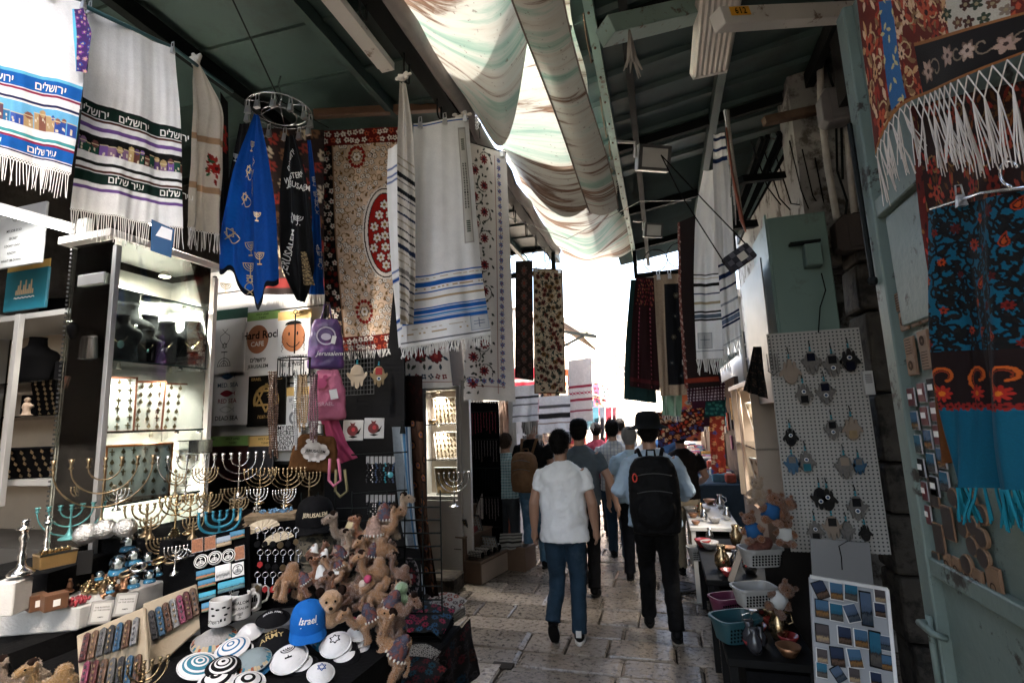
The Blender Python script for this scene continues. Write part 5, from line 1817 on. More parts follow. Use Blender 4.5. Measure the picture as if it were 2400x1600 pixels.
tag(o,"lone black bust with a thin gold necklace in the warm cabinet","bust","black velvet necklace busts")
for k,(px,py)in enumerate(((205,847),(300,858))):
 b=MB()
 b.box((0,0,.06),(.10,.04,.12),taper=.8)
 tag(b.build("clear_stand",clear_plastic,loc=[*at(px,py,x=-2.80)[:2],2.19],bevel=.006),"empty clear plastic necklace stand, %s"%("behind the case post" if k==0 else "beside the teal drop necklace"),"stand")
def charm_mesh(kind):
 b=MB()
 if kind=='cross':
  b.box((0,0,0),(.006,.004,.032))
  b.box((0,0,.006),(.022,.004,.006))
  b.ball((0,0,.019),(.004,.002,.004),6,4)
 else:
  b.prism([(0,-.014),(.010,-.004),(.008,.006),(.003,.010),(-.003,.010),(-.008,.006),(-.010,-.004)],-.002,.002,((0,0,0),(1,0,0),(0,0,1),(0,1,0)))
  b.ball((0,0,.014),(.004,.002,.004),6,4)
 o=b.build("charm",antique)
 me=o.data
 bpy.data.objects.remove(o)
 return me
chm=[charm_mesh('cross'),charm_mesh('drop')]
def charm_board(label,p,w,h,rz,lean,rows,cols,kinds,frame,name="pendant_board",s=1.0,base=None,cm=None):
 t=thing(name,label,"jewellery board",p,(RAD(lean),0,rz))
 b=MB()
 b.box((0,0,h/2),(w,.008,h))
 b.build("panel",base or white_card,t)
 for c_,s_ in(((-w/2,0,h/2),(.010,.016,h+.01)),((w/2,0,h/2),(.010,.016,h+.01)),((0,0,0),(w+.01,.016,.010)),((0,0,h),(w+.01,.016,.010))):
  b=MB()
  b.box(c_,s_)
  b.build("frame",frame,t)
 g=random.Random(hash(label)%1000 if False else len(label))
 for i in range(rows):
  for j in range(cols):
   o=bpy.data.objects.new("charm",chm[g.choice(kinds)]if cm is None else cm)
   COL.objects.link(o)
   o.parent=t
   o.location=(-w/2+w*(j+.5+g.uniform(-.12,.12))/cols,-.007,h*(i+.5+g.uniform(-.1,.1))/rows)
   o.scale=(s,)*3
 return t
red_wood=M("red wood frame",(.16,.05,.025),.45)
pb=at(232,1016,x=-2.95)
charm_board("long white board of cross pendants behind the case post",(pb[0],pb[1],1.82),.30,.30,RAD(52),14,6,6,(0,0,1),red_wood)
pb=at(330,1010,x=-2.95)
charm_board("middle white board of mixed pendants on the glass shelf",(pb[0],pb[1]-.02,1.82),.23,.29,RAD(56),14,6,5,(0,1,1),red_wood)
pb=at(415,1005,x=-2.95)
charm_board("white board of small drop pendants nearest the case end",(pb[0],pb[1]-.02,1.82),.24,.29,RAD(62),14,6,5,(1,1,1),red_wood)
pb=at(320,1185,x=-2.9)
charm_board("white board of chains and pendants behind the brass menorah",(pb[0],pb[1],1.45),.30,.30,RAD(52),14,5,6,(0,1,1),M("orange frame",(.4,.12,.03),.5))
pb=at(420,1160,x=-2.85)
charm_board("pale necklace board behind the clear plastic box",(pb[0],pb[1],1.45),.22,.26,RAD(58),16,3,4,(1,),white_card)
pb=at(92,970,y=2.28)
charm_board("black ring board in the warm cabinet",(pb[0]+.09,pb[1],1.936),.13,.22,RAD(20),18,7,3,(1,),black_velvet,base=black_velvet,s=.8)
pb=at(80,1060,y=2.2)
charm_board("dark tray of rings on the cabinet's lowest shelf",(pb[0]+.05,pb[1],1.57),.34,.20,RAD(20),30,5,6,(1,),black_velvet,base=black_velvet,s=.9)
def figurine(name,label,p,s,mat,seed=1,group=None,cat="figurine"):
 g=random.Random(seed)
 b=MB()
 b.lathe([(.026,0),(.028,.006),(.018,.012),(.016,.03),(.021,.05),(.015,.066),(.008,.07)],10)
 b.ball((0,0,.082),.014,8,6)
 b.ball((.02,-.008,.045),(.008,.018,.008),6,5,rotm(0,0,g.uniform(-1,1)))
 b.ball((-.02,-.006,.05),(.008,.012,.010),6,5)
 return tag(b.build(name,mat,loc=p,scale=s,rot=(0,0,g.uniform(0,6)),smooth=True),label,cat,group)
terra=M("painted clay",(.42,.30,.22),.5,var=.5,scale=60)
figurine("figurine","painted clay figure in a white shawl on the cabinet shelf",[*at(62,965,y=2.2)[:2],1.936],1.2,terra,3)
for k in range(3):
 figurine("figurine","%s clay figure on the case's lowest shelf"%("hooded","kneeling","standing")[k],[*at(245+28*k,1075,x=-2.82)[:2],1.456],.9,terra,k+5,"clay figures on the lowest case shelf")
tbl=thing("display_table","dark draped display table under the souvenirs","table",(-1.7,1.9,0))
o3=A(-1.7,1.9,0)
b=MB()
b.prism([(-2.35,.9),(-1.10,.9),(-1.06,1.95),(-1.30,2.35),(-2.35,2.35)],.02,.955,(-o3,(1,0,0),(0,1,0),(0,0,1)))
b.build("body",M("black drape",(.012,.012,.013),.9,bump=.3),tbl)
b=MB()
b.box(A(-1.10,1.72,.925)-o3,(.012,.34,.05))
b.build("carton_edge",M("carton",(.30,.20,.13),.8),tbl)
b=MB()
b.box(A(-1.094,1.72,.94)-o3,(.004,.30,.022))
b.build("red_label",M("red white label",(.45,.10,.08),.6,var=.9,scale=60),tbl)
pf=thing("foam_platform","white foam block platform holding snow globes and figurines","platform",(-2.5,1.9,0))
o4=A(-2.5,1.9,0)
b=MB()
b.prism([(-2.60,1.5),(-2.33,1.62),(-2.29,2.16),(-2.72,2.2),(-2.72,1.5)],1.03,1.12,(-o4,(1,0,0),(0,1,0),(0,0,1)))
b.build("foam_block",M("white foam",(.46,.455,.44),.8,bump=.3,bscale=80),pf,bevel=.006)
b=MB()
b.prism([(-3.2,1.2),(-2.36,1.4),(-2.34,2.2),(-3.2,2.2)],.0,1.028,(-o4,(1,0,0),(0,1,0),(0,0,1)))
b.build("support",M("black drape"),pf)
b=MB()
b.prism([(-2.75,1.95),(-2.02,1.98),(-2.0,2.75),(-2.75,2.8)],1.0,1.30,(-o4,(1,0,0),(0,1,0),(0,0,1)))
b.build("rear_tier",M("black drape"),pf)
b=MB()
b.prism([(-2.95,1.45),(-2.52,1.62),(-2.60,1.93),(-2.95,1.93)],1.03,1.24,(-o4,(1,0,0),(0,1,0),(0,0,1)))
b.build("side_tier",M("black drape"),pf)
b=MB()
b.box((0,0,-.06),(.09,.09,.12))
tag(b.build("foam_cube",M("white foam"),loc=at(28,1358,d=1.98),rot=(0,0,.4),bevel=.004),"white foam cube under the tall silver candlestick","foam block")
def menorah(label,x0,x1,yc,yb,d,mat,tube=.0035,base='round',cups=7,star=False,tree=False,group="menorahs"):
 p=at((x0+x1)/2,yb,d)
 R_=(x1-x0)/2*d/F
 Hh=(yb-yc)*d/F
 t=thing("menorah",label,"menorah",p,(0,0,face_rz(p)),group)
 tube*=.82
 cup_h=max(.014,Hh*.13)
 ztop=Hh-cup_h
 br=max(.02,R_*.35)
 b=MB()
 if base=='square':
  b.box((0,0,.006),(br*2,br*2,.012))
  b.box((0,0,.018),(br*1.5,br*1.5,.012))
  b.box((0,0,.030),(br,br,.012))
 else:
  b.lathe([(br,0),(br,.004),(br*.85,.010),(br*.45,.016),(br*.25,.03),(tube*1.5,.05)],14)
 b.build("base",mat,t,smooth='auto')
 b=MB()
 zs=np.linspace(.02,ztop,16)
 b.lathe([(tube*(1.9 if i%4==2 else 1.15),z_)for i,z_ in enumerate(zs)],8)
 b.build("stem",mat,t,smooth=True)
 n2=cups//2
 for k in range(1,n2+1):
  r_=R_*k/n2
  hgt=min(ztop*.92,r_*1.0)
  b=MB()
  an=np.linspace(0,math.pi,21)
  if tree:
   pts=[(r_*math.cos(a)*(1 if abs(math.cos(a))>.2 else 1),0,ztop-hgt*math.sin(a)**.6)for a in an]
  else:
   pts=[(r_*math.cos(a),0,ztop-hgt*math.sin(a))for a in an]
  rad=[tube*(1.5 if(i%5==0)else 1.0)for i in range(21)]
  b.tube(pts,rad if not tree else tube*1.4,6)
  b.build("arm",mat,t,smooth=True)
 cm=None
 for j in range(cups):
  xx=-R_+2*R_*j/(cups-1)
  if cm is None:
   b=MB()
   w_=min(R_/cups*.75,.012)
   b.lathe([(tube,-.004),(w_*.9,0),(w_*.45,cup_h*.25),(w_*.55,cup_h*.5),(w_,cup_h),(w_*.6,cup_h),(w_*.4,cup_h*.7)],10)
   o=b.build("cup",mat,t,smooth=True,loc=(xx,0,ztop))
   cm=o.data
  else:
   mesh_obj("cup",cm,mat,t,(xx,0,ztop))
 if star:
  b=MB()
  zc=Hh*.30
  rr=R_*.45
  for ph in(0,math.pi):
   pts=[(rr*math.sin(ph+k*2.0944),0,zc+rr*math.cos(ph+k*2.0944))for k in range(3)]
   for k in range(3):
    b.tube([pts[k],pts[(k+1)%3]],tube,5)
  b.build("star",mat,t)
 return t
for a in(("large antique brass menorah with thin curved arms before the glass case",142,328,1075,1238,2.42,antique,.0042),("bright gold menorah on a stepped square base",376,442,1163,1256,2.38,goldm,.004,'square'),("brass menorah standing close behind the bright gold one",402,484,1160,1250,2.5,brass,.0042),("dark bronze menorah with stubby cups beside the large brass one",298,384,1182,1256,2.48,antique,.005),("silver menorah in front of the clear plastic box",376,490,1068,1175,2.72,silver,.0035),("silver menorah under the lime green shirt card",506,610,1062,1170,2.85,silver,.0035),("brass nine-branched menorah under the sheep bag",574,642,1098,1180,2.8,brass,.0035,'round',9),("brass menorah with a hanging star below the sheep bag",634,710,1098,1185,2.75,brass,.0035,'round',9,True),("silver menorah with an openwork star stem behind the folding fans",579,623,1147,1215,2.6,silver,.004,'round',7,True),("turquoise tree-shaped menorah with purple cups",470,556,1198,1268,2.34,turq,.006,'round',7,False,True),("small bright silver menorah standing on the white platform",386,432,1282,1346,2.28,silver,.003),("squat antique menorah with gilt branches on the platform",346,402,1262,1318,2.42,antique,.004,'square',9),("verdigris green menorah with tulip cups beside the aluminium post",102,222,1184,1262,2.36,verdi,.004),("small bronze menorah in the back row under the plastic bags",520,578,1144,1190,2.78,antique,.0035,'round',9),("small dark menorah in the back row beside the gold one",462,516,1160,1200,2.7,antique,.0035,'round',9),("tiny antique menorah beside the dark bronze one",330,372,1213,1262,2.42,antique,.004),("tiny antique menorah in front of the brass pair",430,472,1215,1262,2.40,antique,.004),("small silver menorah beside the straw mats",640,690,1148,1202,2.6,silver,.0035,'round',9),("small antique menorah below the bagged shirts",540,578,1172,1218,2.55,antique,.004),("dark menorah beside the Jerusalem cap",700,748,1108,1178,2.75,antique,.004),("small silver menorah behind the large brass one's arms",250,294,1148,1196,2.58,silver,.0035),("little antique menorah beside the verdigris cups",168,206,1140,1190,2.56,antique,.0035),("little antique menorah behind the bright gold one",392,428,1112,1165,2.65,antique,.0035),("brass menorah between the two silver ones",452,504,1098,1165,2.75,brass,.0035,'round',9),("brass menorah with only its cups in view below the cream boards",285,378,1556,1660,1.62,brass,.004)):
 menorah(*a)
b=MB()
b.box((0,0,.03),(.17,.06,.07))
b.box((0,0,.064),(.18,.07,.006))
tag(b.build("clear_box",clear_plastic,loc=at(458,1060,2.75),bevel=.004),"clear plastic box standing over the silver menorah","box")
def candlestick(label,px,yt,yb,d):
 p=at(px,yb,d)
 h=(yb-yt)*d/F
 b=MB()
 b.lathe([(.045,0),(.048,.006),(.036,.02),(.02,.03),(.012,.05),(.016,.075),(.010,.09),(.011,.13),(.018,.15),(.010,.165),(.014,.18),(.03,.187),(.03,.19),(.012,.195),(.014,.21),(.017,.222),(.012,.224)],16)
 return tag(b.build("candlestick",silver,loc=p,scale=h/.224,smooth=True),label,"candlestick","silver candlesticks")
candlestick("tall silver candlestick on the white foam cube",48,1222,1346,2.0)
candlestick("slimmer silver candlestick beside the gilt jewel box",107,1212,1300,2.3)
for k,(px,py,r_)in enumerate(((200,1262,26),(244,1250,25),(293,1246,24))):
 p=at(px,py+10,2.35)
 s=r_*2.35/F
 b=MB()
 b.lathe([(s*.5,0),(s*.95,s*.4),(s,s*.9),(s*.8,s*1.35),(s*.55,s*1.5),(s*.62,s*1.6),(s*.5,s*1.58),(s*.4,s*1.3)],18)
 tag(b.build("silver_bowl",M("chased silver",(.62,.61,.59),.3,1.0,var=.6,scale=90,bump=1.0,bscale=120),loc=p,smooth=True),"%s chased silver bowl in front of the glass case"%("larger","middle","smallest")[k],"bowl","chased silver bowls")
jb=thing("jewel_box","gilt jewel box with an ornamented lid","box",at(128,1325,2.12),(0,0,face_rz(at(128,1325,2.1))+.35))
b=MB()
b.box((0,0,.025),(.12,.07,.05),taper=1.05)
b.build("body",M("gilt wood",(.26,.16,.06),.4,.4,bump=.3),jb,bevel=.003)
b=MB()
b.box((0,0,.054),(.126,.075,.008))
for k in range(5):
 b.ball((-.04+.02*k,0,.062),(.012,.014,.010),8,5)
b.build("lid",goldm,jb,smooth='auto')
b=MB()
b.box((0,0,.05),(.055,.012,.10))
fo=tag(b.build("framed_picture",M("dark metal frame",(.02,.02,.02),.35,.4),loc=at(197,1345,2.28),rot=(RAD(-8),0,face_rz(at(197,1345,2.2))),bevel=.003),"dark little picture frame below the silver bowls","picture frame")
for k,(px,py)in enumerate(((84,1428),(126,1426))):
 t=thing("wooden_box","small brown souvenir box with a price sticker, %s"%("at the platform corner" if k==0 else "beside the red beads"),"box",at(px,py,2.03),(0,0,face_rz(at(px,py,2))+.25),"brown souvenir boxes")
 b=MB()
 b.box((0,0,.03),(.055+.02*k,.06,.06))
 b.build("body",M("brown box",(.11,.05,.025),.5),t,bevel=.002)
 b=MB()
 b.box((0,-.031,.028),(.022,.002,.024))
 b.build("sticker",white_card,t)
fm=None
g=random.Random(8)
kinds=[]
for mt in(brass,antique,M("copper figure",(.35,.18,.10),.35,.8)):
 b=MB()
 b.lathe([(.012,0),(.013,.004),(.007,.008),(.009,.02),(.006,.03),(.003,.033)],8)
 b.ball((0,0,.037),.006,6,5)
 b.ball((.009,0,.02),(.003,.009,.003),6,4)
 b.ball((-.008,.003,.026),(.008,.003,.003),6,4)
 kinds.append(b.build("gilt_figure",mt,smooth=True))
first={0:True,1:True,2:True}
nf=0
for(x0,y0,x1,y1,n)in((70,1352,165,1392,26),(150,1345,260,1400,26),(225,1365,290,1395,12),(60,1398,150,1412,10),(200,1330,330,1350,14)):
 for k in range(n):
  kk=g.randrange(3)
  p=at(g.uniform(x0,x1),g.uniform(y0,y1),z=1.125)
  o=kinds[kk]if first[kk]else kinds[kk].copy()
  if not first[kk]:
   COL.objects.link(o)
  first[kk]=False
  o.location=p+A(0,0,g.uniform(0,.015))
  o.rotation_euler=(g.uniform(-.9,.9),g.uniform(-.9,.9),g.uniform(0,6))
  o.scale=(g.uniform(.9,1.5),)*3
  tag(o,"tiny gilt souvenir figure in the jumbled heap on the white platform","figurine","tiny gilt figures heaped on the platform")
b=MB()
for k in range(60):
 b.ball((g.uniform(-.04,.04),g.uniform(-.03,.03),.006+g.uniform(0,.02)),.006,6,4)
tag(b.build("red_beads",M("red beads",(.25,.02,.03),.3,var=.5),loc=at(178,1416,z=1.12),smooth=True),"little heap of red beads beside the souvenir boxes","beads",kind="stuff")
for k,(px,py)in enumerate(((231,1437),(289,1418))):
 p=at(px,py+24,2.0)
 t=thing("text_plaque","grey framed text plaque %s"%("leaning at the platform edge" if k==0 else "nearer the snow globes"),"plaque",p,(RAD(-22),RAD(8),face_rz(p)),"grey text plaques")
 b=MB()
 b.box((0,0,.04),(.075,.010,.085))
 b.build("frame",M("pewter",(.30,.29,.27),.4,.5),t,bevel=.003)
 b=MB()
 b.box((0,-.006,.04),(.055,.002,.065))
 b.build("sheet",M("grey sheet",(.42,.41,.38),.6),t)
 lettering([("THE BLESSING",0,.055,.0075,.01),("OF THE HOUSE",0,.045,.0075,.01),("AMEN",0,.02,.007,.01)],"print",black_print,t,((0,-.007,0),(1,0,0),(0,0,1),(0,-1,0)),.001)
water=M("globe glass",(.25,.33,.36),.05,var=.1,coat=1.0,trans=.4)
def snow_globe(label,px,py,d,r_):
 p=at(px,py,d)
 s=r_*d/F
 t=thing("snow_globe",label,"snow globe",p,(0,0,face_rz(p)),"snow globes on the platform")
 b=MB()
 b.lathe([(s*.95,0),(s,s*.15),(s*.85,s*.55),(s*.75,s*.6)],16)
 b.build("base",M("blue resin",(.02,.14,.25),.35,var=.6,scale=50),t,smooth='auto')
 b=MB()
 b.ball((0,0,s*1.25),s*.98,16,10)
 b.build("dome",glass_mat("globe dome",(.80,.9,.95),.6,.04),t,smooth=True)
 b=MB()
 b.box((0,0,s*.95),(s*.7,s*.5,s*.5))
 b.ball((0,0,s*1.25),s*.35,10,6)
 b.build("model",M("white resin",(.55,.5,.42),.5,var=.5,scale=60),t,smooth='auto')
 b=MB()
 b.box((0,-s*.8,s*.28),(s*.9,s*.12,s*.2))
 b.build("name_band",white_card,t)
for a in(("largest blue snow globe on the platform",276,1345,2.3,20),("snow globe with a dark model behind the largest one",313,1322,2.35,17),("snow globe next to the squat antique menorah",346,1322,2.38,13),("blue snow globe highest at the back",300,1290,2.45,17),("snow globe at the platform's front edge",313,1376,2.2,13),("snow globe with a blue base near the small silver menorah",350,1364,2.25,13),("small snow globe just behind the blue-based one",369,1348,2.3,11),("little snow globe beside the gilt heap",258,1388,2.15,9),("tiny snow globe between the gilt heap and the dark frame",232,1358,2.25,9)):
 snow_globe(*a)
foam=M("cream foam board",(.33,.275,.20),.8,var=.1,bump=.2)
mz_cols=[("dark red",(.06,.015,.015)),("black",(.02,.02,.022)),("silver",(.16,.16,.16)),("bronze",(.09,.05,.03)),("blue",(.02,.06,.11)),("rose",(.14,.025,.055)),("grey",(.07,.07,.07)),("brown",(.07,.033,.018))]
mzm=[]
def mez_board(label,quad,d4,items,bn):
 TL,TR,BR,BL=[at(a[0],a[1],dd)for a,dd in zip(quad,d4)]
 t_=thing("mezuzah_board",label,"board",BL)
 b=MB()
 n_=unit(np.cross(TR-TL,BL-TL))
 if n_@(CAM-TL)<0:
  n_=-n_
 vs=np.array([TL,TR,BR,BL])-BL
 b.add(np.concatenate([vs,vs-n_*.02]),[(0,1,2,3),(7,6,5,4),(0,4,5,1),(1,5,6,2),(2,6,7,3),(3,7,4,0)])
 b.build("panel",foam,t_,bevel=.004)
 ex_=unit(TR-TL)
 ey_=unit(np.cross(n_,ex_))
 for(row,rows_n,nmz,u0,u1,v,hl)in items:
  for k in range(nmz):
   u=u0+(u1-u0)*k/max(1,nmz-1)
   pos=(TL*(1-u)+TR*u)*(1-v)+(BL*(1-u)+BR*u)*v+n_*.008
   cn,cc=mz_cols[(k*3+row*5+bn)%8]
   t=thing("mezuzah_case","%s mezuzah case, %s along the %s row of the %s"%(cn,ORD[k],rows_n,bn and "board nearest the magnets" or "board under the foam platform"),"mezuzah case",pos,frame_rot(ex_,ey_),"mezuzah cases on cream boards")
   b=MB()
   ww=.011
   b.prism([(-ww,-hl/2),(ww,-hl/2),(ww,hl/2-.008),(0,hl/2),(-ww,hl/2-.008)],0,.012,((0,0,0),(1,0,0),(0,0,1),(0,-1,0)))
   b.build("case",M("mezuzah "+cn,cc,.3,.4,var=.9,scale=110,bump=.6,bscale=150),t,bevel=.003)
   b=MB()
   for j in range(4):
    b.ball((0,-.013,-hl*.3+j*hl*.19),(.0045,.003,.006),6,4)
   b.build("ornament",antique if k%2 else M("dark bead",(.03,.03,.035),.25),t,smooth=True)
mez_board("larger cream foam board of mezuzah cases below the platform",[(178,1488),(338,1420),(352,1640),(186,1640)],(1.85,1.88,1.74,1.70),[(0,"top",7,.16,.88,.26,.10),(1,"lower",7,.14,.88,.68,.10)],0)
mez_board("second cream foam board of mezuzah cases by the magnets",[(334,1414),(461,1367),(474,1466),(350,1580)],(1.98,2.08,2.02,1.88),[(0,"only",7,.15,.92,.38,.11)],1)
for k,(px,py,c_)in enumerate(((70,1535,(.16,.12,.09)),(135,1545,(.20,.13,.06)))):
 pass
# ================================================================== LEFT STALL: FRONT DISPLAY
ink=black_print
mbq=[at(453,1262,2.16),at(584,1232,2.22),at(588,1440,2.10),at(470,1490,2.0)]
mo=mbq[3]
mex=unit(mbq[1]-mbq[0])
mn=unit(np.cross(mbq[1]-mbq[0],mbq[3]-mbq[0]))
mn=mn if mn@(CAM-mo)>0 else-mn
mey=unit(np.cross(mn,mex))
b=MB()
vs=np.array(mbq)-mo
b.add(np.concatenate([vs,vs-mn*.02]),[(0,1,2,3),(7,6,5,4),(0,4,5,1),(1,5,6,2),(2,6,7,3),(3,7,4,0)])
tag(b.build("magnet_board",black_velvet,loc=mo),"black board of souvenir magnets beside the mugs","board")
mrot=frame_rot(mex,mey)
def scenic(name,sky_c=(.1,.2,.3),land_c=(.1,.1,.1),s2=(.3,.22,.12)):
 if name in MATS:
  return MATS[name]
 m=bpy.data.materials.new(name)
 nt,N,L,B=nodes_of(m)
 MATS[name]=m
 tc=N.new("ShaderNodeTexCoord")
 sp=N.new("ShaderNodeSeparateXYZ")
 L.new(tc.outputs["Generated"],sp.inputs[0])
 no=N.new("ShaderNodeTexNoise")
 no.inputs["Scale"].default_value=6
 no.inputs["Detail"].default_value=6
 L.new(tc.outputs["Generated"],no.inputs["Vector"])
 ad=N.new("ShaderNodeMath")
 ad.operation='MULTIPLY_ADD'
 ad.inputs[1].default_value=.5
 L.new(no.outputs["Fac"],ad.inputs[0])
 L.new(sp.outputs[2],ad.inputs[2])
 cr=N.new("ShaderNodeValToRGB")
 e=cr.color_ramp.elements
 e[0].position,e[0].color=.3,(*land_c,1)
 e[1].position,e[1].color=.9,(*sky_c,1)
 for p_,c_ in((.5,s2),(.62,tuple(np.array(land_c)*.5)),(.72,tuple(np.array(sky_c)*.7))):
  x=e.new(p_)
  x.color=(*c_,1)
 L.new(ad.outputs[0],cr.inputs[0])
 L.new(cr.outputs[0],B.inputs["Base Color"])
 B.inputs["Roughness"].default_value=.25
 B.inputs["Coat Weight"].default_value=.3
 return m
sc_blue=scenic("view blue bay",(.04,.18,.30),(.05,.10,.05),(.35,.12,.04))
sc_teal=scenic("view teal sea",(.03,.28,.40),(.02,.07,.09),(.05,.15,.14))
sc_tan=scenic("view stone city",(.25,.30,.36),(.25,.18,.10),(.40,.30,.18))
sc_white=scenic("white line drawing",(.65,.64,.62),(.5,.5,.48),(.10,.10,.10))
def magnet(label,p,rot,w,h,mat,rim=None,group=None,name="magnet",emblem=None,rnd=False,thick=.005):
 t=thing(name,label,"magnet",p,rot,group)
 b=MB()
 if rnd:
  b.lathe([(w/2,0),(w/2,.006),(w/2-.002,.008)],20,rot=rotm(RAD(90)))
 else:
  b.box((0,-thick/2,0),(w,thick,h))
 b.build("plate",rim or mat,t,bevel=.0 if rnd else.0015)
 b=MB()
 if rnd:
  b.lathe([(w*.43,.0),(w*.43,.0095)],20,rot=rotm(RAD(90)))
 else:
  b.box((0,-thick-.0008,0),(w*.90,.0016,h*.90))
 b.build("picture",mat,t)
 if emblem:
  flat_shapes("emblem",emblem[0],t,((0,-(.011 if rnd else thick+.003),0),(1,0,0),(0,0,1),(0,-1,0)),emblem[1],.0005)
 return t
def on_board(px,py):
 q_=at(px,py,1.0)-CAM
 tt=((mo-CAM)@mn)/(q_@mn)
 return CAM+q_*tt+mn*.003
emb_menorah=lambda s:menorah_items(0,.0,s,1.0,s*.07)
G_="souvenir magnets on the black board"
for k,(px,py)in enumerate(((464,1278),(494,1272))):
 magnet("red and gold patterned magnet, %s in the top row"%ORD[k],on_board(px,py),mrot,.045,.058,M("red gold enamel",(.22,.08,.03),.3,.3,var=1.0,scale=140),silver,G_)
magnet("pale stone view magnet in the top row of the black board",on_board(526,1268),mrot,.058,.040,sc_tan,None,G_)
magnet("blue bay view magnet at the end of the top row",on_board(557,1253),mrot,.058,.034,sc_blue,None,G_)
for k,(px,py)in enumerate(((473,1315),(505,1307),(537,1302))):
 magnet("round black and white emblem magnet, %s of three"%ORD[k],on_board(px,py),mrot,.055,.055,M("black enamel",(.012,.012,.014),.6,spec=.1),M("white rim",(.55,.54,.52),.4),G_,"magnet",(white_print,[('r',0,0,.017,.020)]+emb_menorah(.024)),True)
magnet("red and gold hand-shaped magnet after the round ones",on_board(563,1295),mrot,.04,.058,M("red gold enamel"),silver,G_)
magnet("blue bay view magnet at the outer end of the third row",on_board(483,1344),mrot,.070,.034,sc_blue,None,G_)
magnet("white drawing magnet in the third row",on_board(524,1340),mrot,.058,.058,sc_white,white_card,G_)
magnet("white emblem magnet at the inner end of the third row",on_board(559,1334),mrot,.050,.058,white_card,M("black enamel"),G_,"magnet",(ink,[('r',0,0,.017,.020)]+emb_menorah(.024)))
magnet("wide red-roofed bay view magnet in the fourth row",on_board(486,1366),mrot,.066,.030,sc_blue,None,G_)
magnet("wide teal sea magnet in the fourth row",on_board(543,1371),mrot,.10,.042,sc_teal,None,G_)
magnet("dark shore view magnet in the lowest row",on_board(487,1395),mrot,.062,.030,sc_teal,None,G_)
magnet("last blue view magnet beside the mugs",on_board(492,1420),mrot,.058,.034,sc_blue,None,G_)
def mug(label,px,py,d,hr,fn):
 p=at(px,py,d)
 t=thing("mug",label,"mug",p,(0,0,face_rz(p)+hr),"white souvenir mugs")
 b=MB()
 b.lathe([(.036,0),(.040,.004),(.040,.092),(.0375,.094),(.036,.09),(.035,.01),(.001,.008)],28)
 b.build("cup",M("white glaze",(.60,.59,.57),.18,var=.04,coat=.5),t,smooth='auto')
 b=MB()
 b.tube([(.039,0,.075),(.055,0,.082),(.068,0,.070),(.070,0,.045),(.062,0,.024),(.039,0,.018)],.0055,8)
 b.build("handle",M("white glaze"),t,smooth=True)
 class _C:
  def __call__(s,u,v,off=0.0):
   a=np.asarray(u,float)/.040-math.pi/2-hr
   return np.stack([(.0405+off)*np.cos(a),(.0405+off)*np.sin(a),np.asarray(v,float)],-1)
 class _V(_C):
  def __call__(s,u,v,off=0.0):
   return _C.__call__(s,u,.05-np.asarray(v,float),off)
 print_on(t,_V(),"print",ink,fn(),1.0,.0004)
 return t
def pr_fish():
 it=[]
 for k,(x,y)in enumerate(((-.03,-.02),(-.01,-.015),(.012,-.02),(.03,-.012),(-.025,.005),(.02,.008))):
  it+=[('p',[(x+.008*math.cos(a),y+.004*math.sin(a))for a in np.linspace(0,5.6,8)])]
 return it+[('t',heb("ירושלים"),-.025,.035,.018,.012),('p',[(.0,.03),(.02,.03),(.02,.02),(.0,.02)])]
def pr_word():
 return[('t',"SHALOM",0,-.01,.017,.012),('t',"JERUSALEM",0,.01,.013,.01)]+menorah_items(0,.03,.02,1.0,.0015)
def pr_sky():
 return[('p',[(-.03+.008*k,.01),(-.03+.008*k,-.004-.006*(k*7%3)),(-.024+.008*k,-.004-.006*(k*7%3)),(-.024+.008*k,.01)])for k in range(8)]
mug("mug with fish outlines and lettering standing in front",515,1462,2.0,0.3,pr_fish)
mug("mug with stacked lettering in the middle of the group",562,1446,2.08,0.2,pr_word)
mug("mug with a skyline print set highest of the mugs",541,1412,2.14,math.pi-.2,pr_sky)
mug("wide mug with skyline print beside the plush camel",588,1428,2.16,0.3,pr_sky)
b=MB()
b.box((0,0,0),(.40,.22,.02))
tag(b.build("tray",M("grey tray",(.2,.2,.2),.5),loc=A(-1.80,1.95,.975),rot=(0,0,.5)),"grey tray carrying the white mugs","tray")
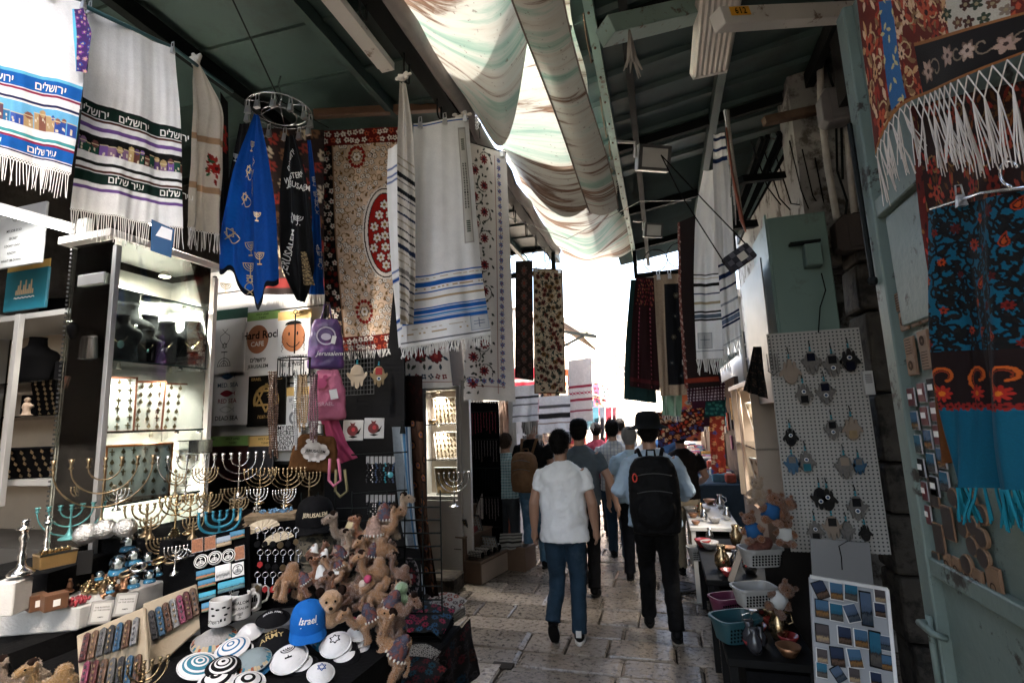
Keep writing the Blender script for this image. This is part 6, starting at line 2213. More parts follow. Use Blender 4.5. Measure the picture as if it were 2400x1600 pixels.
def kippah(label,px,py,r_px,d,tilt,rings,n_st=0,star=None,men=False,text=None,city_rim=False,seg=28,height=.5,group="kippahs on the table"):
 p=at(px,py,d)
 R_=r_px*d/F
 rz=face_rz(p)
 t=thing("kippah",label,"kippah",p,(RAD(tilt[0]),RAD(tilt[1]),rz),group)
 k=len(rings)
 b=MB()
 hgt=R_*height
 an=np.linspace(0,2*math.pi,seg,endpoint=False)
 nr=max(10,k)
 rr=np.linspace(1,0.03,nr+1)
 v=[np.stack([np.cos(an)*R_*r_,np.sin(an)*R_*r_,np.full(seg,hgt*(1-r_**2.2))],1)for r_ in rr]
 v.append(np.array([[0,0,hgt]]))
 mats=[]
 for i in range(nr):
  c_=rings[int(i*k/nr)]
  if c_ not in mats:
   mats.append(c_)
  b_f=[(i*seg+j,i*seg+(j+1)%seg,(i+1)*seg+(j+1)%seg,(i+1)*seg+j)for j in range(seg)]
  b.f+=b_f
  b.mi+=[mats.index(c_)]*seg
 b.v.append(np.concatenate(v))
 b.n=len(b.v[0])
 b.f+=[(nr*seg+j,nr*seg+(j+1)%seg,(nr+1)*seg)for j in range(seg)]
 b.mi+=[mats.index(rings[-1])]*seg
 b.build("crown",mats,t,smooth=True)
 b=MB()
 b.tube([(R_*math.cos(a),R_*math.sin(a),.001)for a in np.linspace(0,6.283,seg,endpoint=False)],.0028,5,closed=True)
 b.build("rim",rings[0],t,smooth=True)
 class _D:
  def __call__(s,u,v,off=0.0):
   u,v=np.asarray(u,float),np.asarray(v,float)
   r2=np.clip(np.hypot(u,v)/R_,0,1)
   return np.stack([u,-v,hgt*(1-r2**2.2)+off],-1)
 if star:
  print_on(t,_D(),"star",star,star_items(0,.0,R_*.36,1.0,R_*.07),1.0,.0022)
 if men:
  print_on(t,_D(),"menorah_figure",ink,menorah_items(0,.0,R_*.75,1.0,R_*.055),1.0,.0022)
 if text:
  print_on(t,_D(),"lettering",text[0],[('t',s_,0,y_*R_,R_*z_,.012)for s_,y_,z_ in text[1]],1.0,.003)
 if city_rim:
  g_=random.Random(len(label))
  b=MB()
  cm_=[M("rust stitch",(.30,.09,.04),.8),M("teal stitch",(.04,.16,.22),.8),M("sand stitch",(.45,.35,.22),.8),M("dark stitch",(.04,.04,.05),.8)]
  for j in range(34):
   a0,a1=j/34*6.283,(j+.85)/34*6.283
   r0,r1=.98,.98-g_.uniform(.10,.24)
   pts=[]
   for a,r_ in((a0,r0),(a1,r0),(a1,r1),(a0,r1)):
    pts.append((R_*r_*math.cos(a),R_*r_*math.sin(a),hgt*(1-r_**2.2)+.002))
   b.add(pts,[(0,1,2,3)],g_.randrange(4))
  o_=b.build("skyline_rim",cm_,t)
  o_["kind"]="stuff"
 return t
kw=M("kippah white",(.66,.65,.64),.75,bump=.3,bscale=90)
kb=M("kippah black",(.016,.016,.018),.8)
kg=M("kippah grey",(.30,.29,.28),.85,bump=.5,bscale=120)
kbl=M("kippah blue",(.03,.13,.26),.8)
kt=M("kippah teal",(.04,.17,.24),.8)
ks=M("kippah satin",(.62,.61,.60),.3,sheen=.4)
kippah("knitted grey kippah with a coloured skyline rim",502,1498,47,2.0,(14,-8),[kg]*6+[kg],city_rim=True,height=.42)
kippah("white satin kippah with pleated panels",584,1486,31,2.0,(10,-12),[ks]*4,height=.75)
kippah("blue and white ringed kippah on top of its stack",544,1520,38,1.86,(16,-14),[kw,kbl,kw,kw,kbl,kw,kw,kbl,kw],height=.4)
kippah("black and white ringed kippah under the blue ringed one",560,1532,40,1.86,(14,-12),[kb,kw,kb,kw,kw,kb,kw],height=.35)
kippah("dark teal and white spiral kippah at the table edge",466,1560,44,1.76,(18,10),[kw,kt,kw,kt,kt,kw,kt,kw,kt],height=.35)
kippah("black and white spiral kippah in front",523,1562,36,1.74,(16,0),[kb,kw,kb,kb,kw,kb,kw,kw,kb],height=.42)
kippah("white spiral kippah beneath the black spiral one",508,1592,40,1.70,(14,-6),[kw,kb,kw,kw,kb,kw],height=.36)
kippah("white kippah with thin rings at the picture's lower edge",580,1600,38,1.68,(14,6),[kw,kb,kw,kw,kb,kw,kw],height=.4)
kippah("grey-blue kippah with a red stitched skyline rim",592,1548,40,1.80,(18,-6),[M("kippah pale blue",(.22,.27,.28),.85,bump=.5)]*6,city_rim=True,height=.42)
kippah("blue rimmed white kippah under the skyline kippah",598,1562,40,1.80,(14,-6),[kbl,kw,kw,kw],height=.3)
kippah("white kippah with a black menorah figure",678,1543,41,1.82,(24,-10),[kw]*6,men=True,height=.5)
kippah("white black-rimmed kippah under the menorah one",706,1560,36,1.82,(20,-4),[kb,kw,kw,kw],height=.45)
kippah("white kippah with a blue star at the table corner",752,1577,30,1.72,(22,6),[kw]*6,star=M("blue stitch",(.02,.06,.22),.7),height=.62)
kippah("white kippah with a black star on top of its stack",787,1510,35,1.90,(26,-8),[kw]*6,star=ink,height=.55)
kippah("white kippah second in the star stack",800,1526,36,1.90,(20,-6),[kb,kw,kw,kw],height=.5)
kippah("white kippah lowest in the star stack",806,1540,36,1.88,(16,-4),[kb,kw,kw,kw],height=.42)
kippah("small white kippah on the stack nearest the camels",838,1484,24,1.98,(22,4),[kw]*5,star=ink,height=.65)
kippah("small white kippah second in the stack nearest the camels",840,1500,24,1.98,(16,4),[kw]*5,height=.55)
kippah("small white kippah at the bottom of the stack nearest the camels",841,1514,24,1.97,(14,2),[kw]*5,height=.5)
kippah("black kippah with gold army lettering",640,1505,40,1.9,(20,-14),[kb]*6,text=(M("gold thread",(.45,.33,.14),.6),[("ARMY",.25,.5),(heb("צבא"),-.2,.4)]),height=.5)
kippah("black knitted kippah half under the blue cap",640,1450,36,2.04,(12,0),[kb]*5,text=(M("white thread",(.5,.5,.5),.7),[("ISRAEL ARMY",.3,.2)]),height=.6)
c=Canvas(.14,.05,300,hx('1f6a86'))
c.scatter(0,0,.14,.05,.02,lambda x,y,g_:c.flower(x,y,.008,5,hx('d0d8d8'),hx('10202a'),None,1,.6),.3,3)
cloth("bandana","folded turquoise paisley bandana under the blue cap","bandana",[(684,1492,1.96),(690,1524,1.9)],[(755,1490,1.96),(748,1526,1.9)],c,folds=((2,.006,.1),),hump=.03,trans=0)
def cap(label,px,py,w_px,d,mat,brim,text=None,tmat=None,tilt=0,size=.045,turn=0.0):
 p=at(px,py,d)
 s=w_px*d/F/.19
 t=thing("baseball_cap",label,"cap",p,(RAD(tilt),0,face_rz(p)+turn),"caps on display",s)
 b=MB()
 n=28
 an=np.linspace(0,2*math.pi,n,endpoint=False)
 prof=[(1,0),(1.0,.03),(.97,.06),(.88,.09),(.70,.112),(.42,.125),(.12,.13)]
 v=np.concatenate([np.stack([np.cos(an)*.088*r_,np.sin(an)*.10*r_,np.full(n,z_)],1)for r_,z_ in prof]+[np.array([[0,0,.131]])])
 f=[(i*n+j,i*n+(j+1)%n,(i+1)*n+(j+1)%n,(i+1)*n+j)for i in range(6)for j in range(n)]+[(6*n+j,6*n+(j+1)%n,7*n)for j in range(n)]
 b.add(v,f)
 b.build("crown",mat,t,smooth=True)
 b=MB()
 m_=15
 outer,inner=[],[]
 for a in np.linspace(math.pi*1.06,math.pi*1.94,m_):
  inner.append((.088*math.cos(a),.10*math.sin(a),.006))
  outer.append((.092*math.cos(a),.10*math.sin(a)-.072*max(0,-math.sin(a))**.7,-.008+.014*(-math.sin(a))-.02*abs(math.cos(a))))
 v=np.array(inner+outer)
 f=[(i,i+1,m_+i+1,m_+i)for i in range(m_-1)]
 b.add(np.concatenate([v,v-A(0,0,.004)]),f+[tuple(2*m_+q_ for q_ in ff[::-1])for ff in f]+[(m_+i,m_+i+1,3*m_+i+1,3*m_+i)for i in range(m_-1)])
 b.build("brim",brim,t,smooth='auto')
 b=MB()
 b.ball((0,0,.131),(.006,.006,.004),8,5)
 b.build("button",mat,t,smooth=True)
 if text:
  class _K:
   def __call__(s_,u,v,off=0.0):
    u,v=np.asarray(u,float),np.asarray(v,float)
    a=u/.095-math.pi/2
    z_=.055-v
    r_=np.interp(z_,[q_[1]for q_ in prof],[q_[0]for q_ in prof])
    return np.stack([(.088*r_+off)*np.cos(a),(.10*r_+off)*np.sin(a),z_],-1)
  print_on(t,_K(),"lettering",tmat,text,1.0,.002)
 return t
blue_cap=M("bright blue twill",(.012,.12,.42),.7,bump=.3,bscale=200)
cap("bright blue cap with white Israel script among the kippahs",722,1468,86,1.95,blue_cap,blue_cap,[('t',"Israel",.0,-.005,.045,.016,.25),('s',[(-.04,.012),(.05,.006)],.004)],white_print,8)
blk_cap=M("black twill",(.012,.012,.014),.75,bump=.3,bscale=200)
cap("black cap with embroidered Jerusalem lettering above the camouflage caps",738,1226,92,2.4,blk_cap,blk_cap,[('t',"JERUSALEM",0,.0,.026,.014)],M("cream thread",(.62,.52,.36),.7),6)
camo=M("camouflage twill",(.10,.085,.06),.8,var=.9,scale=22,dirt=(.02,.02,.018),dscale=20,dlo=.5,dhi=.53)
cap("camouflage cap stacked under the black Jerusalem cap",740,1288,96,2.34,camo,camo,tilt=6).scale.z*=.62
cap("second camouflage cap at the bottom of the cap stack",742,1310,96,2.28,camo,camo,tilt=4).scale.z*=.62
fur_c=lambda n,c_=(.3,.2,.1):M("plush "+n,c_,.95,var=.25,scale=25,bump=1.0,bscale=190,sheen=.5)
tan,brown,cream,rust=fur_c("tan",(.33,.17,.075)),fur_c("brown",(.15,.062,.025)),fur_c("cream",(.34,.235,.15)),fur_c("rust",(.26,.09,.028))
def camel_blob(seat=False):
 b=MB()
 b.ball((0,0,.10),(.062,.042,.045),14,10)
 b.ball((-.01,0,.145),(.032,.03,.035),12,8)
 nk=[(.045,0,.11),(.075,0,.115),(.09,0,.145),(.092,0,.185)]
 b.tube(nk,[.03,.024,.019,.019],10)
 b.ball((.105,0,.198),(.034,.023,.023),12,8)
 b.ball((.135,0,.190),(.019,.020,.016),12,8)
 for sy in(-1,1):
  b.ball((.085,sy*.022,.215),(.008,.010,.014),8,6)
  if seat:
   b.tube([(.04,sy*.028,.07),(.085,sy*.036,.045),(.115,sy*.036,.04)],[.02,.018,.02],8)
   b.tube([(-.04,sy*.028,.07),(-.01,sy*.05,.03),(.03,sy*.055,.025)],[.022,.02,.021],8)
  else:
   b.tube([(.040,sy*.026,.09),(.046,sy*.030,.045),(.046,sy*.030,.006)],[.020,.016,.019],8)
   b.tube([(-.042,sy*.026,.09),(-.046,sy*.032,.05),(-.05,sy*.032,.006)],[.022,.017,.019],8)
  for xx in(()if seat else(.046,-.05)):
   b.ball((xx+.008,sy*.030,.010),(.022,.017,.012),8,6)
 b.tube([(-.06,0,.11),(-.08,0,.08),(-.083,0,.05)],[.007,.006,.010],6)
 return b
cam_me=[blob_mesh(camel_blob(False),"plush_body",.0045,4,.5,(.004,.01)),blob_mesh(camel_blob(True),"plush_body",.0045,4,.5,(.004,.01))]
dark_stitch=M("dark plush",(.03,.015,.01),.9,bump=.8,bscale=150)
woven=M("woven saddle",(.055,.055,.075),.85,var=1.0,scale=45,dirt=(.14,.05,.04),dscale=30,dlo=.5,dhi=.55,bump=.5)
knit_red=M("knit saddle",(.30,.20,.16),.85,var=.9,scale=80,bump=.5)
cam_cache={}
def camel(label,px,py,d,size,rot,col=tan,seat=0,saddle=woven,face=1.0,group="plush camels"):
 p=at(px,py,d)
 t=thing("plush_camel",label,"plush toy",p,(RAD(rot[0]),RAD(rot[1]),face_rz(p)+RAD(rot[2])),group,size/.22)
 key=(seat,col.name)
 if key not in cam_cache:
  me=cam_me[seat].copy()
  me.materials.clear()
  me.materials.append(col)
  cam_cache[key]=me
 fuzz(mesh_obj("body",cam_cache[key],col,t),5500,.0065)
 if 'eye' not in cam_cache:
  b=MB()
  b.ball((0,0,0),.0042,8,6)
  o=b.build("eye",M("glossy black",(.01,.01,.01),.1),t,smooth=True)
  cam_cache['eye']=o.data
  bpy.data.objects.remove(o)
  b=MB()
  b.ball((0,0,0),(.020,.024,.014),10,6)
  o=b.build("tuft",dark_stitch,t,smooth=True)
  cam_cache['tuft']=o.data
  bpy.data.objects.remove(o)
 for sy in(-1,1):
  mesh_obj("eye",cam_cache['eye'],M("glossy black"),t,(.118,sy*.021,.206))
  b=None
 mesh_obj("tuft",cam_cache['tuft'],dark_stitch,t,(.092,0,.222))
 if saddle is not None:
  b=MB()
  n=14
  an=np.linspace(0,2*math.pi,n,endpoint=False)
  v=np.concatenate([np.stack([-.008+np.cos(an)*.046*r_,np.sin(an)*.050*r_,np.full(n,.188-.075*r_**2.0)],1)for r_ in(.05,.4,.7,1.0,1.08)])
  b.add(v,[(i*n+j,i*n+(j+1)%n,(i+1)*n+(j+1)%n,(i+1)*n+j)for i in range(4)for j in range(n)])
  b.build("saddle",saddle,t,smooth=True)
  b=MB()
  for a in np.linspace(0,6.283,18,endpoint=False):
   b.ball((-.008+.05*math.cos(a),.054*math.sin(a),.102),(.005,.005,.008),5,4)
  o_=b.build("tassels",M("white bobbles",(.6,.55,.48),.9),t)
  o_["kind"]="stuff"
 return t
camel("plush camel with a beaded saddle at the top of the pile",880,1302,2.25,.20,(0,0,10),tan,0,knit_red)
camel("plush camel with dark forelock looking over the pile",905,1262,2.34,.19,(0,0,0),cream,0,woven)
camel("plush camel with a straw hump cover and dark face",822,1300,2.3,.19,(0,0,200),fur_c("dun",(.25,.18,.13)),0,M("straw knit",(.45,.37,.22),.85,bump=.6))
camel("sitting plush camel below the beaded-saddle one",886,1388,2.1,.17,(0,0,205),tan,1,None)
camel("plush camel lying flat beside the mugs",676,1405,2.12,.18,(0,10,25),tan,0,None)
camel("long cream plush camel hanging upright in the pile",832,1395,2.14,.21,(0,-60,200),cream,0,None)
camel("plush camel with a blue woven saddle near the folded scarves",905,1462,2.02,.17,(0,25,-40),brown,0,woven)
camel("largest plush camel with a striped saddle at the table corner",893,1580,1.95,.21,(0,-35,160),tan,0,woven)
camel("little plush camel head peeping under the largest camel's neck",918,1498,2.0,.13,(0,-20,200),brown,1,None)
for k,(px,py,rz_)in enumerate(((736,1385,10),(762,1382,-30),(790,1375,20),(806,1360,150))):
 camel("small hanging plush camel with a white tag, %s from the caps"%ORD[k],px,py,2.1,.12,(0,-30+18*k,rz_),(rust,brown,rust,tan)[k],k%2,M("white tag",(.6,.6,.58),.6)if k in(1,2)else woven,group="small hanging plush camels")
for k,(px,py)in enumerate(((728,1318),(752,1330))):
 camel("small russet camel keyring with a round white tag, %s"%("upper" if k==0 else "lower"),px,py,2.14,.09,(0,20,30),rust,1,M("white tag"),group="small hanging plush camels")
camel("shaggy brown plush camel half hidden behind the blue cap",800,1450,2.08,.17,(0,-10,190),brown,1,None)
camel("dark brown plush camel under the sitting one",850,1425,2.08,.16,(0,10,160),brown,1,None)
camel("dim plush camel at the lowest corner of the display",60,1655,1.75,.18,(0,0,200),fur_c("dun"),0,None)
camel("dim ochre plush camel next to the cream board",135,1665,1.75,.18,(0,0,190),fur_c("ochre",(.26,.15,.05)),0,None)
for k,(px,py,d_,sz,rt,cl,lb)in enumerate(((860,1345,2.16,.15,(0,20,30),brown,"shaggy brown camel wedged under the beaded-saddle one"),(845,1300,2.24,.15,(0,-20,170),rust,"russet camel peeping between the upper camels"),(905,1330,2.2,.16,(0,15,190),tan,"tan camel leaning out towards the blue scarf"),(812,1330,2.18,.14,(0,-25,40),cream,"cream camel under the straw-humped one"),(865,1440,2.03,.15,(0,30,20),tan,"tan camel sliding down beside the pompoms"),(930,1380,2.14,.13,(0,-20,160),brown,"brown camel at the outer edge of the pile"),(880,1490,1.98,.16,(0,20,200),tan,"tan camel hanging above the largest one"))):
 camel("plush "+lb,px,py,d_,sz,rt,cl,k%2,woven if k%3==0 else None)
b=MB()
b.ball((0,0,.05),(.045,.04,.042),12,10)
b.ball((0,-.038,.035),(.022,.02,.018),10,8)
for sx in(-1,1):
 b.ball((sx*.04,0,.085),(.016,.01,.018),8,6)
 b.tube([(sx*.03,0,.01),(sx*.045,-.01,-.03)],[.016,.016],8)
b.ball((0,0,-.01),(.036,.03,.04),10,8)
lp=thing("plush_lion","plush bear cub with dark ears and an open face beside the blue cap","plush toy",at(775,1440,1.98),(0,0,face_rz(at(775,1440,2))))
mesh_obj("body",blob_mesh(b,"plush_body",.004,4,.5,(.003,.01)),fur_c("sand",(.42,.25,.13)),lp)
for sx in(-1,1):
 b=MB()
 b.ball((sx*.04,-.004,.087),(.018,.010,.020),8,6)
 b.build("ear",dark_stitch,lp,smooth=True)
 b=MB()
 b.ball((sx*.016,-.037,.058),.005,6,5)
 b.build("eye",M("glossy black"),lp,smooth=True)
b=MB()
b.ball((0,-.057,.04),(.008,.006,.006),8,6)
b.build("nose",M("glossy black"),lp,smooth=True)
gd=thing("knitted_doll","pale green knitted doll with pink feet among the camels","plush toy",at(930,1430,2.08),(0,RAD(20),face_rz(at(930,1430,2))))
b=MB()
b.ball((0,0,.04),(.03,.026,.036),10,8)
b.ball((-.01,0,.085),(.028,.026,.026),10,8)
for sx in(-1,1):
 b.tube([(sx*.02,0,.02),(sx*.03,-.02,-.02)],[.012,.012],8)
 b.tube([(sx*.025,0,.06),(sx*.05,-.01,.04)],[.011,.011],8)
mesh_obj("body",blob_mesh(b,"doll_body",.004,4,.5,(.004,.008)),fur_c("mint",(.25,.36,.20)),gd)
for sx in(-1,1):
 b=MB()
 b.ball((sx*.032,-.022,-.028),(.014,.016,.012),8,6)
 b.build("foot",M("pink knit",(.45,.05,.14),.9),gd,smooth=True)
pom=[at(862,1356,2.05),at(850,1368,2.05),at(828,1455,2.0),at(845,1450,2.0)]
for k,p in enumerate(pom):
 b=MB()
 b.ball((0,0,0),.016,10,8)
 tag(b.build("pompom",M("pompom %d"%(k%2),((.5,.08,.16),(.6,.5,.42))[k%2],.95,bump=1,bscale=150),loc=p,smooth=True),"%s woollen pompom %s"%(("crimson","cream")[k%2],"beside the sitting camel" if k<2 else "above the small kippah stack"),"pompom")
b=MB()
for k in range(9):
 b.tube([(-.36+k*.09,0,0),(-.36+k*.09,0,.56)],.004,5)
 b.tube([(-.36,.004,.06*k),(.36,.004,.06*k)],.004,5)
gs=tag(b.build("wire_grid",dark_steel,loc=A(-1.42,2.30,.92),rot=(0,0,RAD(8))),"black wire grid stand the plush camels hang on","stand")
g=random.Random(77)
for k in range(10):
 p=at(300+26*k,1345-8*k,2.28+.015*k)
 b=MB()
 b.tube([(.03*math.cos(a),.03*math.sin(a),.006+.012*(k%2))for a in np.linspace(0,6.283,16,endpoint=False)],.006,6,closed=True)
 tag(b.build("bangle",(antique,silver,M("dark bead"),brass)[k%4],loc=p,rot=(.3,.2*(k%3),0),smooth=True),"small bangle lying between the boards and the snow globes, %s in the row"%ORD[k],"bangle","bangles below the menorahs")
G_="key rings on the rack"
b=MB()
b.box((0,0,0),(.26,.012,.36))
tag(b.build("key_ring_rack",black_velvet,loc=at(652,1320,2.3),rot=(RAD(-6),0,face_rz(at(652,1320,2.3)))),"black rack of dangling key rings between magnets and caps","rack")
g=random.Random(3)
for r_ in range(3):
 for k in range(6):
  p=at(604+k*18+6*(r_%2),1242+r_*52,2.2-.02*r_)
  t=thing("key_ring","%s key ring, %s along the %s row of the black rack"%(g.choice(("silver","steel","pewter")),ORD[k],("top","middle","lowest")[r_]),"key ring",p,(0,0,face_rz(p)),G_)
  b=MB()
  b.tube([(.011*math.cos(a),0,.011*math.sin(a))for a in np.linspace(0,6.283,14,endpoint=False)],.0018,5,closed=True)
  b.build("ring",chrome,t,smooth=True)
  b=MB()
  L=g.uniform(.02,.035)
  for j in range(4):
   b.ball((0,0,-.012-j*L/4),.003,5,4)
  b.build("chain",chrome,t)
  b=MB()
  zc=-.016-L-.012
  if g.random()<.5:
   b.lathe([(.013,-.002),(.013,.002)],12,(0,0,zc),rot=rotm(RAD(90)))
  else:
   b.prism([(0,-.014),(.011,-.004),(.009,.008),(0,.014),(-.009,.008),(-.011,-.004)],-.002,.002,((0,0,zc),(1,0,0),(0,0,1),(0,-1,0)))
  b.build("fob",g.choice([silver,antique,M("red enamel",(.3,.03,.03),.25),M("black enamel")]),t)
cream_lace=M("cream lace",(.50,.42,.30),.8,bump=.5)
for k,(px,py,s)in enumerate(((612,1243,1.0),(652,1268,.85))):
 p=at(px,py,2.25)
 b=MB()
 n=18
 rr=.075*s
 v=[(0,0,0)]
 for j in range(n+1):
  a=math.pi*j/n
  v.append((rr*math.cos(a)*(1+.03*(j%2)),.004*(j%2),rr*.62*math.sin(a)*(1+.03*(j%2))))
 b.add(np.array(v),[(0,j+1,j+2)for j in range(n)])
 o=tag(b.build("folding_fan",cream_lace,loc=p,rot=(RAD(-25),RAD(-12),face_rz(p))),"open cream folding fan, %s of the pair"%("larger upper" if k==0 else "smaller lower"),"fan","cream folding fans")
 m_=o.modifiers.new("t",'SOLIDIFY')
 m_.thickness=.003
b=MB()
for k in range(9):
 b.box((g.uniform(-.006,.006),g.uniform(-.006,.006),k*.006),(.22,.13,.005),rotm(0,0,g.uniform(-.05,.05)))
mats_=tag(b.build("placemats",M("woven straw",(.22,.16,.10),.85,var=.5,scale=60,bump=.8),loc=at(640,1228,2.42),rot=(0,0,.5)),"stack of woven straw mats under the folding fans","mats",kind="stuff")
b=MB()
for k in range(70):
 b.ball((g.uniform(-.07,.07),g.uniform(-.035,.035),g.uniform(0,.015)),.005,5,4)
tag(b.build("blue_beads",M("pale blue beads",(.10,.22,.36),.3,var=.6),loc=at(648,1200,2.46),rot=(0,0,.5),smooth=True),"heap of pale blue bead bracelets on the straw mats","beads",kind="stuff")
def soft_bag(name,label,px,py,w_px,h_px,d,mat,top=.75,thick=.07,rz=0.0,tilt=0.0,disp=(.012,.05)):
 p=at(px,py,d)
 w,h=w_px*d/F,h_px*d/F
 t=thing(name,label,"bag",p,(0,RAD(tilt),face_rz(p)+rz))
 b=MB()
 n=20
 an=np.linspace(0,2*math.pi,n,endpoint=False)
 v=[]
 for z_,k_,q_ in((-.5,.96,.5),(-.46,1,.9),(-.2,.98,1),(.1,.92,.9),(.35,top,.7),(.5,top*.8,.35)):
  ca,sa=np.cos(an),np.sin(an)
  v.append(np.stack([np.sign(ca)*np.abs(ca)**.5*w/2*k_,np.sign(sa)*np.abs(sa)**.7*thick/2*q_,np.full(n,z_*h)],1))
 f=[(i*n+j,i*n+(j+1)%n,(i+1)*n+(j+1)%n,(i+1)*n+j)for i in range(5)for j in range(n)]+[tuple(range(n-1,-1,-1)),tuple(5*n+j for j in range(n))]
 b.add(np.concatenate(v),f)
 me=blob_mesh(b,name,max(w,h)/40,3,.5,disp)
 mesh_obj("sack",me,mat,t)
 b=MB()
 b.tube([(-w*.15,0,h*.45),(-w*.05,0,h*.8),(w*.08,0,h*.8),(w*.15,0,h*.45)],.006,6)
 b.build("strap",mat,t,smooth=True)
 return t,w,h,((0,-thick/2-.012,0),(1,0,0),(0,0,1),(0,-1,0))
purple=M("galaxy print",(.06,.03,.12),.45,var=.9,scale=6,dirt=(.22,.06,.22),dscale=7,dlo=.5,dhi=.7,coat=.2)
t,w,h,fr=soft_bag("drawstring_bag","dark purple galaxy-print drawstring bag with Jerusalem script",764,806,82,118,3.25,purple,.8)
lettering([("Jerusalem",.02,-h*.25,.04,.0,.3)],"script",white_print,t,fr,.004)
flat_shapes("cloud_print",M("pale print",(.5,.45,.55),.6),t,fr,[('c',.0,h*.12,.03,.022),('r',.0,h*.14,.05,.058)],.004)
b=MB()
b.box((.045,-.05,.02),(.026,.003,.05),rotm(0,.2,0))
b.build("swing_tag",white_card,t)
pink=M("pink felt",(.42,.13,.20),.8,bump=.3)
t,w,h,fr=soft_bag("felt_bag","pink felt bag with a bear face and small tag",768,925,84,118,3.2,pink,.7)
lettering([("ISRAEL",-.01,-h*.22,.032,.01)],"lettering",M("pink print",(.62,.4,.45),.6),t,fr,.006)
flat_shapes("bear_face",M("rose felt",(.45,.09,.18),.8),t,fr,[('c',-.04,h*.22,.035,.03),('c',-.065,h*.34,.014,.014),('c',-.015,h*.34,.014,.014)],.006)
b=MB()
b.box((.035,-.055,-.0),(.045,.003,.06),rotm(0,-.2,0))
b.build("swing_tag",white_card,t)
c=Canvas(.16,.5,80,hx('b0486c'))
cloth("scarf","bright pink cloth tail hanging below the pink felt bag","scarf",[(752,985,3.22),(775,1045,3.2),(800,1085,3.2)],[(790,975,3.22),(812,1040,3.2),(838,1072,3.2)],c,folds=((1.5,.02,.2),),trans=.2)
brn_felt=M("brown felt",(.09,.04,.015),.9,bump=.4)
t,w,h,fr=soft_bag("felt_bag","brown felt bag with a white sheep and Jerusalem lettering",738,1062,108,84,3.0,brn_felt,.85,.06,0,8)
flat_shapes("sheep",M("white felt",(.62,.58,.54),.9),t,fr,[('c',.0+.05*math.cos(a),.012+.03*math.sin(a),.028,.024)for a in np.linspace(0,6.28,9)]+[('c',0,.012,.05,.03),('c',-.03,.068,.03,.016),('p',[(-.03,-.045),(-.015,-.045),(-.02,-.01),(-.032,-.01)]),('p',[(.015,-.045),(.032,-.045),(.032,-.01),(.018,-.01)])],.008)
lettering([("JERUSALEM",0,.008,.022,.012)],"lettering",ink,t,fr,.012)
for k,(px,py)in enumerate(((785,1125),(800,1150))):
 b=MB()
 b.tube([at(px-12,py-50,2.9)-at(px,py,2.9),A(-.04,0,0),A(0,-.01,-.03),A(.04,0,0),at(px+8,py-50,2.9)-at(px,py,2.9)],.008,8)
 tag(b.build("bag_handle_loop",pink if k==0 else M("khaki webbing",(.20,.17,.09),.85),loc=at(px,py,2.9),smooth=True),"%s strap loop dangling below the brown felt bag"%("pink","khaki")[k],"strap")
hr=thing("hook_rack","black wire hook rack carrying the bead strands","rack",at(690,828,2.9))
b=MB()
b.tube([(0,0,.23),(0,0,0)],.004,6)
b.tube([(.012*math.cos(a),0,.24+.012*math.sin(a))for a in np.linspace(0,6.283,12,endpoint=False)],.003,5,closed=True)
b.tube([(.10*math.cos(a),.06*math.sin(a),-.03)for a in np.linspace(0,6.283,20,endpoint=False)],.004,5,closed=True)
b.build("stem",black_print,hr,smooth=True)
for a in np.linspace(0,6.283,9,endpoint=False):
 b=MB()
 x,y_=.10*math.cos(a),.06*math.sin(a)
 b.tube([(x,y_,-.03),(x,y_,-.12)]+[(x+.016-.016*math.cos(t_),y_-.0,-.12-.016*math.sin(t_))for t_ in np.linspace(.3,3.6,8)],.003,5)
 b.build("hook",black_print,hr,smooth=True)
for k,(px,y0,y1,w_,col,nm,n)in enumerate(((640,872,1065,22,(.10,.05,.03),"dark wood",5),(692,868,1045,8,(.5,.5,.5),"silver",2),(708,880,1000,26,(.38,.26,.14),"pale olive-wood",6),(735,878,1030,20,(.16,.10,.11),"plum brown",4))):
 b=MB()
 for j in range(n):
  xx=px-w_/2+w_*(j+.5)/n
  yy=y0
  while yy<y1+12*math.sin(j*2.2):
   b.ball(at(xx+1.5*math.sin(yy*.05+j),yy,2.88-.008*(j%3)),.0068,6,5)
   yy+=5.4
 o=tag(b.build("bead_strand",M("beads "+nm,col,.35,.0 if k!=1 else.8,var=.5,scale=160),smooth=True),"%s bead strands on the black hook rack"%nm,"beads","bead strands on the hook rack")
 o["kind"]="thing"
dw=wall_thing("side_panel",[((0,0,0),(.62,.02,2.0))],M("recess shade",(.02,.02,.022),.8),"near-black panel standing in for the shaded recess between the bags and the blue scarf","display wall")  # panel whose near-black colour paints the shade of the recess
dw.location=at(855,1010,3.55)
dw.name="recess_shade"
b=MB()
for k in range(13):
 b.tube([(-.15+k*.025,0,0),(-.15+k*.025,0,.36)],.002,4)
 b.tube([(-.15,.002,k*.03),(.15,.002,k*.03)],.002,4)
tag(b.build("wire_grid",M("grey wire",(.15,.15,.15),.4,.6),loc=at(830,925,3.45)),"grey wire grid before the dark recess panel","grid")
hamsa_shape=[(0,-.5),(.13,-.46),(.24,-.32),(.30,-.08),(.40,-.16),(.46,-.10),(.42,.02),(.33,.14),(.27,.20),(.24,.44),(.19,.49),(.14,.44),(.12,.26),(.08,.54),(.0,.60),(-.08,.54),(-.12,.26),(-.14,.44),(-.19,.49),(-.24,.44),(-.27,.20),(-.33,.14),(-.42,.02),(-.46,-.10),(-.40,-.16),(-.30,-.08),(-.24,-.32),(-.13,-.46)]
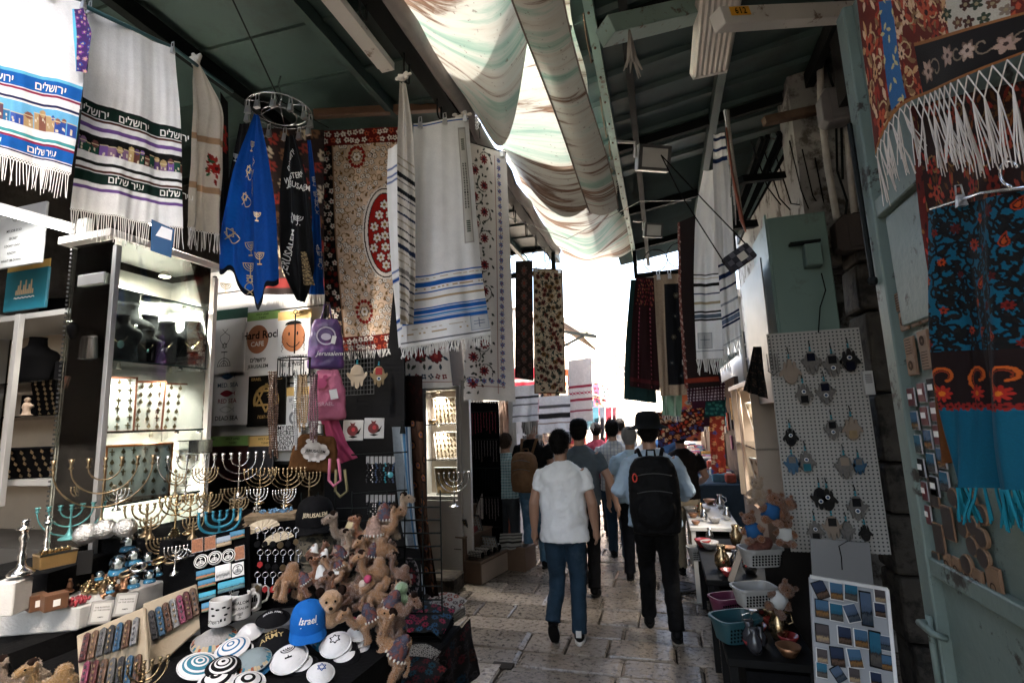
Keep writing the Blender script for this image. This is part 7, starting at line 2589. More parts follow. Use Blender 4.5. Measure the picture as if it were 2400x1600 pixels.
def hamsa(label,p,rot,h,rim,panel,eye=True,cord=True,flip=1,group=None,panel_mat2=None,name="hand_charm"):
 t=thing(name,label,"amulet",p,rot,group)
 fr_=((0,0,0),(1,0,0),(0,0,-1*flip),(0,-1,0))
 b=MB()
 pl=[(x*h,y_*h)for x,y_ in hamsa_shape]
 b.prism(pl,0,.008,fr_)
 b.build("hand",rim,t,bevel=.002)
 b=MB()
 b.box((0,-.0095,h*.22*flip),(h*.34,.004,h*.36))
 b.build("panel",panel,t)
 if eye:
  b=MB()
  b.lathe([(h*.10,0),(h*.10,.012)],16,(0,0,-h*.16*flip),rot=rotm(RAD(90)))
  b.build("eye",white_print,t)
  b=MB()
  b.lathe([(h*.07,0),(h*.07,.014)],12,(0,0,-h*.16*flip),rot=rotm(RAD(90)))
  b.build("pupil",M("eye blue",(.02,.05,.12),.5),t)
 if cord:
  b=MB()
  zt=h*(.5 if flip>0 else.6)
  b.tube([(0,-.004,zt-.004),(.002,-.004,zt+h*.25),(-.002,-.002,zt+h*.52)],.003,5)
  b.ball((0,-.005,zt+.008),.007,7,5,m=1)
  b.ball((0,-.005,zt+.024),.006,7,5,m=1)
  b.build("cord",[black_print,M("teal bead",(.01,.22,.28),.3)],t)
 return t
hamsa("cream openwork hand charm on the grey wire grid",at(837,880,3.42),(0,0,face_rz(at(837,880,3.4))),.15,M("cream resin",(.45,.36,.26),.5),M("cream resin"),False,True)
hamsa("brown hand charm with red tassel beside the wire grid",at(888,880,3.42),(0,0,face_rz(at(888,880,3.4))),.13,antique,M("red enamel"),True,True)
for k,(px,py)in enumerate(((828,1008),(877,1003))):
 p=at(px,py,3.3)
 t=thing("pomegranate_tile","white tile painted with a red pomegranate, %s"%("nearer the bags" if k==0 else "nearer the blue scarf"),"tile",p,(0,RAD(2),face_rz(p)),"pomegranate tiles")
 b=MB()
 b.box((0,0,0),(.125,.012,.13))
 b.build("tile",M("white tile",(.62,.60,.57),.3),t,bevel=.003)
 f_=((0,-.007,0),(1,0,0),(0,0,1),(0,-1,0))
 flat_shapes("pomegranate",M("pomegranate red",(.16,.02,.02),.35),t,f_,[('c',-.005,-.0,.034,.034),('p',[(-.015,.03),(.005,.03),(.012,.05),(-.005,.042),(-.022,.05)])])
 flat_shapes("leaf",M("dark leaf",(.03,.03,.02),.5),t,f_,[('p',[(.01,-.03),(.035,-.02),(.05,.02),(.03,-.005)]),('p',[(-.03,-.04),(0,-.05),(.03,-.04),(0,-.035)])],.002)
 flat_shapes("seeds",M("bright seeds",(.5,.04,.05),.3),t,f_,[('c',.0,.005,.012,.014)],.003)
for r_,(py,n)in enumerate(((1062,7),(1152,7))):
 p0_=at(890,py,3.2)
 b=MB()
 b.tube([(-.17,0,0),(.17,0,0)],.005,6)
 rk=tag(b.build("earring_rail",dark_steel,loc=p0_,rot=(0,0,face_rz(p0_))),"%s dark rail of dangling earrings beside the blue scarf"%("upper","lower")[r_],"rail")
 for k in range(n):
  p=at(862+k*10,py+4,3.19)
  t=thing("earring_card","%s strand of dangling earrings, %s on the %s rail"%(g.choice(("silver","blue","mixed bead")),ORD[k],("upper","lower")[r_]),"earrings",p,(0,0,face_rz(p)),"earrings on the dark rails")
  b=MB()
  b.box((0,0,-.03),(.02,.003,.045))
  b.build("card",M("clear card",(.30,.29,.28),.3),t)
  b=MB()
  for j in range(9):
   b.ball((g.uniform(-.008,.008),-.005,-.05-j*.014),.006,6,4)
  b.build("drop",g.choice([silver,M("teal bead"),M("eye blue"),M("dark bead",(.03,.03,.035),.25)]),t,smooth=True)
p=at(915,1112,3.15)
b=MB()
b.lathe([(.018,0),(.018,.006),(.009,.008)],16,rot=rotm(RAD(90)))
tag(b.build("eye_amulet",M("turquoise glass",(.08,.30,.34),.15,coat=.5),loc=p,rot=(0,0,face_rz(p))),"round turquoise eye amulet hanging among the earrings","amulet")
c=Canvas(.20,1.15,120,hx('8f979c'))
c.rect(.10,0,.14,1.2,hx('3a6a8e'))
c.rect(.15,0,.17,1.2,hx('274a6a'))
c.rect(.175,0,.18,1.2,hx('b5bcc0'))
o,S=cloth("scarf","long pale grey and blue striped scarf clipped beside the earrings","scarf",[(920,1000,3.42),(930,1120,3.40),(945,1240,3.36),(978,1385,3.3)],[(962,1000,3.42),(968,1120,3.38),(978,1240,3.34),(1000,1388,3.28)],c.grain(.05),folds=((1.2,.03,.2,.6),(3,.01,.5)),trans=.2)
clip(o,S(.6,0,.004),1.6,dark_steel)
c=Canvas(.12,1.15,140,hx('3a2416'))
c.scatter(0,0,.12,1.15,.07,lambda x,y,g_:(c.ell(x,y,.03,.035,hx('120a08')),c.ell(x,y,.018,.022,hx('7a4a26')),c.ell(x,y,.008,.01,hx('1a2a4a'))),.25,4)
cloth("scarf","brown and black spotted scarf hanging beside the blue striped one","scarf",[(964,985,3.5),(972,1180,3.46),(1000,1370,3.42)],[(992,988,3.5),(1000,1180,3.46),(1020,1390,3.4)],c.grain(.05),folds=((1.2,.02,.3),),trans=.05)
c=Canvas(.3,1.3,60,hx('1c0805'))
c.scatter(0,0,.3,1.3,.08,lambda x,y,g_:c.leaf(x,y,g_.random()*6,.05,.01,hx('3a120c')),.3,3)
cloth("curtain","dark maroon curtain between the dark recess panel and the lit pendant case","curtain",[(930,880,3.75),(945,1180,3.7),(985,1390,3.6)],[(990,880,3.75),(995,1180,3.7),(1030,1400,3.6)],c,folds=((2,.02,.2),(5,.008,.3)),trans=0)
c=Canvas(.28,.42,180,hx('0c0b0d'))
c.ell(.16,.2,.09,.13,hx('8a8484'))
c.ell(.16,.2,.083,.123,hx('0c0b0d'))
c.flower(.16,.2,.06,9,hx('5a1a20'),hx('8a8484'),None,0,.5)
for a in np.linspace(0,6.28,16):
 c.flower(.16+.075*math.cos(a),.2+.11*math.sin(a),.012,5,hx('6a6468'),hx('3a1a1e'))
cloth("cushion_cover","black cloth with a grey oval embroidery leaning by the scarves","cloth",[(925,1280,2.9),(940,1420,2.9)],[(985,1285,2.95),(990,1425,2.95)],c.grain(.05),folds=((1,.01,.3),),trans=0)
lt=thing("low_table","low dark table heaped with folded embroidered scarves","table",(-1.45,3.05,0))
b=MB()
b.box((-.2,.1,.2),(.36,.9,.38))
b.build("body",M("black drape"),lt,bevel=.02)
g=random.Random(21)
pile=[("folded white scarf with red pomegranates at the far end of the pile",1030,1420,.30,'9a948c',['8a3a20','6a2418','3a2a2a']),("folded black scarf with magenta rosettes on the pile",995,1455,.34,'0a0a0c',['7a1030','8a1a3a','1a4a6a']),("folded grey and black figured cloth edge under the pile",960,1432,.30,'1a1a1c',['6a6a6a','8a8a88','2a4a5a']),("printed black and white table mat low on the pile",975,1545,.22,'8a8680',['1a1a1a','2a2a2a','5a5a5a']),("dark red and blue cloth at the foot of the pile",960,1590,.30,'120a0c',['4a0a12','6a1a1a','0a3a4a'])]
for k,(lb,px,py,sz,bgc,pal)in enumerate(pile):
 p=at(px,py,z=.46 if k<3 else.42)
 c=Canvas(.36,.30,230,hx(bgc))
 c.scatter(0,0,.36,.30,.055 if k!=3 else.02,(lambda x,y,g_:c.flower(x,y,.026,g_.choice((6,8,10)),hx(g_.choice(pal)),hx(bgc),None,g_.random()*3,.5))if k!=3 else(lambda x,y,g_:c.rect(x-.006,y-.006,x+.006,y+.006,hx(g_.choice(pal)))),.25,k+2)
 aq=g.uniform(-.3,.3)
 e1,e2=A(math.cos(aq),math.sin(aq),-.05)*sz/2,A(-math.sin(aq),math.cos(aq),.15)*sz/2
 o,S=cloth("folded_scarf",lb,"scarf",[p-e1+e2,p-e1-e2],[p+e1+e2,p+e1-e2],c.grain(.06),folds=((1.5,.012,.2),(3,.006,.6)),hump=.03,trans=0,world_pts=True,thick=.0,group="folded scarves on the low table")
 b=MB()
 for j in range(4):
  b.box(A(0,0,-.028-j*.018),(sz*.98,sz*.9,.015),rotm(0,0,aq))
 b.build("folded_layers",M("folded layers %d"%k,tuple(hx(bgc)*.8+.01),.9,var=.6),o,loc=tuple(p-S.org),bevel=.006)
c=Canvas(.6,.42,150,hx('0d0809'))
c.scatter(0,0,.6,.42,.075,lambda x,y,g_:(c.flower(x,y,.03,g_.choice((6,8)),hx(g_.choice(['4a0c18','2a2a30','0a2a3a','3a1a10'])),hx('0d0809'),None,g_.random()*3,.5),c.curl(x+.03,y,.025,g_.random()*6,.8,.006,hx('3a3436'))),.3,12)
cloth("embroidered_cloth","dark embroidered cloth draped over the front of the low table","cloth",[A(-1.90,2.68,.43),A(-1.92,2.62,.06)],[A(-1.40,2.68,.43),A(-1.38,2.62,.06)],c.grain(.06),folds=((2.5,.02,.2),(6,.006,.4)),trans=0,world_pts=True)
cloth("embroidered_cloth","dark embroidered cloth draped over the lane side of the low table","cloth",[A(-1.42,2.64,.43),A(-1.36,2.62,.06)],[A(-1.42,3.62,.43),A(-1.38,3.64,.06)],c,folds=((3.5,.02,.5),(7,.006,.1)),trans=0,world_pts=True)
b=MB()
b.ball((0,0,0),(.11,.10,.07),14,10)
tag(b.build("cushion",M("dark cushion",(.03,.02,.02),.9,var=1.0,scale=20,bump=.5),loc=at(1065,1500,z=.12),smooth=True),"small dark round cushion on the paving beside the low table","cushion")
# ================================================================== SECOND SHOP, RIGHT STALLS, FAR LANE
walnut=M("walnut veneer",(.12,.075,.05),.45,var=.4,scale=5,bump=.05)
pale_wood=M("pale wood front",(.34,.27,.21),.45,var=.2,scale=6)
C2=A(-2.60,5.9,0)
t=thing("display_case","tall white lit case of pendant boards beside the wooden steps","display case",C2)
for nm,c_,s_,m_ in(("side_panel",(-.27,0,1.1),(.03,.34,2.2),white_lam),("side_panel",(.25,0,1.1),(.05,.34,2.2),white_lam),("back_panel",(0,.16,1.55),(.5,.02,1.4),M("cream laminate")),("top",(0,0,2.21),(.56,.36,.04),white_lam),("base",(0,0,.45),(.5,.32,.9),white_lam),("shelf",(0,0,1.78),(.5,.3,.012),M("shelf glass")),("shelf",(0,0,1.36),(.5,.3,.012),M("shelf glass")),("shelf",(0,0,.93),(.5,.3,.03),white_lam),("door_stile",(.33,-.1,1.3),(.10,.06,2.0),white_lam)):
 b=MB()
 b.box(c_,s_)
 b.build(nm,m_,t,bevel=.003)
spot("warm lamp inside the tall pendant case",C2+A(-.03,-.08,2.17),22,.03)
spot("lower lamp inside the tall pendant case",C2+A(-.03,-.10,1.74),9,.02)
for k,(z_,lb)in enumerate(((1.79,"upper"),(1.37,"middle"),(.95,"lowest"))):
 charm_board("cream board of pendants on the %s shelf of the tall case"%lb,C2+A(.03,.02,z_),.30,.32,RAD(-4),12,5,6,(1,0),white_card,base=M("cream card",(.5,.42,.3),.6)if k<2 else antique,s=1.3)
b=MB()
b.lathe([(.03,0),(.06,.03),(.065,.05),(.05,.055),(.0,.03)],14)
tag(b.build("bowl",antique,loc=C2+A(-.12,-.08,1.786),smooth=True),"small dark bowl on the upper shelf of the tall case","bowl")
st=thing("stepped_cabinet","wooden display steps with drawers in front of the tall case","cabinet",(-2.09,5.68,0),(0,0,RAD(-12)))
for nm,x0,x1,h_,m_ in(("low_step",-.21,0,.23,walnut),("middle_step",-.43,-.21,.48,walnut),("top_step",-.72,-.43,.75,walnut)):
 b=MB()
 b.box(((x0+x1)/2,.31,h_/2),(x1-x0-.004,.62,h_))
 o=b.build(nm,m_,st,bevel=.004)
 b=MB()
 b.box(((x0+x1)/2,.31,h_+.008),(x1-x0+.01,.64,.016))
 b.build("top_board",M("walnut top",(.20,.14,.10),.35),o)
b=MB()
b.box((.004,.31,.11),(.008,.6,.2))
b.build("pale_front",pale_wood,st)
b=MB()
b.tube([(-.35,-.012,.36),(-.25,-.012,.36)],.005,6)
b.build("drawer_handle",chrome,st)
stm=st.matrix_basis.copy()
def on_steps(x,y_,z_):
 a=RAD(-12)
 return A(-2.09+x*math.cos(a)-y_*math.sin(a),5.68+x*math.sin(a)+y_*math.cos(a),z_)
for k,(x,y_,z_,w_,lb,bs)in enumerate(((-.52,.12,.77,.2,"pale ring tray on the top step",white_card),(-.30,.10,.50,.2,"black ring tray leaning on the middle step",black_velvet),(-.30,.38,.50,.2,"open silver jewellery tray on the middle step",M("grey sheet")),(-.12,.45,.25,.2,"open silver jewellery tray at the far end of the low step",M("grey sheet")))):
 charm_board(lb,on_steps(x,y_,z_),w_,.2,RAD(-12),25,5,5,(1,),M("dark post"),base=bs,s=.9)
g=random.Random(9)
for k in range(4):
 p=on_steps(-.10,.06+.13*k,.28)
 t=thing("bracelet_roll","roll of dark beaded bracelets, %s along the low step"%ORD[k],"bracelets",p,(0,0,RAD(-12)),"bracelet rolls on the low step")
 b=MB()
 b.tube([(-.09,0,.02),(.09,0,.02)],.035,12)
 b.build("roll",black_velvet,t,smooth=True)
 b=MB()
 for j in range(9):
  for a in np.linspace(-.3,3.4,9):
   b.ball((-.08+.02*j,-.039*math.cos(a)*.9,.02+.039*math.sin(a)),.007,5,4)
 o=b.build("bracelets",M("mixed beads"),t)
 o["kind"]="stuff"
menorah("shiny silver menorah on the wooden steps",1030,1100,1108,1186,5.7,silver,.007)
for k in range(2):
 b=MB()
 b.lathe([(.04,0),(.042,.01),(.012,.03),(.012,.08),(.035,.11),(.038,.16),(.033,.16),(.028,.12)],14)
 tag(b.build("goblet",(goldm,silver)[k],loc=on_steps(-.46+.09*k,.3,.77),smooth=True),"%s goblet under the silver menorah"%("gold","silver")[k],"goblet")
b=MB()
b.box((0,0,.03),(.12,.12,.06))
tag(b.build("red_tin",M("red tin",(.25,.03,.03),.35),loc=on_steps(-.28,.25,.5),bevel=.006),"red lidded tin on the middle step","tin")
b=MB()
b.box((0,0,.09),(.34,.34,.18))
tag(b.build("stone_step",M("jamb stone"),loc=at(1042,1385,z=0),bevel=.02),"rough stone doorstep beside the wooden steps","step")
b=MB()
b.box((0,0,.14),(.26,.3,.28))
tag(b.build("wooden_crate",walnut,loc=on_steps(.12,.75,0),rot=(0,0,RAD(-12)),bevel=.006),"wooden crate of folded prints at the far end of the steps","crate")
striped("printed_scarf","black and white printed scarf lying on the wooden crate","scarf",[(1172,1250),(1225,1248),(1222,1285),(1168,1288)],6.2,6.2,(.3,.2),hx('8a8a86'),[(.1,.2,BK),(.3,.36,BK),(.5,.62,BK),(.8,.9,BK)],trans=0)
rk=thing("necklace_rack","tall black rack hung with rows of dark bead necklaces","rack",(-2.33,6.4,0))
b=MB()
b.box((0,.02,1.1),(.54,.03,1.9))
b.build("panel",black_velvet,rk)
b=MB()
b.bar((-.275,0,.1),(-.275,0,2.06),.03)
b.build("post",pale_wood,rk)
for r_ in range(5):
 b=MB()
 b.tube([(-.26,-.02,1.92-r_*.36),(.26,-.02,1.92-r_*.36)],.006,6)
 b.build("rail",dark_steel,rk)
 for k in range(13):
  b=MB()
  L=g.uniform(.2,.31)
  x=-.24+k*.04
  for j in range(int(L/.018)):
   b.ball((x+g.uniform(-.003,.003),-.032,1.90-r_*.36-j*.018),.0085,5,4)
  b.build("necklace",M("bead set %d"%((k*5+r_)%5),((.03,.03,.035),(.06,.05,.05),(.02,.025,.03),(.12,.1,.1),(.02,.02,.02))[(k*5+r_)%5]if r_ else((.10,.01,.02),(.02,.10,.12),(.3,.1,.02),(.35,.34,.32),(.02,.02,.02))[(k*3)%5],.22,var=.5,scale=90),rk)
b=MB()
b.box((0,0,1.1),(.10,.3,2.2))
tag(b.build("shop_pillar",white_lam,loc=(-1.93,6.75,0)),"pale shop-front pillar behind the man with the brown rucksack","pillar")
for k,(px,py,w_,h_)in enumerate(((1310,1000,.34,.22),(1308,1050,.36,.26),(1300,1115,.4,.3))):
 p=at(px,py,8.2)
 t=thing("framed_print","white framed print, %s in the column behind the woman in the cap"%("highest","middle","lowest")[k],"print",p,(0,0,0),"framed prints")
 b=MB()
 b.box((0,0,0),(w_,.03,h_))
 b.build("panel",white_card,t)
 b=MB()
 b.box((0,-.018,0),(w_*.7,.006,h_*.7))
 b.build("picture",M("grey sheet"),t)
gm=M("sage cabinet paint",(.10,.16,.135),.5,var=.15,scale=4,world_co=True,dirt=(.05,.055,.045),dscale=4,dlo=.56,dhi=.72)
t=thing("meter_cabinet","sage green metal meter cabinet above the pegboard","cabinet",(.97,3.75,2.30))
b=MB()
b.box((0,.30,.40),(.36,.60,.82))
b.build("body",gm,t,bevel=.006)
b=MB()
b.box((-.185,.04,.42),(.012,.06,.84))
b.build("flange",gm,t)
b=MB()
b.box((.06,-.04,.50),(.10,.08,.15))
o=b.build("small_box",M("dark sage",(.10,.15,.13),.5),t,bevel=.004)
b=MB()
b.box((.06,-.085,.50),(.085,.006,.13))
b.build("door",gm,o)
b=MB()
b.box((.02,-.05,.59),(.18,.06,.015))
b.build("visor",dark_steel,t)
b=MB()
pw=at(1925,640,y=3.66)
b.tube([pw,at(1935,680,y=3.68),at(1922,720,y=3.68),at(1918,780,y=3.68)],.004,5)
tag(b.build("loose_wire",black_print),"loose black wire trailing from the meter cabinet to the pegboard","wire")
b=MB()
b.box((.0,0,0),(.01,.9,1.0))
tag(b.build("shutter",M("grey shutter",(.12,.13,.125),.5,var=.2),loc=(.735,4.25,2.35)),"grey folded shutter leaf behind the green meter cabinet","shutter")
con=M("pale conduit",(.40,.37,.33),.7,var=.35,scale=14,world_co=True,bump=.4)
for lb,pts,r_ in(("pale bent conduit pipe running down the plaster wall",[(1893,75),(1922,150),(1925,260),(1940,390),(1962,515)],.024),("thin dark conduit beside the pale pipe",[(1930,120),(1952,200),(1972,300),(1975,420)],.009),("narrow grey trunking above the dark junction box",[(1985,285),(1992,400),(2003,505)],.022),("green cable looping behind the conduits",[(1960,300),(1962,400),(1985,470),(1978,540)],.008)):
 b=MB()
 b.tube([at(x,y_,y=4.0)for x,y_ in pts],r_,8)
 tag(b.build("conduit",con if r_>.02 else dark_steel,smooth=True),lb,"conduit")
for lb,px,py,w_,h_,m_ in(("grey hexagonal junction box on the plaster wall",1945,265,.17,.26,M("box grey",(.13,.12,.12),.6)),("black square junction box beside the grey one",1998,245,.18,.2,M("box black",(.02,.02,.02),.6)),("dark brown junction box over the pegboard",2000,555,.28,.26,M("box brown",(.05,.04,.036),.7,world_co=True,bump=.3))):
 t=thing("junction_box",lb,"junction box",at(px,py,y=3.95))
 b=MB()
 b.prism([(-w_/2,-h_*.4),(-w_*.3,-h_/2),(w_/2,-h_/2),(w_/2,h_/2),(-w_*.3,h_/2),(-w_/2,h_*.3)],0,.12,((0,0,0),(1,0,0),(0,0,1),(0,-1,0)))
 b.build("body",m_,t,bevel=.006)
 b=MB()
 b.box((.02,-.124,0),(w_*.6,.008,h_*.8))
 b.build("lid",m_,t)
for lb,a_,b_,w_ in(("rusty perforated angle bracket above the meter cabinet",(1790,285,3.9),(1915,258,3.9),.06),("black steel arm reaching out over the dangling bag",(1735,422,3.7),(1835,412,3.9),.05),("lower black steel arm behind the dangling bag",(1715,530,4.2),(1770,525,4.3),.06)):
 b=MB()
 b.bar(at(*a_),at(*b_),w_,w_)
 tag(b.build("steel_bracket",rusty if w_==.06 and a_[0]>1780 else dark_steel),lb,"bracket")
for k in range(7):
 b=MB()
 b.bar(at(1870-k*14,300+k*4,4.3),at(1760-k*8,500+k*6,5.2),.03,.05)
 tag(b.build("roof_strut",(dark_steel,green_steel,dark_steel)[k%3]),"slanting roof strut against the plaster wall, %s from the conduit"%ORD[k],"strut","slanting roof struts")
for k in range(6):
 b=MB()
 p0_,p1_=at(1760+30*k,330+20*(k%3),3.9),at(1830+22*k,480+12*(k%2),3.9)
 b.tube([p0_,(p0_+p1_)/2+A(0,0,-.12-.03*(k%3)),p1_],.005,5)
 tag(b.build("cable",black_print,smooth=True),"sagging black cable over the meter cabinet, %s in the tangle"%ORD[k],"cable","tangled cables over the meter cabinet")
def peg_mat():
 m=bpy.data.materials.new("perforated hardboard")
 nt,N,L,B=nodes_of(m)
 tc=N.new("ShaderNodeTexCoord")
 vm=N.new("ShaderNodeVectorMath")
 vm.operation='SCALE'
 vm.inputs[3].default_value=1/.0235
 L.new(tc.outputs["Object"],vm.inputs[0])
 fr_=N.new("ShaderNodeVectorMath")
 fr_.operation='FRACTION'
 L.new(vm.outputs[0],fr_.inputs[0])
 sb=N.new("ShaderNodeVectorMath")
 sb.operation='SUBTRACT'
 sb.inputs[1].default_value=(.5,.5,.5)
 L.new(fr_.outputs[0],sb.inputs[0])
 ml=N.new("ShaderNodeVectorMath")
 ml.operation='MULTIPLY'
 ml.inputs[1].default_value=(1,0,1)
 L.new(sb.outputs[0],ml.inputs[0])
 ln=N.new("ShaderNodeVectorMath")
 ln.operation='LENGTH'
 L.new(ml.outputs[0],ln.inputs[0])
 mt=N.new("ShaderNodeMapRange")
 mt.inputs[1].default_value,mt.inputs[2].default_value=.20,.25
 L.new(ln.outputs[1],mt.inputs[0])
 mx=N.new("ShaderNodeMix")
 mx.data_type='RGBA'
 mx.inputs[6].default_value=(.02,.02,.02,1)
 mx.inputs[7].default_value=(.30,.285,.26,1)
 L.new(mt.outputs[0],mx.inputs[0])
 L.new(mx.outputs[2],B.inputs["Base Color"])
 B.inputs["Roughness"].default_value=.6
 return m
b=MB()
b.box((.27,0,.68),(.54,.012,1.38))
tag(b.build("pegboard",peg_mat(),loc=(.70,3.72,.93)),"white perforated pegboard hung with hand-shaped charms","pegboard")
b=MB()
b.box((.25,0,.45),(.5,.02,.9))
tag(b.build("pegboard",M("perforated hardboard")if "perforated hardboard" in MATS else shop_dark,loc=(.55,3.80,.02)),"dark lower board standing under the pegboard","board")
G_="hand charms on the pegboard"
sv,dk,tn2=M("pewter charm",(.12,.11,.10),.6,.0,spec=.15,var=.5,scale=80),M("dark pewter",(.03,.028,.026),.6,.0,spec=.1,var=.5,scale=80),M("tan charm",(.20,.15,.11),.6)
pn,pt,pk_=M("navy panel",(.010,.012,.03),.7),M("teal panel",(.02,.11,.14),.7),M("black enamel")
rows=[("top",[(1852,873,.17,tn2,tn2,0),(1901,848,.155,sv,pn,0),(1951,854,.155,sv,pk_,1),(1991,846,.155,dk,pn,1)]),("second",[(1884,925,.14,sv,pk_,1),(1934,918,.15,sv,pn,1)]),("third",[(1951,1005,.13,sv,pk_,1),(1997,1006,.15,tn2,antique,0)]),("fourth",[(1853,1026,.12,dk,pk_,1)]),("fifth",[(1857,1086,.13,M("blue charm",(.02,.07,.13),.35,.4),sv,0),(1890,1084,.14,sv,pt,1),(1980,1092,.15,sv,tn2,0),(2013,1090,.11,M("blue charm"),sv,0)]),("sixth",[(1922,1166,.14,dk,pk_,1),(1940,1172,.14,dk,dk,1),(2008,1188,.15,sv,pk_,1)]),("lowest",[(1911,1246,.13,sv,dk,1),(1951,1234,.15,tn2,dk,0),(1985,1242,.12,sv,sv,0),(2028,1250,.10,dk,dk,0)])]
for rn,its in rows:
 for k,(px,py,h_,m1,m2,ey)in enumerate(its):
  hamsa("%s hand charm, %s along the %s row of the pegboard"%("pewter" if m1 is sv else "tan" if m1 is tn2 else "dark" if m1 is dk else "blue",ORD[k],rn),at(px,py,y=3.69),(0,0,0),h_*.88,m1,m2,bool(ey),True,1 if(k+len(rn))%3 else-1,G_)
b=MB()
p=at(1811,850,y=3.68)
for k in range(5):
 b.tube([(-.03+.015*k,0,.06),(-.03+.015*k,0,-.05)],.003,5)
b.tube([(-.035,0,-.05),(0,0,-.08),(.035,0,-.05)],.004,5)
b.tube([(0,0,.06),(0,0,.16)],.002,4)
tag(b.build("wire_ornament",sv,loc=p),"openwork wire menorah ornament at the pegboard's outer edge","ornament")
t=thing("intercom","grey intercom panel at the edge of the pegboard","intercom",at(2035,897,y=3.70))
b=MB()
b.box((0,0,0),(.055,.03,.15))
b.build("case",M("intercom grey",(.40,.39,.37),.5),t,bevel=.003)
b=MB()
for k in range(5):
 b.box((0,-.016,.05-k*.012),(.035,.004,.004))
b.build("grille",black_print,t)
b=MB()
pq=[at(1900,1262,3.0),at(2038,1272,3.05),at(2048,1372,2.98),at(1905,1362,2.92)]
vs=np.array(pq)-pq[3]
b.add(np.concatenate([vs,vs+A(0,.015,0)]),[(0,1,2,3),(7,6,5,4),(0,4,5,1),(1,5,6,2),(2,6,7,3),(3,7,4,0)])
t=tag(b.build("blank_panel",M("blank grey panel",(.27,.265,.26),.5,var=.08,scale=5),loc=pq[3]),"blank grey-white panel with a hanging cord under the pegboard","panel")
b=MB()
pc=at(1966,1278,2.95)-pq[3]
b.tube([pc,pc+A(.004,-.005,-.06),pc+A(.0,-.005,-.13)],.003,5)
b.tube([pc+A(0,-.004,0),pc+A(.05,-.006,.03)],.002,5)
b.build("cord",black_print,t)
MQ=[at(1898,1350,2.08),at(2078,1380,2.02),at(2104,1660,1.86),at(1916,1660,1.90)]
ex_=unit(MQ[1]-MQ[0])
n_=unit(np.cross(MQ[1]-MQ[0],MQ[3]-MQ[0]))
n_=n_ if n_@(CAM-MQ[0])>0 else-n_
ey_=unit(np.cross(n_,ex_))
b=MB()
vs=np.array(MQ)-MQ[3]
b.add(np.concatenate([vs,vs-n_*.02]),[(0,1,2,3),(7,6,5,4),(0,4,5,1),(1,5,6,2),(2,6,7,3),(3,7,4,0)])
t=tag(b.build("photo_board",M("pale grey board",(.27,.28,.29),.4,var=.05),loc=MQ[3],bevel=.004),"pale leaning board of photo magnets beside the black doorway","board")
b=MB()
b.bar(MQ[0]-MQ[3]+n_*.006,MQ[1]-MQ[3]+n_*.006,.012,.012)
b.bar(MQ[1]-MQ[3]+n_*.006,MQ[2]-MQ[3]+n_*.006,.012,.012)
b.build("rim",M("white rim"),t)
vw=[scenic("photo dusk",(.02,.03,.06),(.03,.02,.015),(.10,.06,.04)),scenic("photo lake",(.06,.09,.14),(.015,.025,.04),(.05,.06,.07)),scenic("photo dome",(.05,.11,.18),(.08,.05,.03),(.2,.1,.03)),scenic("photo alley",(.06,.05,.05),(.16,.12,.1)),scenic("photo sea",(.02,.10,.16),(.05,.045,.04),(.08,.07,.06))]
vr=frame_rot(ex_,ey_)
def hit(px,py,o_,nn):
 q_=at(px,py,1.0)-CAM
 return CAM+q_*(((o_-CAM)@nn)/(q_@nn))
mags=[(1060,945,0,25),(1165,955,0,0),(1262,960,0,-4),(1365,1070,1,0),(1455,985,2,0),(1455,1080,2,0),(1070,1070,0,0),(1165,1095,0,0),(1268,1100,0,20),(1072,1235,0,0),(1220,1250,0,0),(1330,1270,0,0),(1425,1340,1,-3),(1492,1300,2,0),(1070,1385,2,0),(1172,1390,0,3),(1290,1400,0,8),(1068,1480,2,0),(1178,1505,2,35),(1285,1515,2,0),(1430,1545,2,0),(1500,1430,2,0)]
rown=["upper","second","third","fourth","lowest"]
cnt={}
for k,(cx,cy,kd,ro)in enumerate(mags):
 p=hit(1550+cx/2.852,1050+cy/2.852,MQ[0],n_)+n_*.003
 w_,h_=((.050,.066),(.042,.125),(.040,.052))[kd]
 r_=0 if cy<1000 else 1 if cy<1180 else 2 if cy<1320 else 3 if cy<1450 else 4
 cnt[r_]=cnt.get(r_,-1)+1
 t=magnet("%s photo magnet, %s in the %s row of the leaning board"%(("dusk","lake","dome","alley","sea")[(k*2)%5],ORD[cnt[r_]],rown[r_]),p,(0,0,0),w_,h_,vw[(k*2)%5],M("white rim")if k%3 else black_print,"photo magnets on the leaning board")
 e2=Matrix.Rotation(RAD(ro),3,Vector(n_))
 t.rotation_euler=frame_rot(np.array(e2@Vector(ex_)),np.array(e2@Vector(ey_)))
XD=.72
door=thing("metal_door","pale green metal door covered with plaques and magnets","door",(XD,1.86,0))
dp=M("pale green door paint",(.125,.165,.148),.5,var=.3,scale=3,world_co=True,dirt=(.035,.032,.026),dscale=9,dlo=.57,dhi=.62,spec=.25,bump=.3,bscale=25)
for nm,c_,s_ in(("leaf",(.02,-.55,1.6),(.03,1.16,3.1)),("stile",(.0,.0,1.6),(.05,.07,3.1)),("rail",(-.005,-.5,2.42),(.03,1.0,.06)),("rail",(-.005,-.5,1.34),(.03,1.0,.05)),("rail",(-.005,-.5,.70),(.03,1.0,.06))):
 b=MB()
 b.box(c_,s_)
 b.build(nm,dp,door,bevel=.004)
b=MB()
b.box((-.012,-.3,2.2),(.012,.42,.34))
b.build("window_panel",dp,door,bevel=.004)
b=MB()
b.tube([(-.03,-.02,1.18),(-.06,-.02,1.18),(-.06,-.10,1.18),(-.03,-.10,1.17)],.010,8)
b.tube([(-.035,-.02,1.20),(-.035,-.02,.98)],.009,8)
b.build("latch",dp,door,smooth=True)
b=MB()
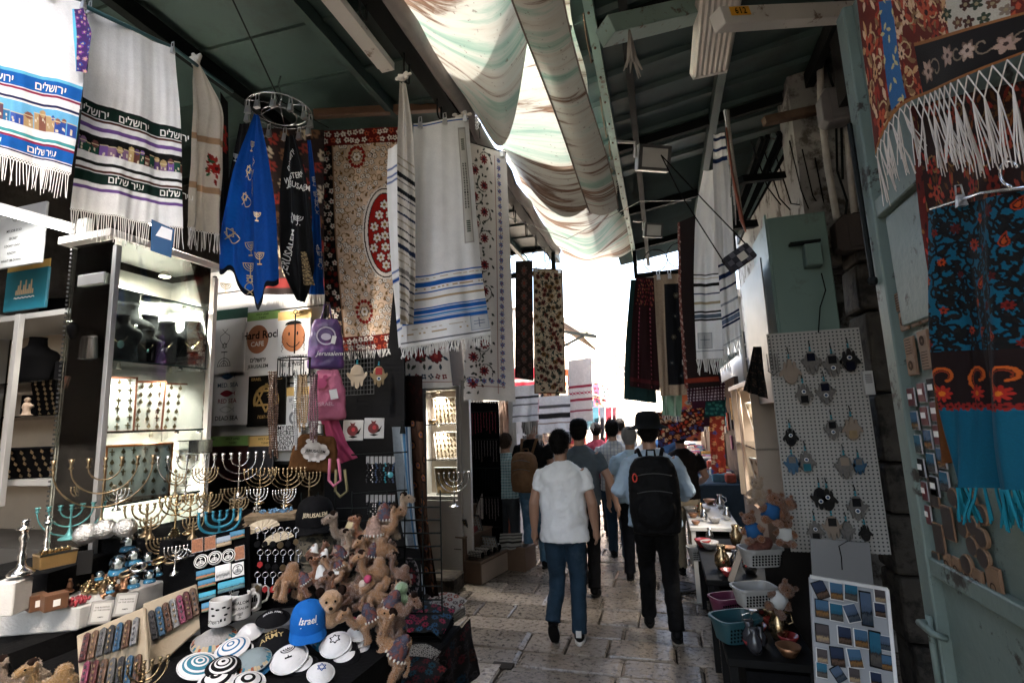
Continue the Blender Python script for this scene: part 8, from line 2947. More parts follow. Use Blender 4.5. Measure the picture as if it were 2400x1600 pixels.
b.tube([(-.035,.02,2.75),(-.035,.02,2.2)],.008,6)
b.ball((-.035,.02,2.2),.016,8,6)
b.build("bolt",dark_steel,door)
b=MB()
b.tube([at(1985,140,1.80)-A(XD,1.86,0),at(2005,300,1.78)-A(XD,1.86,0)],.012,8)
b.build("hinge_rod",black_print,door)
DR=(0,0,RAD(-90))
wood_pl=M("burnt wood plaque",(.17,.10,.055),.6,var=.35,scale=40)
engr=M("engraved brown",(.05,.03,.02),.7)
def on_door(px,py):
 return at(px,py,x=XD-.004)
k=0
for r_,(py,xs)in enumerate(((706,(2112,2138,2164)),(752,(2122,2148,2172)),(812,(2136,2168)),(856,(2142,2176)))):
 for j,px in enumerate(xs):
  p=on_door(px,py-(px-xs[0])*.45)
  flat=[('s',[(-.018,.02-i*.008),(.018,.02-i*.008)],.002)for i in range(6)]if(r_+j)%2==0 else[('r',0,0,.010,.014)]+star_items(0,0,.012,1.0,.002)
  magnet("engraved wooden plaque, %s in the %s row on the green door"%(ORD[j],ORD[r_]),p,DR,.052+.008*(r_>1),.058,wood_pl,M("plaque edge",(.16,.09,.05),.6),"wooden plaques on the green door","wooden_plaque",(engr,flat))
mk=[M("maroon card",(.10,.015,.02),.3),pk_,scenic("photo dome"),M("maroon card"),scenic("photo sea")]
flag=[('p',[(-.014,-.006),(.014,-.006),(.014,.010),(-.014,.010)])]
for r_,py in enumerate((930,985,1040,1095,1150,1205)):
 for j in range(3 if r_<5 else 1):
  px=2140+24*j+r_*7.5
  p=on_door(px,py-24*j*.45)
  kk=(r_*2+j*3)%5
  magnet("%s card magnet, %s in the %s row of the door's magnet block"%(("maroon","black","dome view","dark red","sea view")[kk],ORD[j],ORD[r_]),p,DR,.044,.056,mk[kk],M("clear rim",(.3,.3,.3),.2),"card magnets on the green door","magnet",(white_print,flag)if kk in(0,1,3)else None)
for j,(px,py)in enumerate(((2240,1165),(2262,1188),(2280,1172),(2308,1206),(2263,1236),(2286,1232),(2308,1260),(2286,1280),(2272,1322),(2312,1308))):
 magnet("round olive-wood magnet, %s down the door's round group"%ORD[j],on_door(px,py),DR,.05,.05,M("dark resin",(.035,.025,.02),.3),wood_pl,"round wooden magnets on the green door","magnet",None,True)
for j,(px,py,w_,h_)in enumerate(((2192,1155,.05,.08),(2226,1225,.055,.09),(2205,1262,.055,.085),(2196,1315,.05,.055),(2226,1322,.035,.06),(2248,1335,.035,.065),(2274,1355,.038,.065),(2300,1368,.045,.07),(2338,1378,.06,.10))):
 magnet("carved wooden magnet, %s among those low on the green door"%ORD[j],on_door(px,py),DR,w_,h_,wood_pl if j>3 else M("dark resin"),M("plaque edge"),"carved magnets low on the green door","wooden_plaque",(engr,[('r',0,.0,.008,.012)])if j>3 else None)
def table(label,x0,x1,y0,y1,h_,m_,name="stall_table"):
 t=thing(name,label,"table",((x0+x1)/2,(y0+y1)/2,0))
 b=MB()
 b.box((0,0,h_-.02),(x1-x0,y1-y0,.04))
 b.build("top",m_,t,bevel=.005)
 for sx in(-1,1):
  for sy in(-1,1):
   b=MB()
   b.box((sx*((x1-x0)/2-.03),sy*((y1-y0)/2-.03),(h_-.04)/2),(.04,.04,h_-.04))
   b.build("leg",m_,t)
 b=MB()
 b.box((.04,0,h_*.45),(x1-x0-.1,y1-y0-.06,h_*.85))
 b.build("skirt",M("black drape"),t)
 return t
table("low black table of baskets under the teddies",.22,.66,3.1,3.75,.52,M("black table",(.02,.02,.02),.6))
table("dark goods table beyond the baskets",.20,.68,4.1,5.4,.62,M("black table"))
table("white stepped stall table beside the walkers",.16,.62,5.5,6.9,.70,white_lam)
def basket(label,p,w_,h_,m_,rz=0.0):
 t=thing("basket",label,"basket",p,(0,0,rz),"plastic baskets")
 b=MB()
 n=24
 an=np.linspace(0,2*math.pi,n,endpoint=False)
 sq=lambda k_:np.stack([np.sign(np.cos(an))*np.abs(np.cos(an))**.5*w_/2*k_,np.sign(np.sin(an))*np.abs(np.sin(an))**.5*w_*.36*k_],1)
 v=np.concatenate([np.c_[sq(k_),np.full(n,z_)]for k_,z_ in((.80,0),(.98,h_),(1.06,h_),(1.06,h_+.012),(.95,h_+.012),(.76,.01))])
 b.add(v,[(i*n+j,i*n+(j+1)%n,(i+1)*n+(j+1)%n,(i+1)*n+j)for i in range(5)for j in range(n)]+[tuple(range(n-1,-1,-1)),tuple(5*n+j for j in range(n))])
 b.build("tub",m_,t,smooth='auto')
 b=MB()
 for i in range(4):
  for j in range(10):
   b.lathe([(.006,0),(.006,.003)],6,(-w_*.36+w_*.72*j/9,-w_*.36*(.83+.04*i)-.004,h_*(.2+.18*i)),rot=rotm(RAD(90)))
 o=b.build("holes",black_print,t)
 o["kind"]="stuff"
 return t
wp=M("white plastic",(.28,.275,.26),.45)
basket("white perforated basket holding a patterned purse",at(1785,1322,3.05),.23,.09,wp,.3)
basket("white perforated basket below the first, with dark goods",at(1770,1415,2.95),.23,.09,wp,.35)
basket("turquoise plastic basin on the low table's edge",at(1728,1495,2.9),.26,.11,M("turquoise plastic",(.010,.05,.062),.5),.5)
basket("pink plastic basin behind the turquoise one",at(1706,1435,3.2),.2,.09,M("pink plastic",(.09,.015,.04),.5),.5)
basket("white tub on the goods table",at(1640,1310,4.6),.2,.10,wp,.3)
b=MB()
b.ball((0,0,0),(.09,.05,.045),12,8)
tag(b.build("purse",M("patterned purse",(.12,.05,.04),.7,var=.9,scale=60),loc=at(1780,1282,3.05),rot=(0,-.5,.3),smooth=True),"small embroidered purse resting in the white basket","purse")
def teddy(label,px,py,d,s,col,rot,shirt=None):
 p=at(px,py,d)
 t=thing("teddy",label,"plush toy",p,(RAD(rot[0]),RAD(rot[1]),face_rz(p)+RAD(rot[2])),"teddies on the right stall",s/.2)
 if 'td' not in cam_cache:
  b=MB()
  b.ball((0,0,.06),(.045,.04,.055),12,8)
  b.ball((0,-.005,.14),(.042,.038,.038),12,8)
  b.ball((0,-.04,.13),(.018,.018,.015),8,6)
  for sx in(-1,1):
   b.ball((sx*.035,0,.178),(.015,.009,.015),8,6)
   b.tube([(sx*.035,-.005,.09),(sx*.065,-.025,.06)],[.017,.018],8)
   b.tube([(sx*.025,-.02,.02),(sx*.045,-.07,.018)],[.022,.021],8)
  cam_cache['td']=blob_mesh(b,"teddy_body",.0045,4,.5,(.004,.01))
 me=cam_cache['td'].copy()
 me.materials.clear()
 me.materials.append(col)
 fuzz(mesh_obj("body",me,col,t),4500,.0065)
 for sx in(-1,1):
  b=MB()
  b.ball((sx*.014,-.04,.15),.004,6,5)
  b.build("eye",M("glossy black"),t)
 if shirt:
  b=MB()
  b.lathe([(.050,.03),(.050,.07),(.044,.10),(.03,.112)],14,sy=.92)
  b.build("shirt",shirt,t,smooth=True)
rw=fur_c("orange",(.19,.065,.018))
for a in(("cream teddy at the top of the teddy stack",1780,1180,3.1,.17,cream,(0,0,-30)),("orange teddy in a blue shirt in the middle of the stack",1800,1225,3.0,.2,rw,(0,20,20),M("blue shirt knit",(.02,.08,.2),.8)),("orange teddy tumbling sideways at the top",1815,1200,3.05,.17,rw,(0,70,40)),("orange teddy with dangling legs nearest the baskets",1775,1268,2.95,.18,rw,(0,-15,-10),M("blue shirt knit")),("orange teddy in a white shirt against the pegboard",1838,1275,3.05,.18,rw,(0,8,10),M("white shirt knit",(.5,.5,.48),.8)),("brown teddy slumped over the lower basket",1805,1425,2.9,.2,brown,(10,40,20),M("white shirt knit"))):
 teddy(*a)
b=MB()
b.bar(at(1712,1360,3.2),at(1760,1220,3.2),.05,.03)
tag(b.build("plank",pale_wood),"bare wooden plank leaning beside the teddies","plank")
g=random.Random(17)
wares=[("brass coffee pot",brass),("silver jug",silver),("copper bowl",M("copper figure")),("dark vase",M("dark glaze",(.03,.03,.035),.25)),("red glazed bowl",M("red glaze",(.25,.03,.03),.25)),("painted plate",M("painted glaze",(.3,.28,.26),.3,var=.9,scale=60))]
zones=[("dark goods table",.24,.64,4.15,5.35,.625),("white stepped stall",.20,.58,5.55,6.85,.705),("low black table",.26,.6,3.15,3.7,.525)]
used={}
for zn,x0,x1,y0,y1,z_ in zones:
 for k in range(14 if "low" not in zn else 16):
  wn_,wm=wares[g.randrange(6)]
  used[(zn,wn_)]=used.get((zn,wn_),-1)+1
  s=g.uniform(.7,1.3)
  b=MB()
  prof={"b":[(.03,0),(.05,.03),(.06,.05),(.055,.05),(.02,.015)],"p":[(.03,0),(.045,.04),(.04,.08),(.02,.11),(.028,.14),(.02,.14)]}["b" if "bowl" in wn_ or "plate" in wn_ else "p"]
  b.lathe(prof,14)
  if "pot" in wn_ or "jug" in wn_:
   b.tube([(.04,0,.06),(.07,0,.07),(.065,0,.11),(.028,0,.12)],.004,5)
  tag(b.build(wn_.replace(" ","_"),wm,loc=(g.uniform(x0,x1),y0+(y1-y0)*(k+.5)/14 if "low" not in zn else g.uniform(y0,y1),z_),scale=s,rot=(0,0,g.uniform(0,6)),smooth=True),"%s, %s of its kind on the %s"%(wn_,ORD[used[(zn,wn_)]],zn),wn_.split()[-1],"metal and glazed wares on the right tables")
t=thing("display_case","warm lit showcase of necklaces behind the pegboard","display case",(.72,5.0,0))
for nm,c_,s_,m_ in(("back_panel",(.25,0,1.5),(.02,1.2,1.0),M("cream laminate")),("side_panel",(.1,.6,1.5),(.3,.03,1.0),pale_wood),("side_panel",(.1,-.55,1.5),(.3,.03,1.0),pale_wood),("top",(.1,0,2.02),(.34,1.25,.04),pale_wood),("shelf",(.1,0,1.5),(.3,1.15,.012),M("shelf glass")),("base",(.12,0,.5),(.3,1.2,1.0),walnut),("pane_post",(-.05,.1,1.5),(.03,.03,1.0),pale_wood)):
 b=MB()
 b.box(c_,s_)
 b.build(nm,m_,t,bevel=.003)
spot("warm lamp glowing inside the necklace showcase",A(.78,5.1,1.98),22,.04)
spot("second warm lamp low inside the necklace showcase",A(.78,4.8,1.47),10,.02)
for k,(y_,z_)in enumerate(((4.75,1.52),(5.15,1.52),(4.8,1.01),(5.25,1.01))):
 charm_board("pale necklace board, %s in the warm showcase"%("upper near","upper far","lower near","lower far")[k],A(.86,y_,z_),.30,.36,RAD(-75),12,4,4,(1,),white_card,base=M("cream card"),s=1.4)
cloth_b=M("brown drape",(.06,.03,.02),.9)
cols_far=['7a1826','2d4f5c','b09078','3a1a28','8a8a84','c9b8a0','5a2a18','14302f','a55a3a','d2cbc6','26354a','8a3a50']
names_far=["crimson","slate blue","tan","plum","grey","cream","russet","dark green","terracotta","white","navy","rose"]
g=random.Random(4)
for side,xw in(("left",-2.05),("right",.55)):
 for k in range(11):
  y_=7.9+k*.95
  ci=(k*5+(3 if side=="right" else 0))%12
  zt=g.uniform(2.5,3.0)
  hh=g.uniform(.8,1.4)
  xx=xw+g.uniform(-.12,.12)+(.15 if side=="left" else-.15)*(k%2)
  c=Canvas(.45,hh,45,hx(cols_far[ci]))
  if k%2:
   c.scatter(0,0,.45,hh,.11,lambda x,y,q_:c.flower(x,y,.045,6,hx(q_.choice(cols_far)),hx('2a1a14')),.3,k)
  else:
   for v in(.2,.5,.8):
    c.bandv(v,v+.06,hx(cols_far[(ci+4)%12]))
  cloth("hanging_cloth","%s %s cloth, %s hung down the %s side of the far lane"%(names_far[ci],"flowered" if k%2 else "banded",ORD[k],"shop" if side=="left" else "wall"),"cloth",[A(xx-.22,y_,zt),A(xx-.22,y_+.05,zt-hh)],[A(xx+.22,y_+.12,zt),A(xx+.22,y_+.1,zt-hh)],c,folds=((2,.02,g.random()),(4,.008,.2)),trans=.2,world_pts=True,group="cloths hung along the far lane",fringe=dict(n=16,length=.08,r=.004)if k%3==0 else None)
for k in range(8):
 left=k%2==0
 y_=8.0+(k//2)*2.2
 t=thing("market_stall","far stall heaped with goods under a plain awning, %s on the %s side"%(ORD[k//2],"shop" if left else "wall"),"stall",(-2.1 if left else.62,y_,0),group="stalls down the far lane")
 sg=1 if left else-1
 b=MB()
 b.box((0,.9,.4),(.75,1.9,.8))
 b.build("counter",M("stall cloth %d"%(k%3),((.12,.05,.04),(.05,.07,.09),(.16,.13,.1))[k%3],.9,var=.4),t,bevel=.02)
 b=MB()
 b.prism([(-.5*sg,2.62),(.45*sg,2.35),(.45*sg,2.38),(-.5*sg,2.66)],0,1.9,((0,0,0),(1,0,0),(0,0,1),(0,1,0)))
 b.build("awning",M("stall awning %d"%(k%2),((.42,.36,.3),(.30,.36,.33))[k%2],.8,trans=.3),t)
 b=MB()
 b.box((-.42*sg,.9,1.5),(.06,1.85,1.6))
 b.build("back_board",M("stall back",(.10,.07,.055),.9,var=.8,scale=9),t)
 for j in range(14):
  b=MB()
  b.box((0,0,.06),(g.uniform(.12,.22),g.uniform(.1,.2),.12))
  b.build("goods",M("goods %d"%(j%6),((.35,.08,.05),(.1,.2,.25),(.5,.45,.38),(.4,.22,.06),(.06,.06,.07),(.3,.1,.16))[j%6],.7,var=.6,scale=20),t,loc=(g.uniform(-.25,.28),.1+1.65*j/14,.8),bevel=.015)
 for j in range(8):
  b=MB()
  b.box((0,0,0),(.02,.16,g.uniform(.2,.34)))
  b.build("wall_goods",M("goods %d"%((j+2)%6)),t,loc=(-.37*sg,.15+.22*j,g.uniform(1.3,2.0)))
# ================================================================== PEOPLE
def loft(b,rings,n=20,m=0):
 an=np.linspace(0,2*math.pi,n,endpoint=False)
 v=np.concatenate([np.stack([cx+np.cos(an)*rx,cy+np.sin(an)*ry,np.full(n,z)],1)for cx,cy,z,rx,ry in rings])
 k=len(rings)
 f=[(i*n+j,i*n+(j+1)%n,(i+1)*n+(j+1)%n,(i+1)*n+j)for i in range(k-1)for j in range(n)]
 b.add(v,f+[tuple(range(n-1,-1,-1)),tuple((k-1)*n+j for j in range(n))],m)
def plaid(name,base,c1,c2,sc=14.0):
 if name in MATS:
  return MATS[name]
 m=M(name,base,.85,bump=.3,bscale=150)
 N,L=m.node_tree.nodes,m.node_tree.links
 B=N["Principled BSDF"]
 src=B.inputs["Base Color"].links[0].from_socket
 tc=N.new("ShaderNodeTexCoord")
 for ax,cc in(('X',c1),('Z',c2),('Y',c1)):
  w=N.new("ShaderNodeTexWave")
  w.bands_direction=ax
  w.inputs["Scale"].default_value=sc*.32
  L.new(tc.outputs["Object"],w.inputs["Vector"])
  mr=N.new("ShaderNodeMapRange")
  mr.inputs[1].default_value,mr.inputs[2].default_value,mr.inputs[4].default_value=.72,.85,.55 if ax!='Y' else.0
  L.new(w.outputs["Fac"],mr.inputs[0])
  mx=N.new("ShaderNodeMix")
  mx.data_type='RGBA'
  mx.inputs[7].default_value=(*cc,1)
  L.new(mr.outputs[0],mx.inputs[0])
  L.new(src,mx.inputs[6])
  src=mx.outputs[2]
 L.new(src,B.inputs["Base Color"])
 return m
skin=M("skin",(.36,.20,.13),.5,var=.12,scale=6,bump=.1)
skin2=M("skin darker",(.26,.14,.09),.5,var=.12,scale=6,bump=.1)
hairm=M("dark hair",(.018,.014,.012),.55,var=.4,scale=60,bump=.8,bscale=160,spec=.4)
greyhair=M("grey hair",(.22,.21,.20),.7,var=.3,scale=60,bump=.6,bscale=160)
sole_w=M("white sole",(.55,.54,.52),.6)
def hand(b,w,d,side,curl=.5):
 w,d=np.array(w),unit(np.array(d))
 f=unit(A(0,1,0)-d*d[1])
 s_=np.cross(d,f)*side
 b.tube([w-d*.02,w+d*.03,w+d*.075,w+d*.095],[.024,.030,.033,.026],10)
 for k,L in enumerate((.066,.078,.072,.055)):
  o_=w+d*.085+f*(.026-.0175*k)
  b.tube([o_,o_+d*L*.45,o_+d*L*.75-s_*L*curl*.35,o_+d*L*.9-s_*L*curl*.75],[.0105,.0095,.009,.0075],8)
 o_=w+d*.03+f*.028
 b.tube([o_,o_+d*.03+f*.020,o_+d*.058+f*.022-s_*.012],[.014,.0115,.009],8)
def person(label,x,y_,rz,h,shirt,pants,arms,legs,hair=hairm,skn=skin,vox=.009,sleeve=.5,hat=None,shoe=None,long_shirt=.88,build=1.0,turn=0.0,shoe_stripe=False):
 k=h/1.75
 t=thing("person",label,"person",(x,y_,0),(0,0,RAD(rz)),"people walking down the lane",k)
 b=MB()
 hc=A(.0,.015,1.64)
 ct,sn=math.cos(turn),math.sin(turn)
 hr_=lambda p:(hc[0]+p[0]*ct-p[1]*sn,hc[1]+p[0]*sn+p[1]*ct,hc[2]+p[2])
 b.ball(hr_((0,0,0)),(.080,.096,.108),20,14,rotm(0,0,turn))
 b.ball(hr_((0,.045,-.06)),(.052,.045,.05),14,10,rotm(0,0,turn))
 b.ball(hr_((0,.098,-.02)),(.013,.02,.024),8,6,rotm(0,0,turn))
 b.ball(hr_((0,.085,-.062)),(.026,.012,.010),8,6,rotm(0,0,turn))
 for sx in(-1,1):
  b.ball(hr_((sx*.083,-.002,-.012)),(.011,.020,.032),8,8,rotm(0,0,turn))
 b.tube([(0,-.01,1.40),(0,-.005,1.50),(0,.005,1.58)],[.068,.056,.056],14)
 loft(b,[(0,0,.86,.13,.09),(0,0,1.0,.14,.09),(0,0,1.2,.15,.095),(0,0,1.38,.16,.085),(0,0,1.45,.08,.06)])
 for sx,(el,wr)in zip((-1,1),arms):
  b.tube([(sx*.16,0,1.40),(sx*.195,0,1.36),el,tuple((np.array(el)+np.array(wr))/2),wr],[.046,.048,.046,.044,.030],12)
  hand(b,wr,np.array(wr)-np.array(el),sx)
 for sx,(kn,an_,pt)in zip((-1,1),legs):
  b.tube([(sx*.085,0,.90),kn,an_],[.06,.036,.034],12)
 mesh_obj("body",blob_mesh(b,"person_body",vox,3,.4),skn,t)
 for sx in(-1,1):
  b=MB()
  b.ball(hr_((sx*.030,.083,.012)),(.011,.006,.008),8,6)
  b.build("eye",M("eye white",(.5,.48,.45),.2),t)
 b=MB()
 w_=build
 loft(b,[(0,-.006,long_shirt,.198*w_,.150*w_),(0,-.006,long_shirt+.06,.196*w_,.148*w_),(0,-.004,1.04,.186*w_,.136*w_),(0,-.008,1.22,.186*w_,.124*w_),(0,-.012,1.34,.20*w_,.118*w_),(0,-.01,1.41,.185*w_,.098),(0,-.006,1.455,.115,.078),(0,-.004,1.485,.072,.066)],28)
 for sx,(el,wr)in zip((-1,1),arms):
  s0,e_,w2=A(sx*.165,-.005,1.395),np.array(el),np.array(wr)
  if sleeve<=.6:
   b.tube([s0,A(sx*.20,0,1.35),s0+(e_-s0)*.55,s0+(e_-s0)*(.35+sleeve)],[.060,.067,.066,.068],14)
  else:
   b.tube([s0,A(sx*.20,0,1.35),e_,e_+(w2-e_)*(sleeve-.2)],[.060,.066,.060,.057],14)
 mesh_obj("shirt",blob_mesh(b,"shirt",max(vox,.011),8,.5,(.045,.11)),shirt,t)
 b=MB()
 loft(b,[(0,-.005,.80,.155,.12),(0,-.012,.88,.168*w_,.13),(0,0,.98,.165*w_,.115),(0,0,1.03,.155*w_,.105)],24)
 for sx,(kn,an_,pt)in zip((-1,1),legs):
  kn,an_=np.array(kn),np.array(an_)
  b.tube([(sx*.082,-.008,.90),(sx*.088,0,.78),kn+A(0,0,.03),kn-A(0,0,.06)+(an_-kn)*.1,an_+(kn-an_)*.25,an_+A(0,0,-.01)],[.098,.096,.074,.070,.064,.066],16)
 mesh_obj("trousers",blob_mesh(b,"trousers",max(vox,.011),4,.5,(.020,.06)),pants,t)
 for sx,(kn,an_,pt)in zip((-1,1),legs):
  b=MB()
  b.ball((0,-.01,.035),(.040,.06,.042),12,8)
  b.ball((0,.09,.018),(.046,.09,.028),12,8)
  b.tube([(0,-.02,.03),(0,-.025,.09)],[.045,.043],12)
  o_=mesh_obj("shoe",blob_mesh(b,"shoe",.008,3),shoe or M("black shoe",(.014,.014,.015),.5),t,tuple(A(*an_)+A(0,.0,-.07)),(RAD(pt),0,0))
  b=MB()
  loft(b,[(0,.055,-.016,.044,.14),(0,.055,.010,.047,.145)],24)
  b.build("sole",sole_w if shoe_stripe and pt==0 else M("dark sole",(.02,.02,.02),.7),o_,bevel=.004)
  if shoe_stripe:
   for j in range(3):
    b=MB()
    for s2 in(-1,1):
     b.tube([(s2*.041,.03+j*.028,.012),(s2*.036,.018+j*.026,.044)],.0055,5)
    b.build("stripe",sole_w,o_)
   b=MB()
   b.box((0,-.068,.075),(.045,.012,.05),rotm(RAD(-8)))
   b.build("heel_tab",sole_w,o_)
 if hair is not None:
  b=MB()
  b.ball(hr_((0,-.020,.022)),(.089,.096,.106),20,14,rotm(0,0,turn))
  b.ball(hr_((0,-.05,-.035)),(.070,.054,.06),14,10,rotm(0,0,turn))
  ho=mesh_obj("hair",blob_mesh(b,"hair",max(vox*.8,.008),2,.5,(.014,.02)),hair,t)
  if vox<.012:
   fuzz(ho,5000,.018,.0012,.45)
 if hat:
  kind,hm=hat
  b=MB()
  if kind=='cap':
   b.lathe([(.092,-.01),(.094,.03),(.085,.065),(.055,.09),(.01,.098)],20,hr_((0,-.005,.045)),sy=1.12)
  else:
   br=.175
   b.lathe([(br,-.034),(br*.98,-.026),(.108,.004),(.106,.05),(.096,.09),(.075,.112),(.03,.118)],28,hr_((0,-.005,.055)),sy=1.12)
  o_=b.build("hat",hm,t,smooth=True)
  if kind=='cap':
   b=MB()
   loft(b,[(hr_((0,.12,0))[0],hr_((0,.12,0))[1],hc[2]+.035,.07,.07),(hr_((0,.12,0))[0],hr_((0,.12,0))[1],hc[2]+.043,.07,.07)],16)
   b.build("peak",hm,o_)
 return t
def backpack(t,mat,w=.31,h=.46,dp=.17,zc=1.16,pockets=True,tagc=None,strap=None):
 p=thing("rucksack",t["label"],"rucksack",t.location,t.rotation_euler,None,t.scale[0])
 b=MB()
 n=24
 an=np.linspace(0,2*math.pi,n,endpoint=False)
 c_,s_=np.cos(an),np.sin(an)
 rings=[]
 for z,kx,ky in((-.5,.72,.6),(-.46,.92,.92),(-.2,1,1),(.15,.98,.95),(.36,.88,.8),(.47,.66,.55),(.5,.4,.3)):
  rings.append(np.stack([np.sign(c_)*np.abs(c_)**.55*w/2*kx,np.sign(s_)*np.abs(s_)**.6*dp/2*ky-.125-dp/2,np.full(n,zc+z*h)],1))
 b.add(np.concatenate(rings),[(i*n+j,i*n+(j+1)%n,(i+1)*n+(j+1)%n,(i+1)*n+j)for i in range(6)for j in range(n)]+[tuple(range(n-1,-1,-1)),tuple(6*n+j for j in range(n))])
 if pockets:
  b.ball((0,-.125-dp,zc-h*.18),(w*.38,.045,h*.22),16,10)
 mesh_obj("sack",blob_mesh(b,"rucksack",.011,3,.5,(.020,.05)),mat,p)
 for sx in(-1,1):
  b=MB()
  b.tube([(sx*.07,-.15,zc+h*.42),(sx*.10,-.06,1.49),(sx*.11,.06,1.47),(sx*.12,.13,1.36),(sx*.15,.12,1.15),(sx*.17,-.04,zc-h*.3),(sx*.14,-.14,zc-h*.4)],.017,8)
  b.build("strap",strap or mat,p,smooth=True)
 b=MB()
 b.tube([(-.035,-.15,zc+h*.47),(-.03,-.16,zc+h*.57),(.03,-.16,zc+h*.57),(.035,-.15,zc+h*.47)],.009,8)
 b.build("grab_loop",mat,p,smooth=True)
 for zz in(.24,.02):
  b=MB()
  b.tube([(sx*w*.42,-.135-dp*(.55 if abs(sx)>.9 else.95),zc+h*zz+.03*(1-sx*sx))for sx in np.linspace(-1,1,9)],.0035,5)
  b.build("zip",M("grey zip",(.10,.10,.10),.4,.4),p)
 if tagc:
  b=MB()
  b.tube([(-w*.36+.016*math.cos(a),-.135-dp,zc+h*.24+.03*math.sin(a))for a in np.linspace(0,6.283,14,endpoint=False)],.006,6,closed=True)
  b.build("luggage_tag",tagc,p,smooth=True)
 return p
wear=lambda n,c_=(.1,.1,.1),r=.85:M("wear "+n,c_,r,var=.18,scale=7,bump=.3,bscale=140,spec=.2)
jeans=M("blue denim",(.018,.038,.062),.85,var=.5,scale=5,bump=.4,bscale=180,spec=.15,dirt=(.06,.09,.115),dscale=4,dlo=.55,dhi=.8)
ljeans=M("faded denim",(.06,.13,.20),.85,var=.5,scale=5,bump=.4,bscale=180,spec=.15,dirt=(.20,.27,.33),dscale=5,dlo=.52,dhi=.75)
blk=wear("black",(.010,.010,.011))
walkA=((-.09,.05,.50),(-.12,-.12,.20),-52),((.09,.05,.50),(.085,.0,.08),0)
walkB=((-.09,.16,.50),(-.10,.24,.08),0),((.09,.02,.50),(.10,-.10,.09),-8)
stand=((-.09,.02,.50),(-.10,.0,.08),0),((.09,.03,.50),(.11,.03,.08),0)
hang=((-.255,-.02,1.13),(-.275,.05,.90)),((.255,-.02,1.13),(.265,.07,.90))
fwd=((-.27,.0,1.14),(-.20,.20,1.06)),((.27,-.02,1.14),(.22,.20,1.04))
p=at(1336,1502,z=0)
person("man in a white T-shirt and blue jeans walking away",p[0],p[1],3,1.69,wear("white",(.82,.82,.81)),jeans,hang,walkA,vox=.0065,sleeve=.25,turn=-.25,shoe_stripe=True,long_shirt=.82,build=1.10)
p=at(1556,1490,z=0)
t2=person("tall man in a black brimmed hat and pale blue shirt",p[0],p[1],4,1.77,wear("pale blue",(.36,.46,.56)),blk,(((-.29,-.02,1.14),(-.17,.20,1.10)),((.29,-.02,1.13),(.20,.20,1.05))),walkB,vox=.007,sleeve=.75,hat=('brim',wear("hat black",(.012,.014,.016))),long_shirt=.86,build=1.14)
bp=backpack(t2,M("black nylon",(.012,.012,.013),.7,spec=.1,bump=.4),.40,.60,.24,1.15,True,M("red loop",(.6,.04,.02),.4))
bp["label"]="large black rucksack with a red luggage loop worn by the hatted man"
p=at(1258,1328,z=0)
t3=person("man in a black T-shirt and faded jeans looking aside",p[0],p[1],-12,1.82,blk,ljeans,(((-.26,0,1.13),(-.24,.16,.98)),((.27,.02,1.14),(.20,.22,1.12))),stand,skn=skin2,sleeve=.2,turn=-.7,vox=.009)
bp=backpack(t3,M("brown canvas",(.15,.085,.045),.85,var=.4,bump=.6),.33,.46,.19,1.12,True,None)
bp["label"]="brown canvas rucksack worn by the man in black"
t4=person("person in a teal plaid shirt beside the man in black",-2.02,6.55,-10,1.62,plaid("teal plaid",(.20,.32,.34),(.04,.08,.10),(.5,.55,.55),26),wear("dark trousers",(.03,.035,.04)),(((-.26,-.05,1.12),(-.25,.0,.88)),((.26,0,1.12),(.25,.08,.9))),stand,hair=M("curly hair",(.05,.035,.025),.8,bump=1,bscale=90),vox=.010,sleeve=.3)
b=MB()
b.box((0,0,-.13),(.28,.07,.30),taper=1.0)
tag(b.build("paper_bag",M("printed carrier",(.42,.36,.32),.5,var=.4,scale=14),loc=(-2.23,6.50,.82),rot=(0,.35,.6),bevel=.006),"printed carrier bag in the plaid-shirted person's hand","bag")
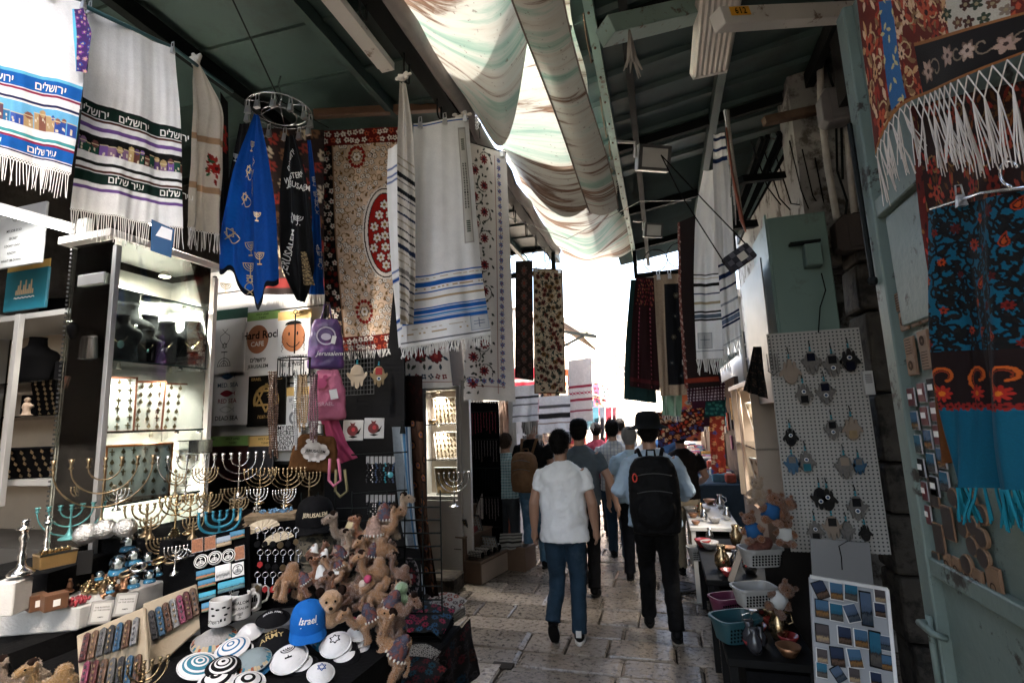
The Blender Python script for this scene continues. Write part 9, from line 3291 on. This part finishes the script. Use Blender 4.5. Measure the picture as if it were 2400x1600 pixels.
person("man in a slate grey polo shirt and dark cap with one arm hanging",-.90,5.62,-4,1.76,wear("slate",(.075,.095,.11)),wear("charcoal",(.016,.016,.018)),(((-.25,0,1.13),(-.25,.08,.9)),((.30,-.02,1.15),(.36,-.04,.92))),walkB,vox=.008,sleeve=.3,hat=('cap',wear("cap black",(.012,.012,.014))),build=1.05)
person("man in a white checked shirt seen from behind",-.66,6.85,0,1.74,plaid("pale check",(.52,.52,.50),(.20,.24,.30),(.30,.32,.34),22),jeans,hang,walkB,vox=.011,sleeve=.3)
person("grey-haired man in a light blue shirt beside the hatted man",-.40,6.15,2,1.66,wear("light blue",(.34,.46,.55)),wear("dark navy",(.014,.016,.022)),(((-.28,-.02,1.13),(-.29,.0,.9)),((.26,0,1.13),(.24,.1,.92))),stand,hair=greyhair,vox=.010,sleeve=.35,build=1.08)
t8=person("woman in a navy cap and grey top ahead of the walkers",-1.42,7.7,20,1.58,wear("mid grey",(.16,.17,.18)),wear("dark trousers"),fwd,stand,vox=.012,sleeve=.3,hat=('cap',wear("navy cap",(.012,.025,.05))))
bp=backpack(t8,blk,.26,.36,.13,1.18,False)
bp["label"]="small dark rucksack worn by the woman in the navy cap"
person("man in a pale straw hat and khaki trousers by the stalls",.16,6.45,8,1.64,wear("dark brown",(.02,.016,.014)),wear("khaki",(.32,.26,.18)),fwd,stand,skn=skin2,vox=.012,sleeve=.3,hat=('brim',wear("straw",(.60,.52,.40))))
far=[("walker in a white sun hat far down the lane",-.30,8.1,wear("far white",(.6,.6,.58)),('brim',wear("white hat",(.66,.65,.62)))),("far walker in a burgundy top near the hanging shawls",-1.05,8.3,wear("burgundy",(.16,.02,.04)),None),("far walker in a grey shirt in the middle of the lane",-.72,8.9,wear("mid grey"),None),("far walker in a blue top beside the wall-side stalls",-.02,9.3,wear("far blue",(.05,.12,.25)),None),("far walker in black farthest along the lane",-.95,10.2,blk,None),("far walker in a tan jacket behind the white sun hat",-.40,10.0,wear("tan jacket",(.35,.26,.17)),None)]
for k,(lb,x,y_,m_,ht)in enumerate(far):
 person(lb,x,y_,(-8,5,0,10,-5,3)[k],(1.62,1.7,1.75,1.66,1.72,1.6)[k],m_,(jeans,wear("charcoal"),wear("khaki"))[k%3],hang,walkB,vox=.02,sleeve=.3,hat=ht)
bpy.data.scenes.remove(BENCH)
